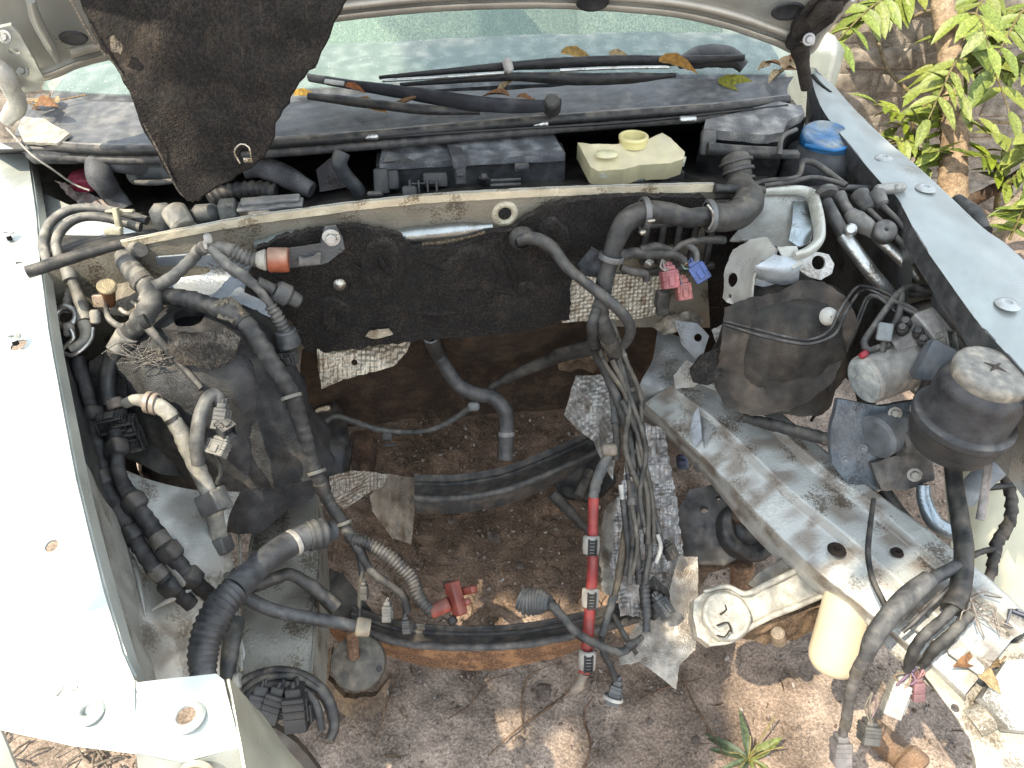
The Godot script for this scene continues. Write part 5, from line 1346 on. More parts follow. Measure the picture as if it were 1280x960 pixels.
	pipe(t, "branch", hh([[180, 402, .87], [194, 420, .86], [212, 440, .84], [232, 462, .82], [252, 486, .80]]), [14, 11, 11, 9], Color(.13, .135, .14), "tape", "tape", false, {"dust": .7})
	pipe(t, "branch", hh([[132, 382, .87], [136, 398, .86], [150, 408, .855], [166, 406, .86], [182, 404, .868]]), [7, 9, 10, 10], Color(.2, .2, .2), "plain", "rubber", false, pale)
	m = MB.new(); rod(m, H(142, 500, .76), H(147, 512, .75), .014, .013, .002)
	put(m, "end_boot", Color(.35, .29, .25), "rubber", t, {"dust": .3})
	for q in [[[186, 358], [190, 352], 24], [[176, 404], [184, 400], 20]]:
		pipe(t, "tape_wrap", hh([[q[0][0], q[0][1], .905], [q[1][0], q[1][1], .908]]), q[2], Color(.1, .1, .1), "lump", "tape")
	settle(t)
	m = MB.new()
	for k in 30:
		var a := H(160 + rng.randf() * 48, 432 + rng.randf() * 24, .835)
		tube(m, [a, a + Vector3(rng.randf_range(-.03, .03), rng.randf_range(-.005, .015), rng.randf_range(-.02, .02)), a + Vector3(rng.randf_range(-.05, .05), rng.randf_range(-.01, .01), rng.randf_range(-.03, .03))], .0009, "plain", 5)
	one(m, "frayed_fibres", "tangle of pale frayed fibres under the thin loom branch", "fibres", Color(.5, .49, .46), "felt").set_meta("kind", "stuff")
	# right-hand branch of the left loom over the tower
	t = thing("tower_wiring_loom", "long grey taped loom running down from the left tower's rim", "wiring loom")
	pipe(t, "trunk", [H(206, 370, .885), H(236, 374, .885), H(268, 384, .88), H(295, 394, .875), H(318, 420, .85), H(345, 462, .80), H(365, 495, .75), H(380, 540, .68), H(392, 580, .62), H(410, 625, .55), H(432, 660, .50), H(450, 690, .46)], [23, 24, 24, 23, 22, 20, 17, 16], Color(.12, .12, .122), "tape", "tape", false, {"dust": .7, "dustcol": Color(.34, .32, .29)})
	m = MB.new(); sheet(m, hh([[268, 376, .895], [288, 370, .90], [302, 384, .895], [306, 398, .88], [290, 404, .875], [272, 396, .88]]), .012, .006, .008, 30.0, [], .003, Vector3(0, 1, .6))
	put(m, "perished_tape", Color(.5, .46, .36), "felt", t, {"dust": .6, "dustcol": Color(.55, .5, .42)})
	pipe(t, "branch", hh([[450, 690, .46], [462, 712, .43], [485, 730, .41], [504, 745, .39], [509, 765, .36]]), [14, 12, 11, 12], Color(.10, .10, .105), "tape", "tape")
	pipe(t, "corrugated_branch", hh([[440, 672, .485], [465, 682, .47], [492, 700, .45], [515, 725, .42], [525, 748, .40], [540, 766, .38]]), [17, 18, 18, 17], Color(.11, .11, .115), "rib", "rubber", false, {"dust": .5, "pitch": .007})
	pipe(t, "branch", hh([[446, 684, .465], [452, 715, .43], [450, 745, .40], [448, 790, .36]]), [9, 7, 5], Color(.10, .10, .10), "tape", "tape")
	plug(t, H(484, 766, .36), Vector3(0, -.8, .6), Vector3(.026, .02, .034), Color(.30, .30, .29), "connector", Vector3(1, 0, 0))
	plug(t, H(508, 782, .345), Vector3(.1, -.8, .5), Vector3(.02, .018, .03), Color(.14, .14, .145), "connector", Vector3(1, 0, 0))
	plug(t, H(455, 740, .41), Vector3(0, -.8, .5), Vector3(.018, .016, .03), Color(.09, .09, .09), "connector", Vector3(1, 0, 0))
	m = MB.new()
	box(m, Transform3D(facing(Vector3(-.7, .4, .6), Vector3(.6, .5, .2)), H(570, 748, .395)), Vector3(.062, .024, .022), .003)
	box(m, Transform3D(facing(Vector3(-.7, .4, .6), Vector3(.6, .5, .2)), H(584, 738, .398)), Vector3(.014, .044, .016), .003)
	box(m, Transform3D(facing(Vector3(-.7, .4, .6), Vector3(.6, .5, .2)), H(566, 739, .398)), Vector3(.012, .034, .014), .003)
	box(m, Transform3D(facing(Vector3(-.7, .4, .6), Vector3(.6, .5, .2)), H(580, 753, .39)), Vector3(.012, .03, .012), .003)
	rod(m, H(538, 766, .38), H(562, 754, .39), .012, .014, .003)
	put(m, "red_terminal_clip", Color(.36, .085, .065), "plastic", t, {"dust": .45, "dustcol": Color(.45, .28, .22)})
	m = MB.new(); rod(m, H(563, 772, .375), H(568, 780, .37), .009, .009, .002); box(m, Transform3D(facing(Vector3(0, .4, 1)), H(562, 731, .40)), Vector3(.022, .014, .014), .003)
	put(m, "black_end", BLACK, "plastic", t, {"dust": .2})
	for q in [[396, 590, .607, 12.0], [428, 654, .508, 12.5], [364, 496, .75, 13.0]]:
		band(t, H(q[0], q[1], q[2]), Vector3(.25, -.6, .5), q[3] / 1000.0 + .003, .006, Color(.3, .29, .26), "cable_tie")
	settle(t)
	# spark-plug-lead like branch with the copper-red connector, against the bulkhead
	t = thing("bulkhead_plug_lead", "corrugated lead with copper-red socket lying against the bulkhead", "plug lead")
	pipe(t, "lead", [B(262, 306, .06), B(276, 308, .065), B(290, 314, .07)], [12, 18], Color(.28, .28, .27), "tape", "tape", false, pale)
	pipe(t, "corrugated_sleeve", [B(288, 313, .07), B(306, 322, .075), B(320, 326, .075)], 19, Color(.26, .26, .25), "rib", "rubber", false, {"dust": .8, "pitch": .007, "amp": .2, "dustcol": Color(.5, .48, .44)})
	m = MB.new(); rod(m, B(319, 325, .075), B(334, 325, .075), .013, .018, .003)
	put(m, "boot", Color(.5, .48, .43), "rubber", t, pale)
	m = MB.new(); rod(m, B(335, 325, .075), B(361, 325, .075), .0205, .0205, .002, 28)
	put(m, "socket", Color(.42, .13, .07), "plastic", t, {"dust": .9, "dustcol": Color(.68, .52, .40)})
	settle(t)
	t = thing("flat_metal_strap", "dark steel strap with rounded end bolted to the bulkhead", "bracket")
	m = MB.new(); sheet(m, bb([[360, 311, .062], [400, 305, .058], [402, 296, .055], [406, 284, .05], [420, 282, .05], [428, 296, .05], [431, 312, .055], [410, 328, .06], [400, 331, .062], [362, 335, .064]]), .004, .007, .001, 10.0, [], 0, Vector3(.17, 0, 1))
	put(m, "strap", Color(.095, .10, .105), "worn", t, {"dust": .4})
	m = MB.new(); sheet(m, bb([[373, 322, .068], [380, 324, .07], [392, 322, .07], [396, 318, .068], [401, 318, .066], [400, 330, .068], [374, 332, .07]]), .006, .006, 0, 1, [], 0, Vector3(.17, 0, 1))
	put(m, "clip", Color(.24, .24, .24), "plastic", t, {"dust": .4})
	bolt(t, B(414, 297, .053), BN, .009, Color(.6, .58, .54))
	settle(t)
	t = thing("ribbed_sensor_lead", "lead with ribbed sleeve and two dark plugs at the pad's left edge", "plug lead")
	pipe(t, "lead", [B(264, 310, .065), B(285, 332, .09), B(305, 346, .10), B(325, 364, .11), B(340, 384, .115)], [14, 15, 16, 12, 11], Color(.24, .24, .24), "tape", "tape", false, pale)
	pipe(t, "ribbed_sleeve", [B(338, 382, .115), B(348, 398, .12), B(357, 414, .12)], 16, Color(.22, .22, .22), "rib", "rubber", false, {"dust": .7, "pitch": .008, "amp": .2})
	m = MB.new(); rod(m, B(356, 412, .12), B(362, 432, .125), .018, .021, .003)
	put(m, "boot", Color(.10, .11, .12), "rubber", t, {"dust": .5})
	plug(t, B(361, 446, .125), Vector3(.1, -.9, .2), Vector3(.034, .026, .03), Color(.085, .09, .095), "connector", Vector3(0, 0, 1))
	pipe(t, "sensor_body", [B(322, 352, .10), B(342, 362, .10)], [15, 16], Color(.13, .135, .14), "plain", "rubber", false, {"dust": .5})
	m = MB.new(); rod(m, B(344, 362, .10), B(362, 371, .10), .018, .019, .004); rod(m, B(362, 370, .10), B(375, 378, .10), .013, .012, .003)
	put(m, "sensor_head", Color(.11, .115, .12), "plastic", t, {"dust": .5})
	settle(t)
	m = MB.new(); box(m, Transform3D(facing(BN), B(260, 298, .065)), Vector3(.012, .016, .012), .003)
	box(m, Transform3D(facing(BN), B(257, 306, .065)), Vector3(.006, .014, .006), .001)
	one(m, "white_cable_tag", "tiny white tag at the top of the left loom", "tag", Color(.62, .62, .6), "plastic")
	# pale hose that comes out of the tower's side and runs to the bottom
	t = thing("pale_wrapped_hose", "cream-grey wrapped hose curving down over the left tower", "hose")
	pipe(t, "hose", hh([[157, 504, .78], [170, 500, .79], [190, 504, .79], [208, 514, .785], [224, 536, .76], [236, 562, .73], [250, 592, .69], [263, 622, .65], [270, 650, .60], [276, 690, .54], [284, 718, .52]]), [14, 20, 22, 23, 22, 22, 24, 26, 24], Color(.46, .45, .41), "tape", "tape", false, {"dust": .9, "dustcol": Color(.58, .55, .48), "amp": .05})
	m = MB.new(); box(m, Transform3D(up_to(Vector3(.35, -.6, .5)), H(266, 628, .645)), Vector3(.042, .036, .036), .004); box(m, Transform3D(up_to(Vector3(.35, -.6, .5)), H(279, 622, .645)), Vector3(.014, .04, .02), .003)
	put(m, "clamp_block", Color(.13, .135, .14), "plastic", t, {"dust": .6, "dustcol": Color(.5, .48, .44)})
	m = MB.new(); box(m, Transform3D(up_to(Vector3(.25, -.7, .5)), H(274, 682, .555)), Vector3(.038, .03, .034), .004); box(m, Transform3D(up_to(Vector3(.2, -.7, .5)), H(266, 676, .555)), Vector3(.012, .05, .02), .003)
	put(m, "clamp_block", Color(.14, .145, .15), "plastic", t, {"dust": .6, "dustcol": Color(.5, .48, .44)})
	pipe(t, "lower_branch", hh([[284, 716, .52], [290, 726, .515], [310, 732, .51], [340, 724, .50], [362, 718, .49], [385, 730, .47], [404, 745, .45], [420, 760, .43]]), [24, 22, 18, 17, 20, 22], Color(.13, .125, .12), "plain", "rubber", false, {"dust": .6})
	pipe(t, "lower_branch", hh([[288, 724, .515], [310, 748, .50], [345, 764, .48], [385, 772, .46], [420, 778, .44], [446, 783, .425]]), [22, 19, 18, 18, 17], Color(.15, .155, .165), "plain", "rubber", false, {"dust": .6, "dustcol": Color(.34, .34, .34)})
	m = MB.new(); rod(m, H(445, 783, .425), H(463, 785, .42), .016, .015, .002)
	put(m, "brass_end", Color(.58, .50, .38), "plastic", t, {"dust": .4})
	for q in [[186, 503, .79], [194, 505, .79]]:
		band(t, H(q[0], q[1], q[2]), Vector3(1, -.1, .1), .016, .007, Color(.42, .34, .28), "band", "worn")
	settle(t)
	t = thing("grey_loop_hose", "short grey hose looping to plugs beside the pale hose", "hose")
	pipe(t, "hose", hh([[248, 580, .72], [246, 552, .755], [250, 522, .785], [258, 500, .80], [268, 492, .80], [274, 500, .79], [272, 514, .77]]), [18, 19, 19, 18, 14], Color(.22, .225, .23), "plain", "rubber", false, pale)
	plug(t, H(276, 524, .77), Vector3(-.1, -.6, .7), Vector3(.03, .026, .04), Color(.16, .165, .165), "connector", Vector3(1, 0, 0))
	plug(t, H(282, 536, .76), Vector3(.7, -.2, .6), Vector3(.03, .034, .03), Color(.10, .105, .11), "connector")
	plug(t, H(272, 560, .74), Vector3(-.3, -.5, .8), Vector3(.042, .02, .028), Color(.30, .30, .29), "connector")
	pipe(t, "thin_tail", hh([[266, 566, .73], [276, 585, .70], [272, 604, .67]]), 7, Color(.10, .11, .11), "plain", "rubber")
	settle(t)
	# two dark looms down the inner wall
	for k in 2:
		t = thing("taped_side_loom", "left of two dark taped looms down the bay's left wall" if k == 0 else "right of two dark taped looms down the bay's left wall", "wiring loom", "dark side looms")
		var p := hh([[96, 448, .80], [106, 480, .77], [116, 520, .745], [124, 560, .72], [130, 600, .70], [146, 632, .68], [166, 668, .655], [190, 706, .63], [214, 732, .60], [240, 756, .56]]) if k == 0 else hh([[143, 530, .745], [146, 560, .73], [150, 596, .71], [168, 628, .69], [190, 660, .665], [212, 690, .64], [238, 722, .60], [262, 744, .56]])
		pipe(t, "trunk", p, [20, 19, 21, 24, 22, 20], Color(.06, .062, .068), "tape", "tape", false, {"dust": .5, "dustcol": Color(.22, .22, .22)})
		for j in ([2, 4, 6, 8] if k == 0 else [1, 3, 5, 6]):
			m = MB.new(); box(m, Transform3D(up_to(p[j + 1] - p[j]), p[j]), Vector3(.034, .03, .03), .006)
			put(m, "clamp", Color(.055, .057, .062), "plastic", t, {"dust": .4})
		settle(t)
	m = MB.new(); box(m, Transform3D(up_to(H(222, 722, .60) - H(184, 672, .64)), H(202, 694, .635)), Vector3(.012, .12, .008), .003)
	one(m, "pale_cable_strip", "pale flat strip lying between the two dark side looms", "strip", Color(.34, .34, .32), "plastic")
	for q in [[120, 468, .76, .012], [181, 663, .67, .006], [226, 724, .615, .006], [132, 516, .74, .005]]:
		bolt(car, H(q[0], q[1], q[2]), Vector3(.5, .5, .6), q[3], Color(.34, .32, .29))
	t = thing("side_connector_block", "black moulded block of plugs on the left wall under the loom's end", "plug block")
	for q in [[140, 528, .75, .05, .03], [158, 536, .735, .04, .04], [168, 548, .72, .03, .04]]:
		plug(t, H(q[0], q[1], q[2]), Vector3(.3, .2, .9), Vector3(q[3], q[4], .04), Color(.045, .048, .052))
	settle(t)
	# ribbed intake hose and the smooth pipe it becomes
	t = thing("ribbed_intake_hose", "fat black corrugated hose rising beside the left frame member", "hose")
	pipe(t, "corrugated_part", hh([[254, 846, .56], [254, 815, .575], [262, 785, .59], [276, 758, .60], [294, 738, .60]]), [34, 40, 44, 44, 42], Color(.06, .064, .07), "rib", "plastic", false, {"dust": .5, "dustcol": Color(.24, .25, .27), "pitch": .0092, "amp": .06})
	pipe(t, "smooth_part", hh([[292, 738, .60], [314, 716, .59], [340, 694, .58], [366, 678, .57], [386, 670, .565]]), [38, 36, 36, 38], Color(.085, .09, .10), "plain", "plastic", false, {"dust": .5, "dustcol": Color(.26, .27, .29)})
	pipe(t, "end_cuff", hh([[384, 671, .565], [396, 668, .56], [406, 666, .555]]), [40, 42, 41], Color(.075, .085, .095), "rib", "plastic", true, {"dust": .3, "pitch": .012, "amp": .05})
	band(t, H(367, 678, .571), H(372, 676, .57) - H(362, 682, .573), .0205, .008, Color(.62, .62, .6), "paint_mark", "rubber")
	settle(t)
	hose("side_drain_hose", "soft grey-green hose end beside the corrugated hose", "hose", hh([[296, 775, .50], [290, 800, .50], [286, 825, .49], [284, 850, .48]]), [22, 26, 24, 20], Color(.11, .12, .12), "lump", "rubber", false, {"dust": .5})

func build_middle():
	var t: Node3D; var m: MB
	# big rubber pipe across the top right of the bulkhead
	t = thing("black_intake_pipe", "thick black rubber pipe bending over the bulkhead's right half", "pipe")
	pipe(t, "bent_pipe", [B(884, 270, .07), B(860, 272, .075), B(830, 266, .08), B(806, 266, .085), B(784, 276, .09), B(770, 300, .10), B(762, 328, .11), B(756, 352, .12), B(753, 372, .125)], [26, 27, 30, 32, 30, 26, 24, 24], Color(.085, .087, .09), "lump", "rubber", false, {"dust": .6, "amp": .08})
	pipe(t, "elbow", [B(886, 270, .07), B(905, 272, .07), B(925, 266, .06), B(936, 250, .03), B(926, 236, -.02), H(924, 224, .945)], [36, 40, 42, 40, 32], Color(.12, .118, .112), "lump", "rubber", false, {"dust": .6, "amp": .06})
	m = MB.new(); tube(m, hh([[925, 228, .94], [922, 212, .962], [919, 199, .975]]), [.024, .026, .027], "plain", 20, true)
	put(m, "cuff", Color(.10, .097, .09), "rubber", t, {"dust": .5})
	for q in [[925, 226, .943, .0265], [922.5, 214, .96, .028], [920, 203, .972, .029]]:
		band(t, H(q[0], q[1], q[2]), H(919, 199, .975) - H(925, 228, .94), q[3], .006, Color(.11, .105, .10), "cuff_ring", "rubber")
	for q in [[887, 270, .07, .026], [806, 266, .085, .0245], [764, 322, .11, .02]]:
		band(t, B(q[0], q[1], q[2]), Vector3(1, 0, -.17) if q[0] > 780 else Vector3(-.2, -.9, .2), q[3], .010, Color(.16, .16, .16), "hose_clamp", "worn")
	m = MB.new(); tube(m, [B(884, 256, .10), B(890, 264, .105), B(891, 276, .105), B(886, 286, .10)], .0022, "plain", 6)
	put(m, "clamp_wire", Color(.6, .6, .58), "metal", t, {"dust": 0.0})
	m = MB.new(); box(m, Transform3D(facing(BN), B(814, 276, .118)), Vector3(.014, .006, .006), .002); box(m, Transform3D(facing(BN), B(803, 290, .11)), Vector3(.012, .010, .012), .003)
	put(m, "clip", Color(.42, .38, .32), "metal", t, {"dust": .1})
	settle(t)
	# upper loom with the pink and blue plugs
	t = thing("upper_wiring_branch", "grey wires running right with two pink plugs and a blue one", "wiring branch")
	pipe(t, "loom", [B(772, 322, .10), B(790, 316, .095), B(812, 318, .09), B(840, 318, .09), B(856, 326, .095)], [16, 14, 13, 11], Color(.12, .12, .12), "tape", "tape", false, {"dust": .6})
	pipe(t, "loom", [B(838, 316, .09), B(856, 304, .085), B(880, 300, .08), B(905, 300, .07)], [8, 10, 12], Color(.13, .13, .13), "tape", "tape", false, {"dust": .6})
	pipe(t, "loom", [B(800, 312, .09), B(818, 308, .085), B(840, 312, .085)], [10, 12, 8], Color(.10, .10, .10), "tape", "tape", false, {"dust": .6})
	pipe(t, "grey_tube", [B(858, 305, .085), B(868, 312, .09), B(871, 322, .095), B(868, 334, .10)], 9, Color(.24, .25, .26), "plain", "rubber", false, {"dust": .4})
	plug(t, B(837, 349, .105), Vector3(.15, -.8, .5), Vector3(.036, .024, .038), Color(.50, .17, .19), "pink_connector", Vector3(.2, .2, 1))
	plug(t, B(854, 364, .11), Vector3(.15, -.85, .5), Vector3(.032, .024, .036), Color(.48, .20, .19), "pink_connector", Vector3(.2, .2, 1))
	plug(t, B(875, 341, .11), Vector3(.5, -.6, .6), Vector3(.034, .024, .038), Color(.10, .16, .42), "blue_connector", Vector3(-.2, .5, 1))
	wires(t, B(828, 322, .09), B(833, 338, .105), 4, Color(.45, .42, .38), .008)
	wires(t, B(852, 330, .09), B(866, 336, .10), 4, Color(.22, .35, .3), .008)
	wires(t, B(850, 345, .10), B(852, 356, .11), 3, Color(.5, .3, .28), .006)
	m = MB.new(); sheet(m, bb([[722, 330, .08], [738, 312, .09], [756, 322, .10], [750, 348, .10], [730, 344, .09]]), .012, .008, .006, 20.0, [], 0, Vector3(.17, 0, 1))
	put(m, "rubber_boot", Color(.06, .068, .08), "rubber", t, {"dust": .3})
	m = MB.new(); box(m, Transform3D(facing(BN), B(828, 374, .085)), Vector3(.026, .036, .02), .003); box(m, Transform3D(facing(BN), B(828, 388, .08)), Vector3(.024, .018, .016), .003)
	put(m, "cable_bracket", Color(.09, .09, .088), "plastic", t, {"dust": .5})
	pipe(t, "bracket_arm", [B(776, 334, .08), B(792, 340, .085), B(806, 342, .085), B(808, 350, .085)], [10, 12, 11], Color(.10, .10, .10), "plain", "plastic", false, {"dust": .6})
	settle(t)
	# pipe out of the felt pad, crossing the loom
	hose("heater_hose", "grey hose from a hole in the pad crossing down over the loom", "hose", [B(648, 300, .05), B(668, 298, .06), B(690, 310, .07), B(710, 335, .10), B(738, 358, .135), B(766, 380, .16), B(784, 400, .17), B(788, 416, .17), B(780, 432, .16)], [17, 19, 16, 14, 15, 16, 15, 12], Color(.13, .13, .13), "plain", "rubber", false, {"dust": .6})
	m = MB.new(); lathe(m, Transform3D(up_to(BN), B(652, 298, .045)), [Vector2(.02, -.004), Vector2(.024, .0), Vector2(.02, .01), Vector2(.014, .012)], 20)
	one(m, "hose_grommet", "round rubber grommet where a grey hose leaves the pad", "grommet", RUBBER, "rubber", {"dust": .5})
	# main loom hanging down the middle
	t = thing("main_wiring_loom", "thick dusty loom of several branches hanging down the middle", "wiring loom")
	var dd := {"dust": .6, "dustcol": Color(.33, .31, .28)}
	var cc := Color(.105, .105, .105)
	pipe(t, "trunk", [B(754, 370, .125), B(750, 395, .14), B(760, 420, .15), H(772, 450, .68), H(784, 480, .64), H(796, 515, .60), H(800, 560, .55), H(802, 600, .51), H(808, 640, .475), H(812, 680, .44)], [22, 22, 22, 20, 17, 18, 18, 16, 14], Color(.13, .125, .118), "tape", "tape", false, dd)
	pipe(t, "branch", [B(746, 386, .145), B(740, 410, .16), H(746, 440, .70), H(760, 470, .66), H(774, 505, .62), H(786, 545, .57), H(790, 590, .525), H(790, 640, .48), H(795, 690, .43), H(800, 730, .39)], [13, 15, 15, 14, 14, 13, 12], cc, "tape", "tape", false, dd)
	pipe(t, "branch", hh([[800, 560, .56], [806, 600, .52], [816, 640, .485], [824, 665, .46], [826, 688, .44]]), [10, 9, 8], Color(.12, .12, .125), "tape", "tape", false, dd)
	pipe(t, "white_tube", hh([[822, 668, .465], [826, 684, .45], [820, 704, .43]]), 6, Color(.66, .66, .64), "plain", "rubber")
	pipe(t, "white_tube", hh([[776, 606, .52], [778, 624, .50]]), 7, Color(.66, .66, .64), "plain", "rubber")
	pipe(t, "branch", hh([[778, 620, .50], [782, 655, .465], [786, 690, .43], [782, 720, .40]]), [8, 9, 8], cc, "tape", "tape", false, dd)
	pipe(t, "grey_sleeve", hh([[766, 478, .63], [770, 505, .60], [770, 530, .58]]), [14, 16, 14], Color(.21, .225, .235), "plain", "rubber", false, dd)
	pipe(t, "branch", hh([[770, 528, .58], [771, 550, .555], [770, 575, .53]]), 11, Color(.19, .18, .165), "tape", "tape", false, dd)
	pipe(t, "tan_branch", hh([[786, 640, .47], [780, 680, .43], [774, 720, .39], [768, 745, .365]]), [10, 12, 12, 9], Color(.27, .21, .14), "tape", "tape", false, dd)
	pipe(t, "grey_branch", hh([[767, 745, .365], [760, 770, .345], [752, 795, .32]]), [12, 11, 10], Color(.17, .175, .175), "tape", "tape", false, dd)
	pipe(t, "ribbed_sleeve", hh([[806, 700, .42], [806, 730, .39], [808, 760, .36], [808, 790, .335]]), [12, 13, 13, 10], Color(.14, .15, .165), "rib", "rubber", false, {"dust": .4, "pitch": .009})
	pipe(t, "branch", hh([[826, 690, .43], [812, 704, .42], [798, 716, .41]]), 5, Color(.10, .09, .12), "plain", "rubber")
	plug(t, H(830, 760, .365), Vector3(.5, -.4, .7), Vector3(.028, .03, .04), Color(.13, .145, .165))
	plug(t, H(838, 690, .43), Vector3(.4, -.6, .5), Vector3(.026, .02, .03), Color(.05, .05, .052))
	for k in 7:
		var pts := []
		var o := rng.randf_range(-12, 14)
		for q in [[756, 400, .735], [770, 450, .69], [786, 500, .63], [796, 560, .56], [804, 620, .50], [806, 680, .445], [800, 730, .395]]:
			pts.append(H(q[0] + o + rng.randf_range(-9, 9), q[1], q[2] + rng.randf_range(0, .012)))
		pipe(t, "strand", pts.slice(k % 3, 7 - (k % 2)), rng.randf_range(4.5, 9.0), Color(.10, .10, .098).lerp(Color(.24, .21, .17), rng.randf()), "tape", "tape", false, dd)
	m = MB.new(); sheet(m, hh([[800, 735, .37], [818, 720, .385], [836, 738, .37], [840, 762, .35], [818, 776, .34], [802, 764, .35]]), .02, .007, .014, 26.0, [], .003, Vector3(0, .6, 1))
	put(m, "burnt_tape", Color(.06, .058, .055), "foil_plain", t, {"dust": .3})
	for q in [[786, 486, .636, .014], [800, 562, .548, .017], [803, 606, .505, .018], [790, 596, .52, .012]]:
		band(t, H(q[0], q[1], q[2]), Vector3(.1, -.7, .4), q[3], .008, Color(.3, .28, .25), "cable_tie", "tape")
	m = MB.new(); box(m, Transform3D(facing(Vector3(0, .5, 1)), H(762, 562, .56)), Vector3(.03, .022, .02), .005)
	put(m, "joint_cover", Color(.34, .29, .24), "tape", t, {"dust": .5})
	settle(t)
	# red battery cable with its three white clips
	t = thing("red_battery_cable", "red cable with white clips hanging beside the main loom", "cable")
	var rc := hh([[764, 562, .555], [752, 586, .53], [745, 604, .51], [742, 622, .49], [741, 660, .45], [741, 700, .41], [739, 740, .37], [736, 780, .33], [733, 820, .29], [730, 842, .27]])
	pipe(t, "grey_end", rc.slice(0, 4), [13, 15, 15], Color(.24, .25, .255), "tape", "tape", false, {"dust": .5})
	pipe(t, "red_sleeve", rc.slice(3), [15, 14, 15, 16, 16], Color(.46, .065, .06), "plain", "plastic", true, {"dust": .35, "dustcol": Color(.5, .26, .22)})
	for q in [[739, 681, .43], [738, 747, .365], [734, 825, .295]]:
		m = MB.new()
		var at := H(q[0], q[1], q[2]); var bs := up_to(Vector3(-.03, -.7, .55))
		lathe(m, Transform3D(bs, at - bs.y * .018), [Vector2(.010, .0), Vector2(.0155, .002), Vector2(.0165, .018), Vector2(.0155, .034), Vector2(.010, .036)], 14)
		var cl := put(m, "clip", Color(.58, .56, .53), "plastic", t, {"dust": .3})
		m = MB.new()
		for k in 5: box(m, Transform3D(bs, at + Vector3(.001, .008, .0145) + bs.y * (k - 2) * .006), Vector3(.012, .003, .008), .001)
		for s in [-1, 1]: box(m, Transform3D(bs, at + Vector3(.001 + s * .007, .008, .0135)), Vector3(.003, .032, .008), .001)
		put(m, "clip_teeth", Color(.05, .05, .05), "plastic", cl, {"dust": .1})
	pipe(t, "bare_end", hh([[730, 842, .27], [724, 856, .255], [716, 866, .245]]), [14, 16, 11], Color(.35, .29, .24), "lump", "tape", false, {"amp": .4})
	settle(t)
	# curly lead with a coiled end
	t = thing("coiled_end_lead", "thin grey lead with a coiled end crossing the red cable", "lead")
	pipe(t, "lead", hh([[664, 750, .34], [684, 752, .345], [704, 772, .345], [722, 792, .34], [748, 806, .33], [775, 815, .32], [790, 806, .32], [803, 796, .32]]), [18, 15, 12, 11, 12, 11, 8], Color(.15, .155, .16), "tape", "tape", false, {"dust": .6})
	pipe(t, "ribbed_boot", hh([[650, 748, .335], [660, 752, .335], [674, 752, .34], [688, 754, .345]]), [30, 36, 32, 20], Color(.20, .215, .23), "rib", "rubber", true, {"dust": .5, "pitch": .006, "amp": .10})
	settle(t)
	t = thing("hanging_plug_lead", "short dark lead ending in a grey plug with a white band", "plug lead")
	pipe(t, "lead", hh([[752, 795, .32], [754, 815, .29], [764, 835, .26], [770, 852, .235]]), [8, 9, 10], Color(.10, .10, .105), "tape", "tape")
	plug(t, H(768, 868, .215), Vector3(-.25, -.7, .6), Vector3(.032, .026, .044), Color(.16, .165, .175), "connector", Vector3(1, .3, 0))
	band(t, H(766, 872, .215), Vector3(-.25, -.7, .6), .018, .006, Color(.6, .6, .58), "white_band")
	settle(t)
	hose("thin_branch_lead", "thin dark lead slanting right below the tan branch", "lead", hh([[766, 768, .33], [776, 786, .32], [786, 802, .31], [796, 818, .30]]), [8, 8, 6], Color(.14, .13, .12), "tape", "tape")
	# big bent pipe in the middle of the hole
	t = thing("bent_drain_hose", "S-shaped grey hose with open end hanging in the empty bay", "hose")
	pipe(t, "hose", [B(538, 420, .03), H(546, 440, .60), H(560, 464, .56), H(574, 482, .53), H(594, 492, .515), H(614, 496, .505), H(628, 508, .49), H(633, 526, .46), H(632, 560, .41), H(631, 575, .39)], [20, 21, 20, 20, 21, 22, 24], Color(.14, .14, .148), "plain", "rubber", true, {"dust": .6, "dustcol": Color(.30, .29, .28)})
	band(t, H(633, 542, .437), Vector3(0, -.8, .5), .0165, .01, Color(.3, .3, .31), "end_band", "rubber")
	settle(t)
	hose("steering_pipe", "dull pipe slanting from the hole's middle up to the loom", "pipe", [H(612, 485, .47), H(640, 470, .50), H(672, 456, .54), H(705, 442, .58), H(738, 434, .62), H(765, 424, .66)], [12, 16, 18, 22, 24, 22], Color(.115, .11, .105), "lump", "rubber", false, {"dust": .6, "amp": .06})
	t = thing("low_sensor_cable", "thin grey cable sagging across the hole with a clip", "cable")
	pipe(t, "cable", hh([[404, 530, .46], [418, 520, .47], [440, 526, .45], [470, 536, .42], [500, 540, .41], [535, 538, .42], [560, 528, .44], [582, 514, .47], [596, 504, .49]]), [8, 9, 9, 8, 9, 10], Color(.16, .17, .175), "plain", "rubber", false, {"dust": .5})
	m = MB.new(); box(m, Transform3D(facing(Vector3(0, .6, 1)), H(484, 543, .405)), Vector3(.024, .03, .014), .004); box(m, Transform3D(facing(Vector3(0, .6, 1)), H(488, 556, .395)), Vector3(.03, .006, .008), .002)
	put(m, "clip", Color(.08, .085, .09), "plastic", t)
	m = MB.new(); box(m, Transform3D(facing(Vector3(0, .6, 1)), H(592, 508, .49)), Vector3(.026, .02, .016), .005)
	put(m, "clip", Color(.2, .22, .23), "plastic", t)
	settle(t)
	# remains of the power unit under the bulkhead
	m = MB.new(); sheet(m, hh([[430, 560, .3], [440, 540, .32], [462, 536, .32], [470, 560, .3], [464, 590, .27], [440, 588, .27]]), .03, .01, .012, 16.0, [], .003, Vector3(0, .6, 1))
	one(m, "rusty_lump", "small rusty clod at the left edge of the empty bay", "clod", Color(.16, .105, .075), "rust")
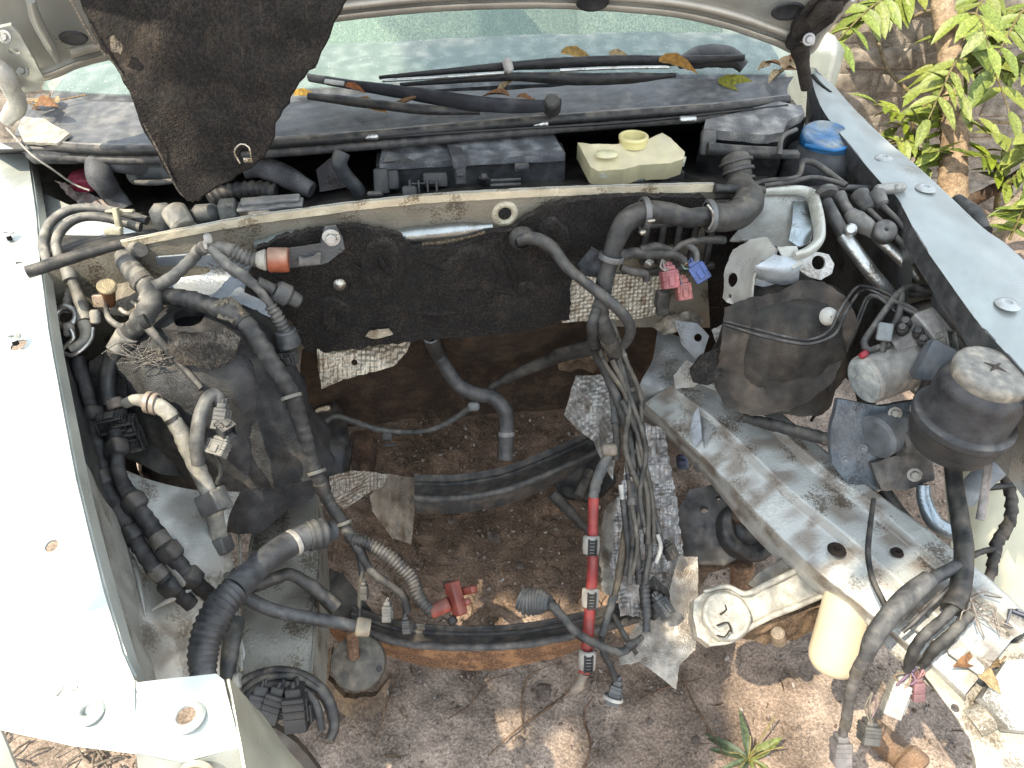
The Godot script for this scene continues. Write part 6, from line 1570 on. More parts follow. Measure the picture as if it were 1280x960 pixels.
	m = MB.new(); sheet(m, hh([[393, 500, .4], [412, 490, .42], [432, 520, .4], [440, 570, .34], [430, 600, .3], [400, 600, .32], [394, 550, .38]]), .03, .012, .012, 10.0, [], .003, Vector3(.3, .6, 1))
	one(m, "dark_liner_flap", "black plastic liner flap left of the empty bay", "liner", Color(.035, .036, .04), "plastic")
	# round rubber buffer at the lower left with its rod
	t = thing("rubber_buffer", "round dusty rubber buffer with a rod, left front of the subframe", "buffer")
	m = MB.new(); lathe(m, Transform3D(up_to(Vector3(.0, .85, .5)), H(448, 828, .22)), [Vector2(.05, -.03), Vector2(.053, -.01), Vector2(.053, .004), Vector2(.049, .008), Vector2(.03, .009), Vector2(.024, .014), Vector2(.014, .016), Vector2(0, .016)], 32)
	put(m, "disc", Color(.13, .125, .11), "rubber", t, {"dust": .7, "dustcol": Color(.33, .29, .24)})
	m = MB.new(); tube(m, hh([[440, 786, .30], [441, 802, .27], [443, 822, .24]]), .011, "lump", 10)
	put(m, "rod", Color(.36, .25, .18), "rust", t)
	m = MB.new(); sheet(m, hh([[398, 828, .2], [416, 812, .22], [410, 850, .18], [430, 872, .15], [470, 868, .13], [488, 846, .14], [480, 890, .1], [440, 900, .1], [412, 880, .13]]), .02, .01, .01, 14.0, [], .003, Vector3(0, .7, 1))
	put(m, "base_plate", Color(.27, .22, .165), "rust", t, {"dust": .5})
	for q in [[460, 812], [432, 845], [474, 836]]: bolt(t, H(q[0], q[1], .235), Vector3(0, .85, .5), .0035, Color(.05, .05, .05), "rivet")
	settle(t)

func build_right_units():
	var t: Node3D; var m: MB
	# pipes with rubber collars running along the right wing
	var dd := {"dust": .6, "dustcol": Color(.42, .41, .39)}
	t = thing("air_conditioning_pipe", "thick aluminium pipe with a rubber end, nearest the right tower", "pipe", "pipes along the right wing")
	pipe(t, "rubber_end", hh([[1032, 252, .955], [1044, 276, .935], [1056, 296, .915]]), [18, 20, 20], Color(.11, .11, .11), "plain", "rubber", false, dd)
	pipe(t, "aluminium_tube", hh([[1054, 294, .917], [1072, 318, .895], [1090, 342, .87], [1108, 362, .845], [1124, 384, .81]]), [20, 20, 19, 18], Color(.58, .59, .58), "plain", "metal", false, {"dust": .3})
	m = MB.new(); rod(m, H(1034, 246, .96), H(1030, 238, .965), .022, .02, .004)
	put(m, "collar", Color(.10, .10, .10), "rubber", t, dd)
	m = MB.new(); rod(m, H(1062, 290, .925), H(1064, 286, .945), .012, .010, .003)
	put(m, "fill_valve", Color(.6, .6, .58), "metal", t, dd)
	settle(t)
	t = thing("air_conditioning_pipe", "second aluminium pipe with a bulky grey joint, beside the thick one", "pipe", "pipes along the right wing")
	pipe(t, "rubber_end", hh([[1048, 244, .96], [1056, 258, .95], [1064, 268, .945]]), [20, 16, 14], Color(.11, .11, .11), "plain", "rubber", false, dd)
	pipe(t, "joint", hh([[1062, 266, .946], [1072, 276, .94], [1084, 284, .935], [1092, 292, .925]]), [18, 26, 26, 16], Color(.30, .30, .29), "lump", "cast", false, dd)
	pipe(t, "aluminium_tube", hh([[1088, 288, .928], [1104, 304, .91], [1120, 318, .895], [1134, 332, .88], [1146, 352, .855]]), [13, 15, 16, 15], Color(.60, .60, .58), "plain", "metal", false, {"dust": .3})
	settle(t)
	for k in 2:
		t = thing("brake_pipe", "dark pipe with a round rubber mount along the right wing" if k == 0 else "dark pipe closest to the right wing's edge, ending in a bend", "pipe", "pipes along the right wing")
		var p := hh([[1074, 246, .96], [1086, 262, .952], [1100, 276, .945], [1116, 292, .935], [1136, 312, .915], [1156, 326, .90], [1172, 338, .885], [1178, 350, .87], [1168, 360, .86], [1146, 360, .855], [1126, 362, .85]]) if k == 0 else hh([[1094, 246, .965], [1104, 258, .958], [1124, 278, .945], [1146, 306, .925], [1166, 326, .905], [1180, 340, .885], [1182, 354, .868], [1166, 366, .855], [1136, 368, .845]])
		pipe(t, "pipe", p, [10, 8, 8, 9, 10, 11], Color(.13, .13, .128), "plain", "rubber", false, {"dust": .6})
		m = MB.new(); rod(m, p[0] + Vector3(0, .004, -.006), p[1], .017, .012, .004)
		put(m, "collar", Color(.09, .09, .09), "rubber", t, dd)
		if k == 0:
			m = MB.new(); lathe(m, Transform3D(up_to(Vector3(-.1, .8, .6)), H(1107, 288, .94)), [Vector2(.016, -.02), Vector2(.021, -.014), Vector2(.021, .0), Vector2(.017, .005), Vector2(.004, .005), Vector2(.003, .0), Vector2(0, .0)], 22)
			put(m, "round_mount", Color(.10, .10, .10), "rubber", t, dd)
		settle(t)
	# hoses above the rail at the very top right
	hose("washer_hose", "thin hose looping in front of the washer bottle", "hose", hh([[938, 232, .965], [958, 226, .97], [985, 224, .975], [998, 220, .975], [1002, 210, .985], [1004, 202, .99], [1018, 204, .985], [1036, 216, .975], [1058, 232, .965]]), [7, 7, 7, 9, 9, 8], Color(.11, .11, .11), "plain", "rubber", false, {"dust": .6}, "thin hoses by the washer bottle")
	hose("washer_hose", "straight thin hose just below the looping one", "hose", hh([[955, 232, .966], [985, 228, .97], [1015, 222, .972], [1040, 226, .97], [1056, 232, .966]]), 7, Color(.12, .12, .12), "plain", "rubber", false, {"dust": .6}, "thin hoses by the washer bottle")
	m = MB.new(); box(m, Transform3D(facing(Vector3(.1, .8, .5)), H(1112, 236, .975)), Vector3(.06, .016, .02), .004); rod(m, H(1122, 238, .975), H(1122, 230, .985), .008, .008)
	one(m, "seal_clip", "grey clip at the right end of the bulkhead's rubber seal", "clip", Color(.4, .4, .38), "worn", {"dust": .5})
	# the four brake lines bent round the tower
	for k in 4:
		var s := k * 7.0
		var o := .012 * k
		hose("brake_line", ["outermost of four thin brake lines bending round the right tower", "second of four thin brake lines round the right tower, counted from the tower", "third of four thin brake lines round the right tower, counted from the tower", "innermost line of four, nearest the hydraulic unit"][k], "brake line", hh([[905 + s * .4, 402 + s * .7, .84], [945, 412 + s * .9, .852], [985, 422 + s * .8, .852], [1012 + s * .3, 425 + s * .7, .85], [1036 + s, 414 + s * .6, .855], [1050 + s, 388 + s * .4, .87], [1068 + s * .9, 362 + s * .5, .85], [1082 + s, 358 + s * .8, .86], [1110, 368 + s, .855], [1130 + s, 386 + s * 1.2, .845]]) if k < 2 else hh([[1030 + s * .2, 500 - s * .6, .70], [1038 + s * .5, 470 - s * .4, .745], [1052 + s * .6, 430 - s * .2, .79], [1064 + s * .6, 396, .825], [1076 + s * .5, 370 + s * .2, .85], [1092 + s * .3, 366 + s * .3, .86], [1120, 378 + s * .6, .85], [1146, 394 + s * .6, .84]]), 4.5, Color(.05, .05, .05), "plain", "rubber", false, {"dust": .7, "dustcol": Color(.34, .32, .30)}, "brake lines round the right tower")
	hose("brake_line", "long dark line dropping from the tower bends to the frame member", "brake line", hh([[1058, 412, .79], [1046, 445, .74], [1034, 480, .69], [1022, 512, .64], [1014, 526, .61]]), 4.5, Color(.05, .05, .05), "plain", "rubber", false, {"dust": .3}, "brake lines round the right tower")
	# hydraulic unit: motor, valve block, bracket, controller
	t = thing("hydraulic_brake_unit", "grey brake unit with cylinder motor and pale valve block on a dark bracket", "brake unit")
	var fc := H(1078, 476, .775); var ax := (H(1136, 462, .79) - fc).normalized()
	ax = Vector3(.86, .12, -.32).normalized()
	m = MB.new(); var xf := Transform3D(up_to(ax), fc)
	lathe(m, xf, [Vector2(0, .003), Vector2(.008, .003), Vector2(.010, .0), Vector2(.016, .0), Vector2(.018, .002), Vector2(.036, .002), Vector2(.041, .005), Vector2(.042, .012), Vector2(.042, .10), Vector2(.046, .102), Vector2(.046, .108)], 44)
	put(m, "motor", Color(.68, .67, .65), "cast", t, {"dust": .5, "dustcol": Color(.45, .42, .38)})
	m = MB.new()
	lathe(m, Transform3D(up_to(ax), fc - ax * .002), [Vector2(0, .001), Vector2(.010, .001), Vector2(.012, -.001), Vector2(.015, .001), Vector2(.034, .002), Vector2(.0385, .004)], 44)
	put(m, "end_cap", Color(.70, .78, .81), "cast", t, {"dust": .1})
	m = MB.new(); box(m, Transform3D(Basis(ax, Vector3(-.1, .9, .35).normalized(), ax.cross(Vector3(-.1, .9, .35)).normalized()).orthonormalized(), fc + ax * .125 + Vector3(0, .012, -.004)), Vector3(.04, .115, .095), .004)
	put(m, "valve_block", Color(.88, .85, .84), "cast", t, {"dust": .3, "dustcol": Color(.6, .57, .54)})
	m = MB.new(); sheet(m, hh([[1118, 430, .84], [1148, 408, .85], [1170, 425, .84], [1170, 460, .80], [1150, 500, .74], [1140, 480, .76], [1132, 462, .785]]), .05, .01, .002, 14.0, [], 0, Vector3(-.2, .7, 1))
	put(m, "valve_face", Color(.90, .87, .86), "cast", t, {"dust": .2})
	m = MB.new(); sheet(m, hh([[1046, 498, .74], [1068, 502, .74], [1100, 508, .74], [1150, 500, .75], [1165, 540, .70], [1166, 590, .64], [1150, 604, .62], [1110, 612, .61], [1080, 616, .605], [1060, 605, .62], [1040, 580, .65], [1038, 540, .70]]), .014, .009, .008, 12.0, [], .001, Vector3(-.3, .5, 1))
	var br := put(m, "bracket", Color(.13, .155, .185), "worn", t, {"dust": .35, "dustcol": Color(.24, .23, .22), "stain": [Color(.16, .15, .15), .5, 12.0]})
	m = MB.new(); rod(m, H(1092, 548, .70), H(1128, 528, .70), .038, .036, .006)
	put(m, "damper", Color(.20, .225, .255), "plastic", t, {"dust": .3})
	m = MB.new(); rod(m, H(1118, 552, .695), H(1150, 538, .695), .028, .026, .005)
	put(m, "damper_collar", Color(.12, .12, .12), "rubber", t, {"dust": .5})
	m = MB.new(); sheet(m, hh([[1090, 580, .66], [1130, 566, .68], [1160, 552, .69], [1168, 600, .64], [1140, 612, .62], [1100, 612, .62]]), .02, .009, .01, 16.0, [], .001, Vector3(-.2, .5, 1))
	put(m, "lower_arm", Color(.14, .14, .145), "cast", t, {"dust": .5, "stain": [Color(.2, .17, .14), .5, 14.0]})
	for q in [[1116, 516, .73, .0065], [1145, 510, .74, .008], [1062, 516, .745, .0035], [1055, 574, .67, .0045], [1140, 592, .655, .007], [1076, 560, .69, .0045]]:
		bolt(t, H(q[0], q[1], q[2]) + Vector3(-.004, .01, .012), Vector3(-.25, .5, .85), q[3], Color(.36, .34, .31) if q[3] > .006 else Color(.16, .17, .19))
	m = MB.new(); rod(m, H(1077, 440, .82), H(1082, 446, .815), .008, .008, .002)
	put(m, "red_plug", Color(.55, .06, .09), "plastic", t, {"dust": .1})
	m = MB.new(); box(m, Transform3D(facing(Vector3(-.2, .6, .8)), H(1106, 415, .85)), Vector3(.024, .03, .012), .003)
	put(m, "label", Color(.45, .50, .52), "plastic", t, {"dust": .1})
	for q in [[1132, 402, .86], [1148, 414, .855], [1154, 424, .845], [1162, 432, .84], [1128, 410, .855]]:
		m = MB.new(); rod(m, H(q[0], q[1] + 4, q[2] - .012), H(q[0], q[1], q[2] + .006), .010, .009, .002)
		rod(m, H(q[0], q[1], q[2] + .004), H(q[0], q[1] - 2, q[2] + .014), .006, .006, .001)
		put(m, "union_nut", Color(.05, .05, .05), "worn", t, {"dust": .3})
	for p in [[[1182, 352, .87], [1160, 364, .865], [1140, 358, .872], [1124, 366, .868], [1108, 386, .858], [1090, 412, .84], [1080, 428, .828], [1086, 438, .82], [1100, 434, .822], [1112, 432, .824]], [[1128, 362, .868], [1126, 380, .862], [1122, 398, .85], [1112, 416, .836], [1104, 432, .826], [1104, 446, .812], [1114, 452, .806], [1132, 450, .805]], [[1116, 376, .865], [1138, 384, .862], [1156, 398, .855], [1172, 408, .85], [1186, 420, .84]], [[1124, 382, .862], [1146, 394, .856], [1162, 404, .85], [1166, 414, .845], [1164, 426, .84]]]:
		pipe(t, "brake_pipe", hh(p), 9.5 if p.size() > 6 else 6.5, Color(.15, .15, .146), "plain", "rubber", false, {"dust": .6, "dustcol": Color(.4, .38, .35)})
	m = MB.new(); rod(m, H(1126, 452, .803), H(1138, 450, .805), .011, .011, .003); rod(m, H(1136, 450, .806), H(1139, 449, .806), .006, .006, .001)
	put(m, "banjo_end", Color(.30, .28, .25), "worn", t, {"dust": .5})
	m = MB.new(); sheet(m, hh([[1146, 464, .84], [1168, 424, .875], [1200, 440, .87], [1194, 464, .845], [1170, 476, .825], [1150, 474, .83]]), .04, .01, .001, 10.0, [], 0, Vector3(-.2, .7, 1))
	put(m, "controller", Color(.155, .18, .215), "plastic", t, {"dust": .3})
	plug(t, H(1184, 430, .86), Vector3(.2, .75, .5), Vector3(.045, .022, .03), Color(.30, .30, .28), "connector", Vector3(-.5, .3, .2))
	pipe(t, "controller_stem", hh([[1166, 470, .80], [1156, 486, .775], [1148, 500, .755]]), [16, 15, 15], Color(.10, .10, .10), "tape", "tape")
	settle(t)
	hose("large_air_pipe", "dull grey pipe bend behind the hydraulic brake unit", "pipe", hh([[1128, 390, .80], [1150, 384, .80], [1172, 382, .80], [1180, 396, .785], [1176, 414, .77]]), [14, 17, 18, 16], Color(.19, .19, .185), "plain", "rubber", false, {"dust": .5})
	# canister
	t = thing("black_canister", "fat dusty black canister with a pale lid marked with a cross", "canister")
	var up := Vector3(.05, .95, .03).normalized()
	var top := H(1241, 464, .925)
	m = MB.new()
	lathe(m, Transform3D(up_to(up), top).scaled_local(Vector3(.92, 1.12, .92)), [Vector2(.0, -.14), Vector2(.046, -.138), Vector2(.062, -.128), Vector2(.071, -.11), Vector2(.073, -.088), Vector2(.073, -.085)], 56)
	put(m, "lower_half", Color(.055, .056, .06), "plastic", t, {"dust": .5, "dustcol": Color(.22, .22, .22), "stain": [Color(.10, .095, .09), .5, 9.0]})
	m = MB.new()
	lathe(m, Transform3D(up_to(up), top).scaled_local(Vector3(.92, 1.12, .92)), [Vector2(.070, -.089), Vector2(.077, -.088), Vector2(.078, -.086), Vector2(.078, -.078), Vector2(.076, -.076), Vector2(.066, -.073), Vector2(.066, -.03), Vector2(.062, -.018), Vector2(.055, -.012)], 56)
	put(m, "upper_half", Color(.07, .073, .08), "plastic", t, {"dust": .7, "dustcol": Color(.30, .29, .28)})
	m = MB.new()
	lathe(m, Transform3D(up_to(up), top).scaled_local(Vector3(.92, 1.12, .92)), [Vector2(.052, -.014), Vector2(.056, -.012), Vector2(.057, -.002), Vector2(.054, .004), Vector2(.046, .006), Vector2(0, .007)], 48, 1.0, .002)
	var lid := put(m, "lid", Color(.40, .38, .34), "rubber", t, {"dust": .7, "dustcol": Color(.46, .435, .39)})
	for s in [-1, 1]:
		m = MB.new()
		var bs := up_to(up)
		var dirv := (bs * Vector3(1, 0, s * .8)).normalized()
		tube(m, [top + up * .007 - dirv * .015, top + up * .0078, top + up * .007 + dirv * .015], [.001, .0035, .001], "plain", 6)
		put(m, "cross_mark", Color(.07, .055, .045), "rubber", lid, {"dust": 0.0})
	m = MB.new(); sheet(m, hh([[1160, 508, .80], [1168, 490, .835], [1176, 494, .83], [1182, 520, .80], [1176, 544, .77], [1164, 540, .77]]), .012, .008, .004, 16.0, [], .001, Vector3(-.5, .4, 1))
	put(m, "mounting_band", Color(.30, .28, .25), "worn", t, {"dust": .5})
	bolt(t, H(1150, 512, .755), Vector3(-.3, .5, .9), .007, Color(.38, .35, .31))
	bolt(t, H(1178, 573, .71), Vector3(-.3, .5, .9), .006, Color(.62, .6, .56))
	settle(t)
	# hoses below the canister
	hose("black_canister_hose", "straight black hose dropping from the canister to the frame member", "hose", hh([[1190, 570, .71], [1194, 610, .69], [1200, 650, .67], [1205, 690, .655], [1200, 735, .64], [1190, 762, .63]]), [24, 23, 24, 25, 26, 30], Color(.055, .056, .055), "plain", "rubber", false, {"dust": .4})
	hose("pale_drain_tube", "thin pale pink tube dropping beside the black canister hose", "tube", hh([[1236, 558, .73], [1234, 590, .71], [1230, 620, .69], [1225, 650, .665]]), 11, Color(.55, .50, .48), "plain", "rubber", true, {"dust": .2})
	hose("bent_alloy_pipe", "short bent blue-grey pipe end below the brake unit's bracket", "pipe", hh([[1154, 606, .63], [1156, 626, .61], [1166, 650, .59], [1182, 662, .58], [1200, 668, .575]]), [18, 20, 22, 24, 22], Color(.36, .42, .47), "plain", "metal", true, {"dust": .3})
	hose("wide_alloy_pipe", "wide pale blue pipe slanting behind the black canister hose", "pipe", hh([[1205, 624, .62], [1226, 600, .66], [1250, 580, .69]]), [30, 32, 30], Color(.36, .41, .46), "plain", "plastic", false, {"dust": .3})
	hose("chassis_hose", "dark foam-covered hose crossing the frame member under the brake unit", "hose", hh([[930, 522, .64], [960, 530, .645], [1000, 540, .65], [1030, 548, .655], [1046, 552, .66]]), [14, 17, 18, 17], Color(.10, .10, .10), "tape", "tape", false, {"dust": .5})
	hose("lower_hose", "dark hose running down behind the frame member below the bracket", "hose", hh([[1105, 612, .60], [1120, 636, .585], [1140, 660, .57], [1160, 690, .56]]), [18, 20, 18], Color(.06, .058, .055), "plain", "rubber", false, {"dust": .4})
	t = thing("gnarled_loom", "gnarled dry-looking loom over the yellow wing liner at the right", "wiring loom")
	pipe(t, "trunk", hh([[1246, 566, .66], [1256, 596, .63], [1264, 624, .60], [1262, 652, .58], [1246, 680, .56], [1240, 710, .55], [1232, 736, .54]]), [14, 15, 16, 16, 14, 12], Color(.10, .09, .082), "tape", "tape", false, {"dust": .5, "amp": .35})
	pipe(t, "branch", hh([[1244, 560, .67], [1260, 584, .65], [1285, 590, .64]]), [12, 13, 12], Color(.09, .085, .08), "tape", "tape", false, {"amp": .3})
	pipe(t, "branch", hh([[1220, 612, .62], [1250, 608, .62], [1290, 604, .63]]), [8, 9, 9], Color(.06, .06, .06), "plain", "rubber")
	pipe(t, "branch", hh([[1244, 686, .56], [1226, 690, .57], [1208, 700, .58]]), 8, Color(.10, .09, .08), "tape", "tape")
	pipe(t, "branch", hh([[1246, 572, .66], [1262, 558, .68], [1290, 540, .70]]), [14, 16, 14], Color(.10, .09, .08), "tape", "tape", false, {"amp": .3})
	settle(t)
	hose("wing_stay_rod", "thin dark rod leaning from the wing to the canister", "rod", hh([[1194, 352, .93], [1202, 376, .91], [1210, 404, .885], [1216, 436, .86]]), [10, 8, 6], Color(.08, .085, .09), "plain", "plastic")
	hose("wing_tube", "pale orange-tinted tube behind the thin dark rod", "tube", hh([[1216, 366, .86], [1206, 392, .84], [1200, 416, .82], [1206, 434, .81]]), 11, Color(.5, .44, .36), "plain", "rubber", false, {"dust": .3})

func build_front_right():
	var t: Node3D; var m: MB
	# white cast mount with its rubber bush, lit by the sun
	t = thing("cast_engine_mount", "chalky white cast mount with a round boss, in full sun", "engine mount")
	m = MB.new()
	sheet(m, hh([[866, 770, .43], [868, 750, .44], [884, 738, .45], [910, 732, .45], [932, 742, .455], [948, 736, .46], [985, 716, .47], [1008, 708, .475], [1036, 742, .46], [1020, 752, .45], [990, 760, .44], [960, 774, .43], [930, 790, .42], [912, 804, .41], [890, 808, .405], [872, 796, .415]]), .05, .007, .006, 16.0, [], .001, Vector3(0, 1, .4))
	put(m, "casting", Color(.66, .64, .58), "cast", t, {"dust": .7, "dustcol": Color(.74, .72, .66)})
	m = MB.new(); lathe(m, Transform3D(up_to(Vector3(0, .95, .3)), H(907, 771, .432)), [Vector2(.042, -.01), Vector2(.042, .008), Vector2(.038, .012), Vector2(.033, .012), Vector2(.031, .008), Vector2(.010, .009), Vector2(0, .009)], 32, 1.0, .002)
	put(m, "boss", Color(.70, .69, .64), "cast", t, {"dust": .4, "dustcol": Color(.74, .72, .66)})
	for q in [[904, 752, 908, 762, 900, 768], [896, 782, 910, 778, 914, 790], [912, 788, 906, 796, 896, 794]]:
		m = MB.new(); tube(m, hh([[q[0], q[1], .445], [q[2], q[3], .444], [q[4], q[5], .443]]), .0016, "plain", 6)
		put(m, "crack", Color(.10, .09, .08), "rust", t, {"dust": 0.0})
	m = MB.new(); sheet(m, hh([[920, 800, .40], [950, 782, .41], [990, 768, .42], [1030, 758, .43], [1044, 762, .41], [1020, 786, .37], [990, 800, .35], [964, 806, .35], [940, 800, .37]]), .02, .008, .008, 22.0, [], .002, Vector3(0, .5, 1))
	put(m, "brown_flank", Color(.30, .235, .17), "rust", t, {"dust": .5, "dustcol": Color(.5, .42, .34)})  # side coloured browner and darker than the casting
	m = MB.new(); rod(m, H(974, 800, .36), H(972, 790, .40), .014, .012, .003)
	put(m, "lug", Color(.45, .37, .29), "cast", t, {"dust": .4})
	for q in [[[886, 806, .41], [912, 802, .415], [932, 788, .425], [960, 772, .435], [995, 758, .445], [1030, 744, .46]], [[880, 740, .452], [908, 733, .455], [932, 742, .46], [960, 730, .465], [1004, 709, .478]]]:
		m = MB.new(); tube(m, hh(q), [.003, .005, .006, .005], "lump", 10)
		put(m, "edge_rib", Color(.66, .64, .58), "cast", t, {"dust": .7, "dustcol": Color(.74, .72, .66)})
	m = MB.new(); sheet(m, hh([[934, 730, .44], [948, 716, .46], [975, 700, .48], [998, 690, .49], [1010, 706, .475], [985, 716, .465], [960, 728, .455], [948, 738, .45]]), .02, .008, .003, 16.0, [], .001, Vector3(0, .7, .8))
	put(m, "web", Color(.33, .31, .28), "cast", t, {"dust": .3})
	settle(t)
	t = thing("suspension_bush", "grey control arm end with a black rubber bush below the frame member", "suspension arm")
	m = MB.new(); sheet(m, hh([[846, 640, .34], [862, 612, .37], [890, 606, .38], [918, 616, .38], [930, 650, .36], [936, 690, .33], [905, 706, .30], [872, 704, .29], [852, 690, .30]]), .03, .009, .012, 12.0, [[H(880, 636, .362), .008], [H(898, 622, .376), .005]], .001, Vector3(0, .9, .6))
	put(m, "arm", Color(.36, .36, .375), "cast", t, {"dust": .5, "stain": [Color(.09, .09, .09), .6, 12.0]})
	m = MB.new(); lathe(m, Transform3D(up_to(Vector3(.2, .9, .5)), H(938, 662, .36)), [Vector2(.062, -.03), Vector2(.064, .0), Vector2(.060, .008), Vector2(.048, .010), Vector2(.044, .006), Vector2(.034, .0), Vector2(.03, -.008), Vector2(.026, .004), Vector2(.014, .008), Vector2(0, .008)], 40, 1, .003)
	put(m, "bush", Color(.075, .078, .085), "rubber", t, {"dust": .7, "dustcol": Color(.33, .32, .31)})
	m = MB.new(); lathe(m, Transform3D(up_to(Vector3(.2, .9, .5)), H(932, 640, .40)), [Vector2(.024, -.06), Vector2(.022, .02), Vector2(.026, .024), Vector2(.018, .03), Vector2(0, .03)], 24, 1, .003)
	put(m, "bolt_sleeve", Color(.26, .22, .18), "rust", t, {"dust": .4})
	m = MB.new(); rod(m, H(926, 734, .24), H(928, 704, .29), .022, .025, .004)
	put(m, "pin", Color(.45, .33, .24), "rust", t, {"dust": .3})
	m = MB.new(); tube(m, hh([[870, 712, .2], [892, 708, .22], [920, 700, .24], [950, 690, .26]]), .012, "lump", 10)
	put(m, "link", Color(.33, .28, .22), "rust", t, {"dust": .4})
	settle(t)
	m = MB.new(); rod(m, H(852, 568, .30), H(854, 586, .28), .014, .014, .004); box(m, Transform3D(facing(Vector3(0, .4, 1)), H(853, 578, .30)), Vector3(.02, .014, .012), .003)
	one(m, "blue_plastic_cap", "small blue cap lying below the bend of the frame member", "cap", Color(.14, .18, .32), "plastic")
	m = MB.new(); sheet(m, hh([[838, 712, .16], [852, 700, .17], [870, 716, .16], [892, 706, .17], [872, 742, .12], [846, 740, .12]]), .003, .008, .01, 16.0, [], .002, Vector3.UP)
	one(m, "bent_tin", "bent brown scrap of tin behind the white mount", "scrap", Color(.3, .24, .18), "rust", {"dust": .5})
	# cream cylinder
	m = MB.new()
	var a := H(1038, 838, .36); var b := H(1066, 742, .50)
	var ax := (b - a).normalized(); var r := .043
	lathe(m, Transform3D(up_to(ax), a), [Vector2(0, .0), Vector2(r * .5, .002), Vector2(r * .8, .008), Vector2(r * .95, .018), Vector2(r, .03), Vector2(r, a.distance_to(b)), Vector2(r * .8, a.distance_to(b))], 36)
	one(m, "cream_cylinder", "smooth cream-coloured cylinder pointing down at the frame member's front", "cylinder", Color(.60, .51, .36), "milky", {"dust": .6, "dustcol": Color(.68, .60, .44), "var": .08})
	# looms over the front end
	t = thing("front_wiring_loom", "thick grey loom with trimmed ends lying over the frame member's front", "wiring loom")
	var dd := {"dust": .5, "dustcol": Color(.36, .35, .34)}
	pipe(t, "trunk", hh([[1198, 706, .655], [1180, 716, .65], [1158, 728, .645]]), [16, 17, 18], Color(.11, .115, .125), "plain", "rubber", false, dd)
	pipe(t, "sleeve", hh([[1162, 724, .648], [1135, 746, .64], [1110, 772, .625], [1092, 798, .60], [1082, 822, .57]]), [26, 29, 29, 27, 20], Color(.15, .155, .165), "plain", "rubber", false, dd)
	pipe(t, "lead", hh([[1084, 818, .575], [1072, 838, .54], [1062, 872, .48], [1058, 900, .43], [1052, 925, .39]]), [17, 15, 14, 13], Color(.26, .25, .25), "tape", "tape", false, {"dust": .6})
	plug(t, H(1051, 940, .375), Vector3(0, -.8, .6), Vector3(.034, .03, .045), Color(.26, .25, .27), "connector", Vector3(1, 0, 0))
	wires(t, H(1053, 922, .395), H(1051, 934, .38), 6, Color(.2, .2, .3), .01)
	pipe(t, "thin_lead", hh([[1092, 624, .64], [1088, 656, .635], [1085, 690, .63], [1090, 722, .625], [1102, 748, .62], [1112, 768, .615]]), [7, 8, 8], Color(.07, .072, .075), "plain", "rubber", false, {"dust": .4})
	settle(t)
	t = thing("front_wiring_branch", "pair of black leads from the canister hose to a broken plug", "wiring loom")
	pipe(t, "lead", hh([[1192, 760, .635], [1176, 776, .63], [1154, 796, .615], [1140, 818, .59], [1134, 838, .56]]), [15, 14, 15, 13], Color(.065, .065, .065), "tape", "tape", false, dd)
	pipe(t, "lead", hh([[1212, 768, .63], [1192, 790, .62], [1170, 810, .60], [1152, 832, .565]]), [15, 16, 16, 12], Color(.075, .075, .075), "tape", "tape", false, dd)
	pipe(t, "lead", hh([[1186, 735, .64], [1164, 756, .63], [1140, 780, .615], [1128, 790, .605]]), [6, 7, 6], Color(.08, .075, .07), "plain", "rubber", false, dd)
	plug(t, H(1120, 872, .50), Vector3(-.35, -.7, .6), Vector3(.04, .03, .06), Color(.55, .56, .55), "broken_connector", Vector3(1, .4, 0))
	plug(t, H(1146, 862, .52), Vector3(.05, -.8, .5), Vector3(.024, .02, .035), Color(.36, .20, .22), "connector", Vector3(1, 0, 0))
	wires(t, H(1136, 838, .56), H(1126, 860, .52), 6, Color(.5, .4, .3), .014)
	wires(t, H(1150, 834, .56), H(1144, 852, .53), 5, Color(.55, .3, .3), .014)
	settle(t)
	t = thing("dangling_plug", "small grey plug on two thin wires over the sunlit earth", "plug lead")
	plug(t, H(1086, 916, .34), Vector3(-.1, -.75, .6), Vector3(.036, .032, .035), Color(.17, .18, .19), "connector", Vector3(1, 0, 0))
	wires(t, H(1092, 868, .44), H(1088, 906, .36), 4, Color(.5, .48, .4), .012)
	settle(t)
	m = MB.new()
	for k in 14:
		var q := H(1205 + rng.randf() * 26, 742 + rng.randf() * 30, .63)
		tube(m, [q, q + Vector3(rng.randf_range(-.03, .04), rng.randf_range(0, .03), rng.randf_range(-.02, .03)), q + Vector3(rng.randf_range(-.03, .04), rng.randf_range(-.02, .02), rng.randf_range(0, .06))], .0011, "plain", 5)
	one(m, "stripped_wires", "bird's nest of stripped thin wires on the front plate", "wires", Color(.42, .36, .32), "rubber").set_meta("kind", "stuff")
	t = thing("front_switch", "small blue-grey switch with a lead at the right front corner", "switch")
	plug(t, H(1270, 776, .61), Vector3(-.3, .7, .5), Vector3(.034, .03, .035), Color(.16, .18, .24))
	pipe(t, "lead", hh([[1262, 790, .60], [1250, 806, .59], [1232, 816, .58], [1210, 820, .57]]), [8, 9, 8], Color(.2, .19, .18), "tape", "tape")
	settle(t)
	# coil of black cable with the lamp plug at the lower left
	t = thing("coiled_lamp_cable", "coil of black cable with a lamp plug at the left front", "cable coil")
	pipe(t, "cable", hh([[298, 855, .47], [320, 845, .475], [350, 840, .475], [385, 850, .46], [408, 872, .44], [418, 905, .41], [412, 925, .40]]), [14, 16, 18, 18, 17, 14], Color(.065, .07, .08), "plain", "rubber", false, {"dust": .5})
	pipe(t, "cable", hh([[302, 882, .46], [318, 862, .475], [345, 856, .48], [375, 862, .47], [395, 882, .45], [402, 912, .42]]), [11, 12, 13, 13, 11], Color(.08, .085, .095), "plain", "rubber", false, {"dust": .5})
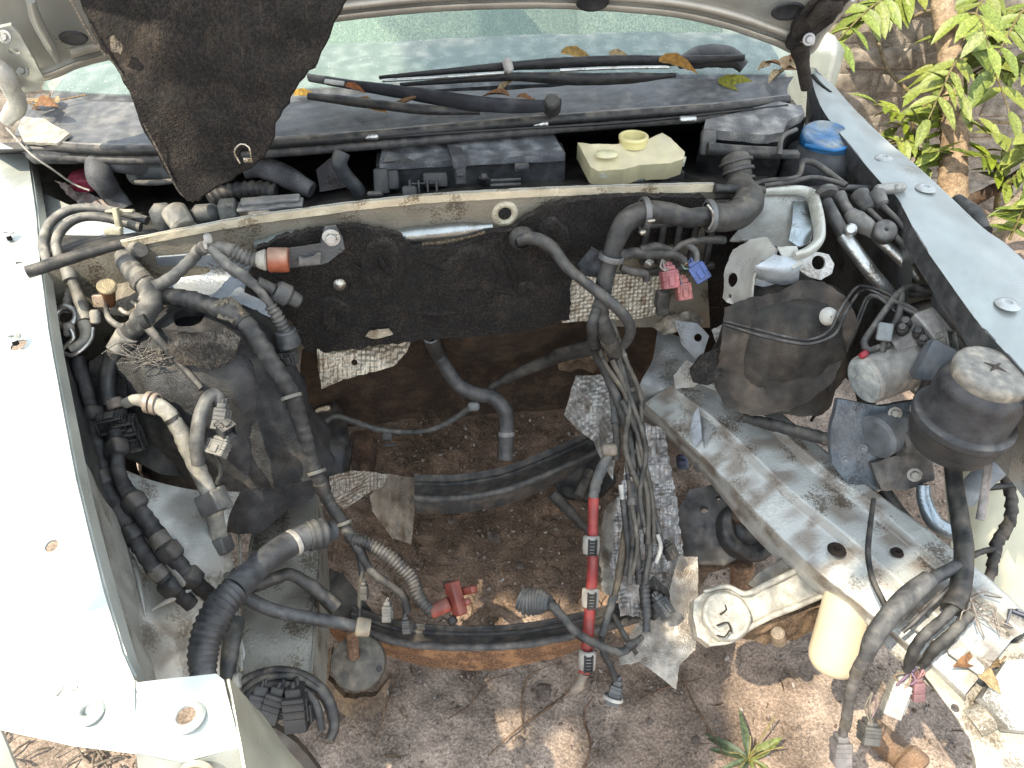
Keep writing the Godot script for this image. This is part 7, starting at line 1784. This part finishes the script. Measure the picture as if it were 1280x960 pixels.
	pipe(t, "cable", hh([[300, 868, .465], [325, 850, .482], [365, 846, .48], [398, 862, .455]]), [10, 12, 12, 10], Color(.055, .06, .066), "plain", "rubber", false, {"dust": .5})
	plug(t, H(372, 888, .455), Vector3(.1, -.75, .6), Vector3(.052, .04, .06), Color(.035, .037, .042), "connector", Vector3(1, 0, 0))
	plug(t, H(342, 882, .46), Vector3(-.3, -.7, .6), Vector3(.04, .034, .05), Color(.05, .053, .06), "connector", Vector3(1, 0, 0))
	plug(t, H(322, 888, .455), Vector3(-.2, -.7, .6), Vector3(.024, .036, .06), Color(.09, .095, .105), "connector", Vector3(1, 0, 0))
	m = MB.new(); rod(m, H(294, 852, .475), H(302, 850, .478), .013, .012, .003)
	put(m, "pale_cap", Color(.5, .5, .47), "plastic", t, {"dust": .4})
	settle(t)
	m = MB.new(); sheet(m, hh([[318, 905, .36], [345, 912, .36], [372, 930, .33], [396, 960, .28], [420, 1000, .22], [380, 1000, .24], [340, 950, .32]]), .02, .012, .008, 12.0, [], 0, Vector3(.3, .7, .7))
	one(m, "plastic_undertray", "dark brown plastic tray piece under the cable coil", "tray", Color(.10, .085, .075), "plastic", {"dust": .6})

# ---------------------------------------------------------------- ground, wall, plants, litter
func ground_height(x: float, z: float) -> float:
	return .016 * nz.get_noise_2d(x * 1.6, z * 1.6) + .007 * nz.get_noise_2d(x * 7, z * 7) + .0045 * nz.get_noise_2d(x * 26, z * 26) + .003 * nz.get_noise_2d(x * 62, z * 62)
func axis(a: float, b: float, fine: float) -> Array:
	var o := []
	var k := a
	while k < b: o.append(k); k += fine
	o.append(b)
	var s := fine; var v := b
	while v < 60: s *= 1.5; v += s; o.append(v)
	s = fine; v = a
	while v > -60: s *= 1.5; v -= s; o.push_front(v)
	return o
func build_ground():
	var m := MB.new()
	var xs := axis(-1.0, 1.5, .0095); var zs := axis(-1.9, -.35, .0095)
	for z in zs:
		for x in xs:
			var k := m.vert(Vector3(x, ground_height(x, z) if absf(x) < 6 and absf(z) < 6 else 0.0, z))
			# earth coloured darker and browner in a ragged ellipse under the bay
			var f := Vector2((x + .02) / .52, (z + 1.52) / .56).length() + .35 * nz.get_noise_2d(x * 5, z * 5) + .15 * nz.get_noise_2d(x * 17, z * 17)
			if f < 1.15: m.tint[k] = Color(.62, .505, .415).lerp(Color(.35, .245, .175), smoothstep(1.15, .75, f))
	var n := xs.size()
	for i in zs.size() - 1:
		for j in n - 1: m.quad(i * n + j, (i + 1) * n + j, (i + 1) * n + j + 1, i * n + j + 1)
	var o := put(m, "ground", Color(.62, .505, .415), "earth", self, {"dust": 0.0, "var": .16, "stain": [Color(.40, .285, .205), .6, 1.5]})
	o.set_meta("kind", "structure")
	# straw-coloured litter and grit scattered over it
	var bit := MB.new(); box(bit, Transform3D(), Vector3(1, .55, .7), .3)
	var grit := MultiMesh.new(); grit.transform_format = MultiMesh.TRANSFORM_3D; grit.use_colors = true
	var hold := put(bit, "pebbles", Color(1, 1, 1), "earth_fine", self, {"dust": 0.0, "var": 0.0})
	grit.mesh = hold.mesh; grit.instance_count = 11000
	for k in 11000:
		var x := rng.randf_range(-.9, 1.3); var z := rng.randf_range(-1.75, -.45)
		var s := .0018 + .011 * pow(rng.randf(), 5.0)
		grit.set_instance_transform(k, Transform3D(Basis.from_euler(Vector3(rng.randf() * 6, rng.randf() * 6, rng.randf() * 6)).scaled(Vector3.ONE * s), Vector3(x, ground_height(x, z) + s * .15, z)))
		var c := Color(.55, .47, .41).lerp(Color(.26, .185, .14), rng.randf()) if rng.randf() < .8 else Color(.68, .62, .56)
		grit.set_instance_color(k, c)
	hold.queue_free()
	var mi := MultiMeshInstance3D.new(); mi.multimesh = grit; mi.name = "gravel"; add_child(mi, true)
	tag(mi, "loose grit and gravel on the bare earth", "gravel", "", "stuff")

	# straw, rootlets and broken leaf lying about
	var hay := MB.new(); tube(hay, [Vector3(-.5, 0, 0), Vector3(-.1, .04, .05), Vector3(.5, 0, 0)], [.02, .035, .015], "plain", 5)
	hold = put(hay, "straw", Color(1, 1, 1), "earth_fine", self, {"dust": 0.0, "var": 0.0})
	var mm := MultiMesh.new(); mm.transform_format = MultiMesh.TRANSFORM_3D; mm.use_colors = true
	mm.mesh = hold.mesh; mm.instance_count = 1500
	for k in 1500:
		var x := rng.randf_range(-.6, 1.2); var z := rng.randf_range(-1.75, -.5)
		if k % 3: x = rng.randf_range(-.35, .35); z = rng.randf_range(-1.7, -.95)
		var s := rng.randf_range(.008, .04)
		mm.set_instance_transform(k, Transform3D(Basis.from_euler(Vector3(rng.randf() * 6, rng.randf() * 6, rng.randf_range(-.4, .4))).scaled_local(Vector3(s, s * rng.randf_range(.5, 1.6), s * rng.randf_range(.5, 2.4))), Vector3(x, ground_height(x, z) + s * .04, z)))
		mm.set_instance_color(k, Color(.40, .30, .19).lerp(Color(.13, .085, .055), rng.randf()))
	hold.queue_free()
	mi = MultiMeshInstance3D.new(); mi.multimesh = mm; mi.name = "straw"; add_child(mi, true)
	tag(mi, "scattered straw and broken leaf on the earth under the car", "straw", "", "stuff")

func build_wall():
	var t := thing("brick_wall", "weathered mud-brick wall in worn courses behind the right wing", "wall")
	var shapes := []
	for k in 4:
		var m := MB.new()
		box(m, Transform3D(Basis(Vector3.UP, rng.randf_range(-.02, .02)), Vector3.ZERO), Vector3(.292 + rng.randf_range(-.006, .004), .084, .12), .012)
		shapes.append(m)
	var z0 := -3.25
	var row := 0
	for r in 18:
		for c in 27:
			var x := -3.4 + c * .305 + (.15 if r % 2 else 0.0)
			var y := .04 + r * .095
			if not (x > .9 and x < 4.2 and r < 13): continue
			var src: MB = shapes[(r * 7 + c * 3) % 4]
			var m := MB.new()
			var at := Vector3(x, y + rng.randf_range(-.004, .004), z0 + rng.randf_range(-.008, .008))
			for p in src.v: m.v.append(p + at + Vector3(noise(p + at, 9.0), noise(p + at, 11.0) * .6, noise(p + at, 13.0)) * .006)
			m.t = src.t.duplicate()
			put(m, "brick", Color(.70, .645, .555).lerp(Color(.78, .70, .60), rng.randf()), "earth_fine", t, {"dust": .3, "var": .1})
	var m := MB.new()
	box(m, Transform3D(Basis(), Vector3(.7, .9, z0 - .006)), Vector3(9, 1.8, .122), .02)
	put(m, "mortar", Color(.70, .64, .55), "earth", t, {"dust": 0.0})
	m = MB.new()
	for r in 18:
		for c in 27:
			var x := -3.4 + c * .305 + (.15 if r % 2 else 0.0)
			if x > .9 and x < 4.2 and r < 13: continue
			box(m, Transform3D(Basis(), Vector3(x, .04 + r * .095, z0)), Vector3(.292, .084, .12), .012)
	put(m, "far_bricks", Color(.68, .62, .53), "earth_fine", t).set_meta("kind", "stuff")
	settle(t)

func leaf_mesh(long: float, wide: float, curl: float, sag: float, teeth := 0.0) -> MB:
	# a blade from the origin along +x, up is +y, folded along its midrib
	var m := MB.new()
	var n := 7
	for i in n + 1:
		var f := float(i) / n
		var w := wide * pow(sin(PI * clampf(f * .92 + .06, 0, 1)), .8) * (1.0 - f * .45)
		if i == n: w = .0005
		var d := -sag * f * f
		for s in [-1.0, -.5, 0.0, .5, 1.0]:
			var e: float = 1.0 + (teeth * (1 if i % 2 else -1) if absf(s) == 1.0 else 0.0)
			m.vert(Vector3(long * f, d + curl * absf(s) * w - .06 * w * sin(f * 40) * absf(s), s * w * e))
	for i in n:
		for j in 4: m.quad(i * 5 + j, i * 5 + j + 1, (i + 1) * 5 + j + 1, (i + 1) * 5 + j)
	var nv := m.v.size(); var nt := m.t.size()
	for k in nv: m.vert(m.v[k] - Vector3(0, .0006, 0))
	for k in range(0, nt, 3):
		m.t.append(nv + m.t[k]); m.t.append(nv + m.t[k + 2]); m.t.append(nv + m.t[k + 1])
	return m
var leaf_cache := {}
func leaf_at(parent: Node, at: Vector3, dir: Vector3, up: Vector3, size: float, shape: int, color: Color, lookn := "leaf", called := "leaf"):
	# shares a few leaf meshes; each leaf is a node of its own
	var key := [shape, int(color.r * 24), int(color.g * 24), lookn]
	if not leaf_cache.has(key):
		var m: MB
		match shape:
			0: m = leaf_mesh(1.0, .21, .35, .12, .03)
			1: m = leaf_mesh(1.0, .24, .2, .25, .05)
			2: m = leaf_mesh(1.0, .17, .5, .05, .02)
			3: m = leaf_mesh(1.0, .26, .6, .35, .10)
			_: m = leaf_mesh(1.0, .11, .4, .4, .0)
		var o := put(m, "leaf_shape", color, lookn, self, {"dust": 0.0, "var": .12})
		leaf_cache[key] = [o.mesh, org[o]]
		remove_child(o); o.queue_free()
	var q = leaf_cache[key]
	var x := dir.normalized(); var zz := x.cross(up).normalized(); var y := zz.cross(x)
	var b := Basis(x, y, zz)
	var mi := MeshInstance3D.new()
	mi.mesh = q[0]; mi.name = numbered(called, parent)
	parent.add_child(mi, true)
	var w := Transform3D(b.scaled(Vector3.ONE * size), at + b * (q[1] * size))
	w.basis = b * Basis.from_scale(Vector3.ONE * size)
	mi.transform = Transform3D(w.basis, w.origin - (org[parent] if org.has(parent) else Vector3.ZERO))
	org[mi] = w.origin
	return mi
func frond(t: Node3D, a: Vector3, b: Vector3, pairs: int, long: float, color: Color, lift := .05, shape := 0):
	# a compound leaf: a stalk with pairs of blades
	var m := MB.new()
	var pts := spread([a, (a + b) * .5 + Vector3(0, lift, 0), b], 14)
	tube(m, pts, [.005, .004, .002], "plain", 6)
	var st := put(m, "frond", Color(.30, .27, .12), "bark", t, {"dust": .1})
	var d := (b - a).normalized(); var side := d.cross(Vector3.UP).normalized()
	for k in pairs:
		var f := .18 + .8 * k / pairs
		var p: Vector3 = pts[int(f * 14)]
		for s in [-1, 1]:
			var c := color.lerp(Color(.46, .56, .15), rng.randf() * .5)
			c = Color(snappedf(c.r, .03), snappedf(c.g, .03), c.b)
			var dr: Vector3 = side * s * 1.0 + d * rng.randf_range(.25, .7) + Vector3(0, rng.randf_range(-.75, -.05), 0)
			leaf_at(st, p, dr, Vector3(rng.randf_range(-.4, .4), 1, rng.randf_range(-.1, .6)), long * rng.randf_range(.75, 1.15), shape if rng.randf() < .7 else 1, c)
	leaf_at(st, b, d + Vector3(0, -.3, 0), Vector3.UP, long, 0, color)
func build_greenery():
	var green := Color(.26, .37, .09); var light := Color(.36, .47, .10); var pale := Color(.33, .41, .20)
	# the sapling with the pale trunk
	var t := thing("tree_of_heaven", "leafy sapling with a pale smooth trunk against the mud wall", "tree", "greenery behind the right wing")
	var m := MB.new()
	tube(m, [D(1190, 275, 2.78), D(1191, 225, 2.76), D(1193, 180, 2.75), D(1189, 130, 2.74), D(1186, 60, 2.73), D(1178, 0, 2.72), D(1170, -120, 2.7), D(1180, -300, 2.7)], [.054, .046, .041, .038, .035, .033, .030, .025], "lump", 16, false, .01, .12)
	put(m, "trunk", Color(.62, .49, .36), "bark", t, {"dust": .1, "stain": [Color(.46, .33, .22), .6, 6.0]})
	m = MB.new(); tube(m, [D(1090, 22, 3.0), D(1100, 60, 3.0), D(1112, 90, 3.0), D(1142, 120, 3.0)], [.006, .008, .007], "lump", 8)
	put(m, "branch", Color(.45, .38, .26), "bark", t, {"dust": .1})
	m = MB.new(); tube(m, [D(1190, 30, 2.72), D(1168, 14, 2.75), D(1148, 18, 2.8), D(1132, 30, 2.85)], [.010, .007, .005], "lump", 8)
	put(m, "branch", Color(.45, .38, .26), "bark", t, {"dust": .1})
	m = MB.new(); tube(m, [D(1192, 160, 2.76), D(1230, 152, 3.0), D(1300, 156, 3.0)], [.012, .008, .006], "lump", 8)
	put(m, "branch", Color(.45, .38, .26), "bark", t, {"dust": .1})
	frond(t, D(1130, -14, 2.85), D(1030, 70, 2.75), 7, .135, green, .04)
	frond(t, D(1180, -30, 2.9), D(1082, 22, 2.8), 6, .15, light, .04)
	frond(t, D(1240, -20, 2.9), D(1196, 70, 2.75), 5, .16, green, .05)
	frond(t, D(1290, 0, 2.9), D(1235, 90, 2.72), 6, .17, green, .05)
	frond(t, D(1196, 60, 3.0), D(1262, 140, 2.75), 6, .13, pale, .06)
	frond(t, D(1195, 90, 3.0), D(1150, 110, 2.8), 5, .12, light, .05)
	frond(t, D(1200, 100, 3.0), D(1300, 90, 2.8), 6, .13, pale, .06)
	frond(t, D(1192, 130, 3.02), D(1120, 160, 2.8), 6, .12, pale, .05)
	frond(t, D(1200, 40, 3.0), D(1300, 30, 2.85), 6, .15, pale, .06)
	frond(t, D(1200, 70, 2.7), D(1160, 150, 2.55), 5, .11, pale, .05)
	frond(t, D(1196, 20, 2.7), D(1236, 60, 2.55), 5, .12, light, .05)
	frond(t, D(1204, 150, 2.72), D(1180, 100, 2.58), 4, .10, pale, .04)
	settle(t)
	t = thing("young_shoot", "bright yellow-green shoot just beyond the right wing's edge", "shrub", "greenery behind the right wing")
	m = MB.new(); tube(m, [D(1152, 226, 2.9), D(1146, 190, 2.85), D(1140, 150, 2.8)], [.012, .009, .006], "lump", 8)
	put(m, "stem", Color(.30, .26, .13), "bark", t)
	frond(t, D(1148, 190, 2.82), D(1096, 130, 2.72), 6, .11, Color(.32, .45, .04), .04, 2)
	frond(t, D(1150, 205, 2.82), D(1166, 130, 2.72), 6, .10, Color(.30, .42, .04), .04, 2)
	frond(t, D(1154, 200, 2.82), D(1110, 180, 2.7), 5, .10, light, .04, 2)
	frond(t, D(1150, 215, 2.8), D(1176, 190, 2.7), 6, .10, light, .04)
	frond(t, D(1158, 225, 2.8), D(1150, 160, 2.7), 5, .10, pale, .04)
	settle(t)
	t = thing("low_bush", "sunlit low bush at the photograph's right edge behind the wing", "shrub", "greenery behind the right wing")
	m = MB.new(); tube(m, [D(1246, 262, 2.8), D(1250, 220, 2.75), D(1262, 180, 2.7)], [.012, .009, .006], "lump", 8)
	put(m, "stem", Color(.32, .28, .15), "bark", t)
	frond(t, D(1250, 235, 2.75), D(1216, 196, 2.66), 6, .11, Color(.21, .30, .04), .05, 2)
	frond(t, D(1252, 225, 2.75), D(1290, 170, 2.62), 6, .12, light, .05)
	frond(t, D(1250, 240, 2.7), D(1296, 215, 2.6), 6, .11, light, .05)
	frond(t, D(1256, 215, 2.75), D(1232, 166, 2.66), 5, .11, pale, .05)
	frond(t, D(1270, 290, 2.5), D(1300, 250, 2.4), 6, .10, light, .05)
	frond(t, D(1262, 300, 2.45), D(1276, 262, 2.4), 5, .09, Color(.2, .28, .05), .05)
	settle(t)
	m = MB.new(); tube(m, [D(1204, 256, 2.75), D(1240, 238, 2.72), D(1300, 205, 2.68)], [.024, .02, .022], "lump", 10)
	one(m, "dead_stick", "dark brown dead stick leaning right of the pale trunk", "stick", Color(.13, .085, .06), "bark")
	m = MB.new(); tube(m, [D(1236, 300, 2.5), D(1262, 272, 2.55), D(1300, 236, 2.6)], [.035, .04, .04], "lump", 12)
	one(m, "bleached_log", "bleached log at the right edge below the dead stick", "log", Color(.46, .40, .31), "bark")
	# rosette weed in front
	t = thing("rosette_weed", "small weed with long dark leaves on the earth at the bottom", "weed")
	var c := H(935, 950, .01)
	for q in [[928, 878, .06, .12], [868, 905, .03, .11], [880, 930, .02, .09], [984, 918, .05, .10], [900, 960, .02, .07], [972, 965, .03, .09], [950, 975, .03, .07], [912, 985, .02, .09]]:
		var e := H(q[0], q[1], q[2])
		leaf_at(t, c + Vector3(0, .004, 0), e - c, Vector3(0, 1, .2), c.distance_to(e) * .88, 4 if q[0] < 975 else 2, Color(.13, .19, .11) if q[0] < 930 else Color(.26, .33, .11))
	for k in 9:
		var e := c + Vector3(rng.randf_range(-.09, .09), rng.randf_range(.01, .05), rng.randf_range(-.07, .05))
		m = MB.new(); tube(m, [c, (c + e) * .5 + Vector3(0, .01, 0), e], .0016, "plain", 5)
		put(m, "stalk", Color(.42, .38, .16), "leaf", t, {"dust": 0.0})
	settle(t)

func build_litter():
	var m: MB
	var kinds := ["curled ochre leaf", "dry brown leaf", "yellow leaf"]
	var spots := [[722, 66, 1.08, .07, "dry yellow leaf behind the right wiper arm, nearest the middle", Color(.42, .28, .08)], [776, 68, 1.085, .05, "small pale dry leaf on the windscreen beside the wiper", Color(.46, .36, .2)], [848, 76, 1.09, .08, "orange-brown leaf draped over the right wiper arm", Color(.40, .22, .05)], [936, 102, 1.03, .13, "large green-yellow leaf lying on the scuttle's right end", Color(.26, .27, .03)], [462, 130, 1.035, .07, "orange leaf under the left wiper arm", Color(.44, .24, .05)], [444, 107, 1.07, .04, "small red-brown leaf on the left wiper arm", Color(.34, .13, .05)], [382, 118, 1.03, .05, "yellow leaf tucked against the hanging mat", Color(.5, .33, .06)]]
	for q in spots:
		var p := H(q[0], q[1], q[2])
		var o = leaf_at(self, p - Vector3(q[3] * .5, 0, 0), Vector3(1, rng.randf_range(-.15, .15), rng.randf_range(-.2, .5)), Vector3(0, 1, .5), q[3], 3 if q[3] < .1 else 1, q[5], "dry_leaf", "dry_leaf")
		tag(o, q[4], "leaf")
	for q in [[58, 130, 1.02, 6, "clump of brown dead leaves at the foot of the left hinge"], [975, 82, 1.04, 9, "clump of pale dead leaves at the right bonnet hinge"], [640, 124, 1.04, 4, "dry twiggy leaf litter in front of the windscreen's foot"], [1226, 828, .57, 3, "curled orange dead leaf on the front plate"]]:
		var t := thing("dead_leaf_clump", q[4], "dead leaves")
		for k in q[3]:
			var p: Vector3 = H(q[0] + rng.randf_range(-20, 20), q[1] + rng.randf_range(-8, 8), q[2] + rng.randf_range(0, .02))
			var cols := [Color(.33, .18, .09), Color(.42, .30, .17), Color(.5, .40, .24)]
			leaf_at(t, p, Vector3(rng.randf_range(-1, 1), rng.randf_range(-.1, .4), rng.randf_range(-1, 1)), Vector3(rng.randf_range(-.6, .6), 1, rng.randf_range(0, .8)), rng.randf_range(.035, .06), 3, cols[k % 3], "dry_leaf")
		for k in 4:
			m = MB.new(); var p: Vector3 = H(q[0] + rng.randf_range(-24, 24), q[1] + rng.randf_range(-5, 8), q[2] + .01)
			tube(m, [p, p + Vector3(rng.randf_range(-.05, .05), .006, rng.randf_range(-.03, .03))], .0016, "plain", 5)
			put(m, "stalk", Color(.38, .26, .15), "bark", t)
		settle(t)
	m = MB.new(); tube(m, hh([[486, 134, 1.04], [505, 126, 1.05], [524, 119, 1.06]]), [.004, .005, .003], "lump", 7)
	one(m, "twig", "brown twig across the left wiper's blade", "twig", Color(.28, .17, .09), "bark")
	# twigs on the earth
	var tw := [[[610, 945], [650, 912], [700, 870], [740, 838], 3.5, "long bent twig on the earth below the red cable"], [[655, 918], [652, 880], [660, 845], [685, 832], 3.0, "thin looped wire-like twig under the front crossmember"], [[850, 838], [868, 880], [890, 915], [905, 945], 3.0, "reddish dry stem slanting towards the weed"], [[470, 925], [484, 885], [490, 860], [492, 850], 2.5, "small dark twig on the earth at the bottom left"], [[730, 960], [738, 930], [730, 890], [742, 870], 4.0, "dry stalk standing from the earth below the loom"], [[800, 872], [830, 862], [860, 852], [880, 848], 2.5, "pale straw beside the pointed foil shield"], [[560, 900], [590, 880], [610, 850], [640, 842], 2.0, "faint root-like twig in the middle of the bare earth"], [[470, 470], [500, 500], [530, 520], [540, 540], 2.5, "thin straw deep in the empty bay"]]
	for q in tw:
		m = MB.new(); var p := []
		for k in 4:
			var g := H(q[k][0], q[k][1], .012); g.y = ground_height(g.x, g.z) + .006 + .01 * (k % 2); p.append(g)
		tube(m, p, [width(q[4], p) * .6, width(q[4], p), width(q[4], p) * .5], "lump", 7)
		one(m, "twig", q[5], "twig", Color(.34, .25, .17).lerp(Color(.2, .12, .08), rng.randf()), "bark", {"dust": .2}, "twigs on the earth")
	# stones one can tell apart
	var st := [[618, 674, .020, "flat pale stone in the empty bay, largest there"], [564, 653, .012, "small grey stone left of the flat pale one"], [532, 662, .009, "tiny stone furthest left in the empty bay"], [650, 712, .010, "upright chip of stone by the crossmember"], [570, 702, .008, "round pebble right of the corrugated branch"], [495, 866, .013, "rounded stone right of the rubber buffer"], [524, 850, .011, "darker stone below the rusty plate"], [548, 872, .009, "white chip on the bare earth in front"], [586, 846, .008, "small pale stone close under the rusty plate"], [680, 866, .022, "flat buff stone by the red cable's bare end"], [648, 932, .014, "rough dark clod at the end of the long twig"], [870, 925, .010, "brown pebble left of the weed"], [812, 902, .008, "pale pebble on the shaded earth"], [1000, 908, .007, "pebble in the sunlit patch"]]
	for q in st:
		m = MB.new()
		var g := H(q[0], q[1], .0); var r: float = q[2]
		g.y = ground_height(g.x, g.z)
		var prof := []
		for k in 9: prof.append(Vector2(sin(PI * k / 8.0) * r, -cos(PI * k / 8.0) * r * .55 + r * .2))
		lathe(m, Transform3D(Basis(Vector3.UP, rng.randf() * 6), g), prof, 14, rng.randf_range(.6, .9))
		for k in m.v.size(): m.v[k] += Vector3(noise(m.v[k], 60), noise(m.v[k] + Vector3(1, 1, 1), 60), noise(m.v[k] + Vector3(2, 0, 1), 60)) * r * .35
		one(m, "stone", q[3], "stone", Color(.36, .31, .27).lerp(Color(.24, .19, .16), rng.randf()), "earth_fine", {"dust": .2}, "loose stones under the car")
	# brown glass bottle neck-like pipe lying in the sun, and the white stuff at the bottom edge
	m = MB.new(); rod(m, H(1082, 905, .02), H(1130, 948, .02), .026, .028, .006); rod(m, H(1128, 944, .022), H(1150, 965, .022), .034, .034, .006)
	one(m, "clay_pipe", "short brown pipe lying on the sunlit earth below the broken plug", "pipe", Color(.42, .27, .17), "earth_fine", {"dust": .4})
	# tyre-marked rubbish at the lower left, under the wing
	m = MB.new()
	for k in 60:
		var g := H(rng.randf_range(-40, 320), rng.randf_range(925, 985), .0); g.y = ground_height(g.x, g.z) + .006
		var d := Vector3(rng.randf_range(-1, 1), rng.randf_range(0, .25), rng.randf_range(-1, 1)) * .06
		tube(m, [g, g + d * .5 + Vector3(0, .008, 0), g + d], rng.randf_range(.0012, .003), "lump", 5)
	one(m, "dry_stalks", "dry grey stalks and roots on the ground under the left wing", "dry stalks", Color(.30, .27, .24), "bark", {"dust": .3}).set_meta("kind", "stuff")

func build_added_shade_tree():
	# added tree out of view, its leaf clumps placed to shade the middle bay
	var t := thing("added_shade_tree", "tall tree added outside the view, its crown placed to shade the car", "tree")
	var m := MB.new()
	var foot := Vector3(3.1, 0, -2.4); var crotch := Vector3(-.6, 4.45, -.05)
	tube(m, [foot, foot + Vector3(.05, 1.6, .1), foot + Vector3(-.3, 3.0, .3), foot + Vector3(-1.3, 4.0, 1.0), crotch], [.17, .14, .12, .09, .05], "lump", 14)
	put(m, "trunk", Color(.30, .23, .16), "bark", t)
	var dir := SUN.normalized()
	# clumps of foliage: where each one's shade falls on the car, and how wide it is
	var clumps := [[560, 340, .85, .16], [660, 330, .85, .2], [780, 320, .9, .2], [870, 270, .95, .13], [980, 290, .95, .12], [1060, 260, .97, .2], [1130, 260, .97, .16], [1180, 330, .96, .16], [1240, 380, .95, .16], [1090, 450, .85, .18]]
	clumps.append_array([[1200, 480, .85, .14], [960, 450, .75, .18], [1040, 560, .7, .13], [840, 480, .65, .16], [720, 440, .65, .16], [900, 580, .6, .12], [640, 200, .98, .22], [760, 170, 1.0, .22], [900, 140, 1.0, .22], [1000, 120, 1.0, .18], [520, 190, .98, .16]])
	clumps.append_array([[640, 60, 1.1, .25], [800, 60, 1.1, .25], [960, 90, 1.05, .2], [740, 600, .45, .12], [790, 660, .42, .06], [620, 560, .3, .13], [1150, 620, .65, .08], [680, 850, 0, .05], [740, 850, 0, .05], [800, 870, 0, .06], [850, 880, 0, .05], [810, 930, 0, .05], [660, 680, .1, .1]])
	var leaves := MB.new()
	var blade := leaf_mesh(.13, .04, .3, .03)
	for q in clumps:
		var target := H(q[0], q[1], q[2])
		var c := target + dir * ((rng.randf_range(3.9, 4.7) - target.y) / dir.y)
		m = MB.new(); tube(m, [crotch, (c + crotch) * .5 + Vector3(0, .12, 0), c], [.02, .013, .006], "lump", 7)
		put(m, "branch", Color(.28, .22, .15), "bark", t)
		for k in int(2600 * q[3] * q[3]) + 30:
			var ang := rng.randf() * TAU; var far: float = sqrt(rng.randf()) * q[3] * 1.05
			var p: Vector3 = c + Vector3(cos(ang) * far, rng.randf_range(-.3, .3) * q[3], sin(ang) * far)
			var b := Basis.from_euler(Vector3(rng.randf_range(-.6, .6), rng.randf() * TAU, rng.randf_range(-.6, .6)))
			var f := leaves.v.size()
			for v in blade.v: leaves.v.append(p + b * v)
			for i in blade.t: leaves.t.append(f + i)
	put(leaves, "crown", Color(.07, .11, .03), "leaf", t, {"dust": 0.0}).set_meta("kind", "stuff")
	settle(t)
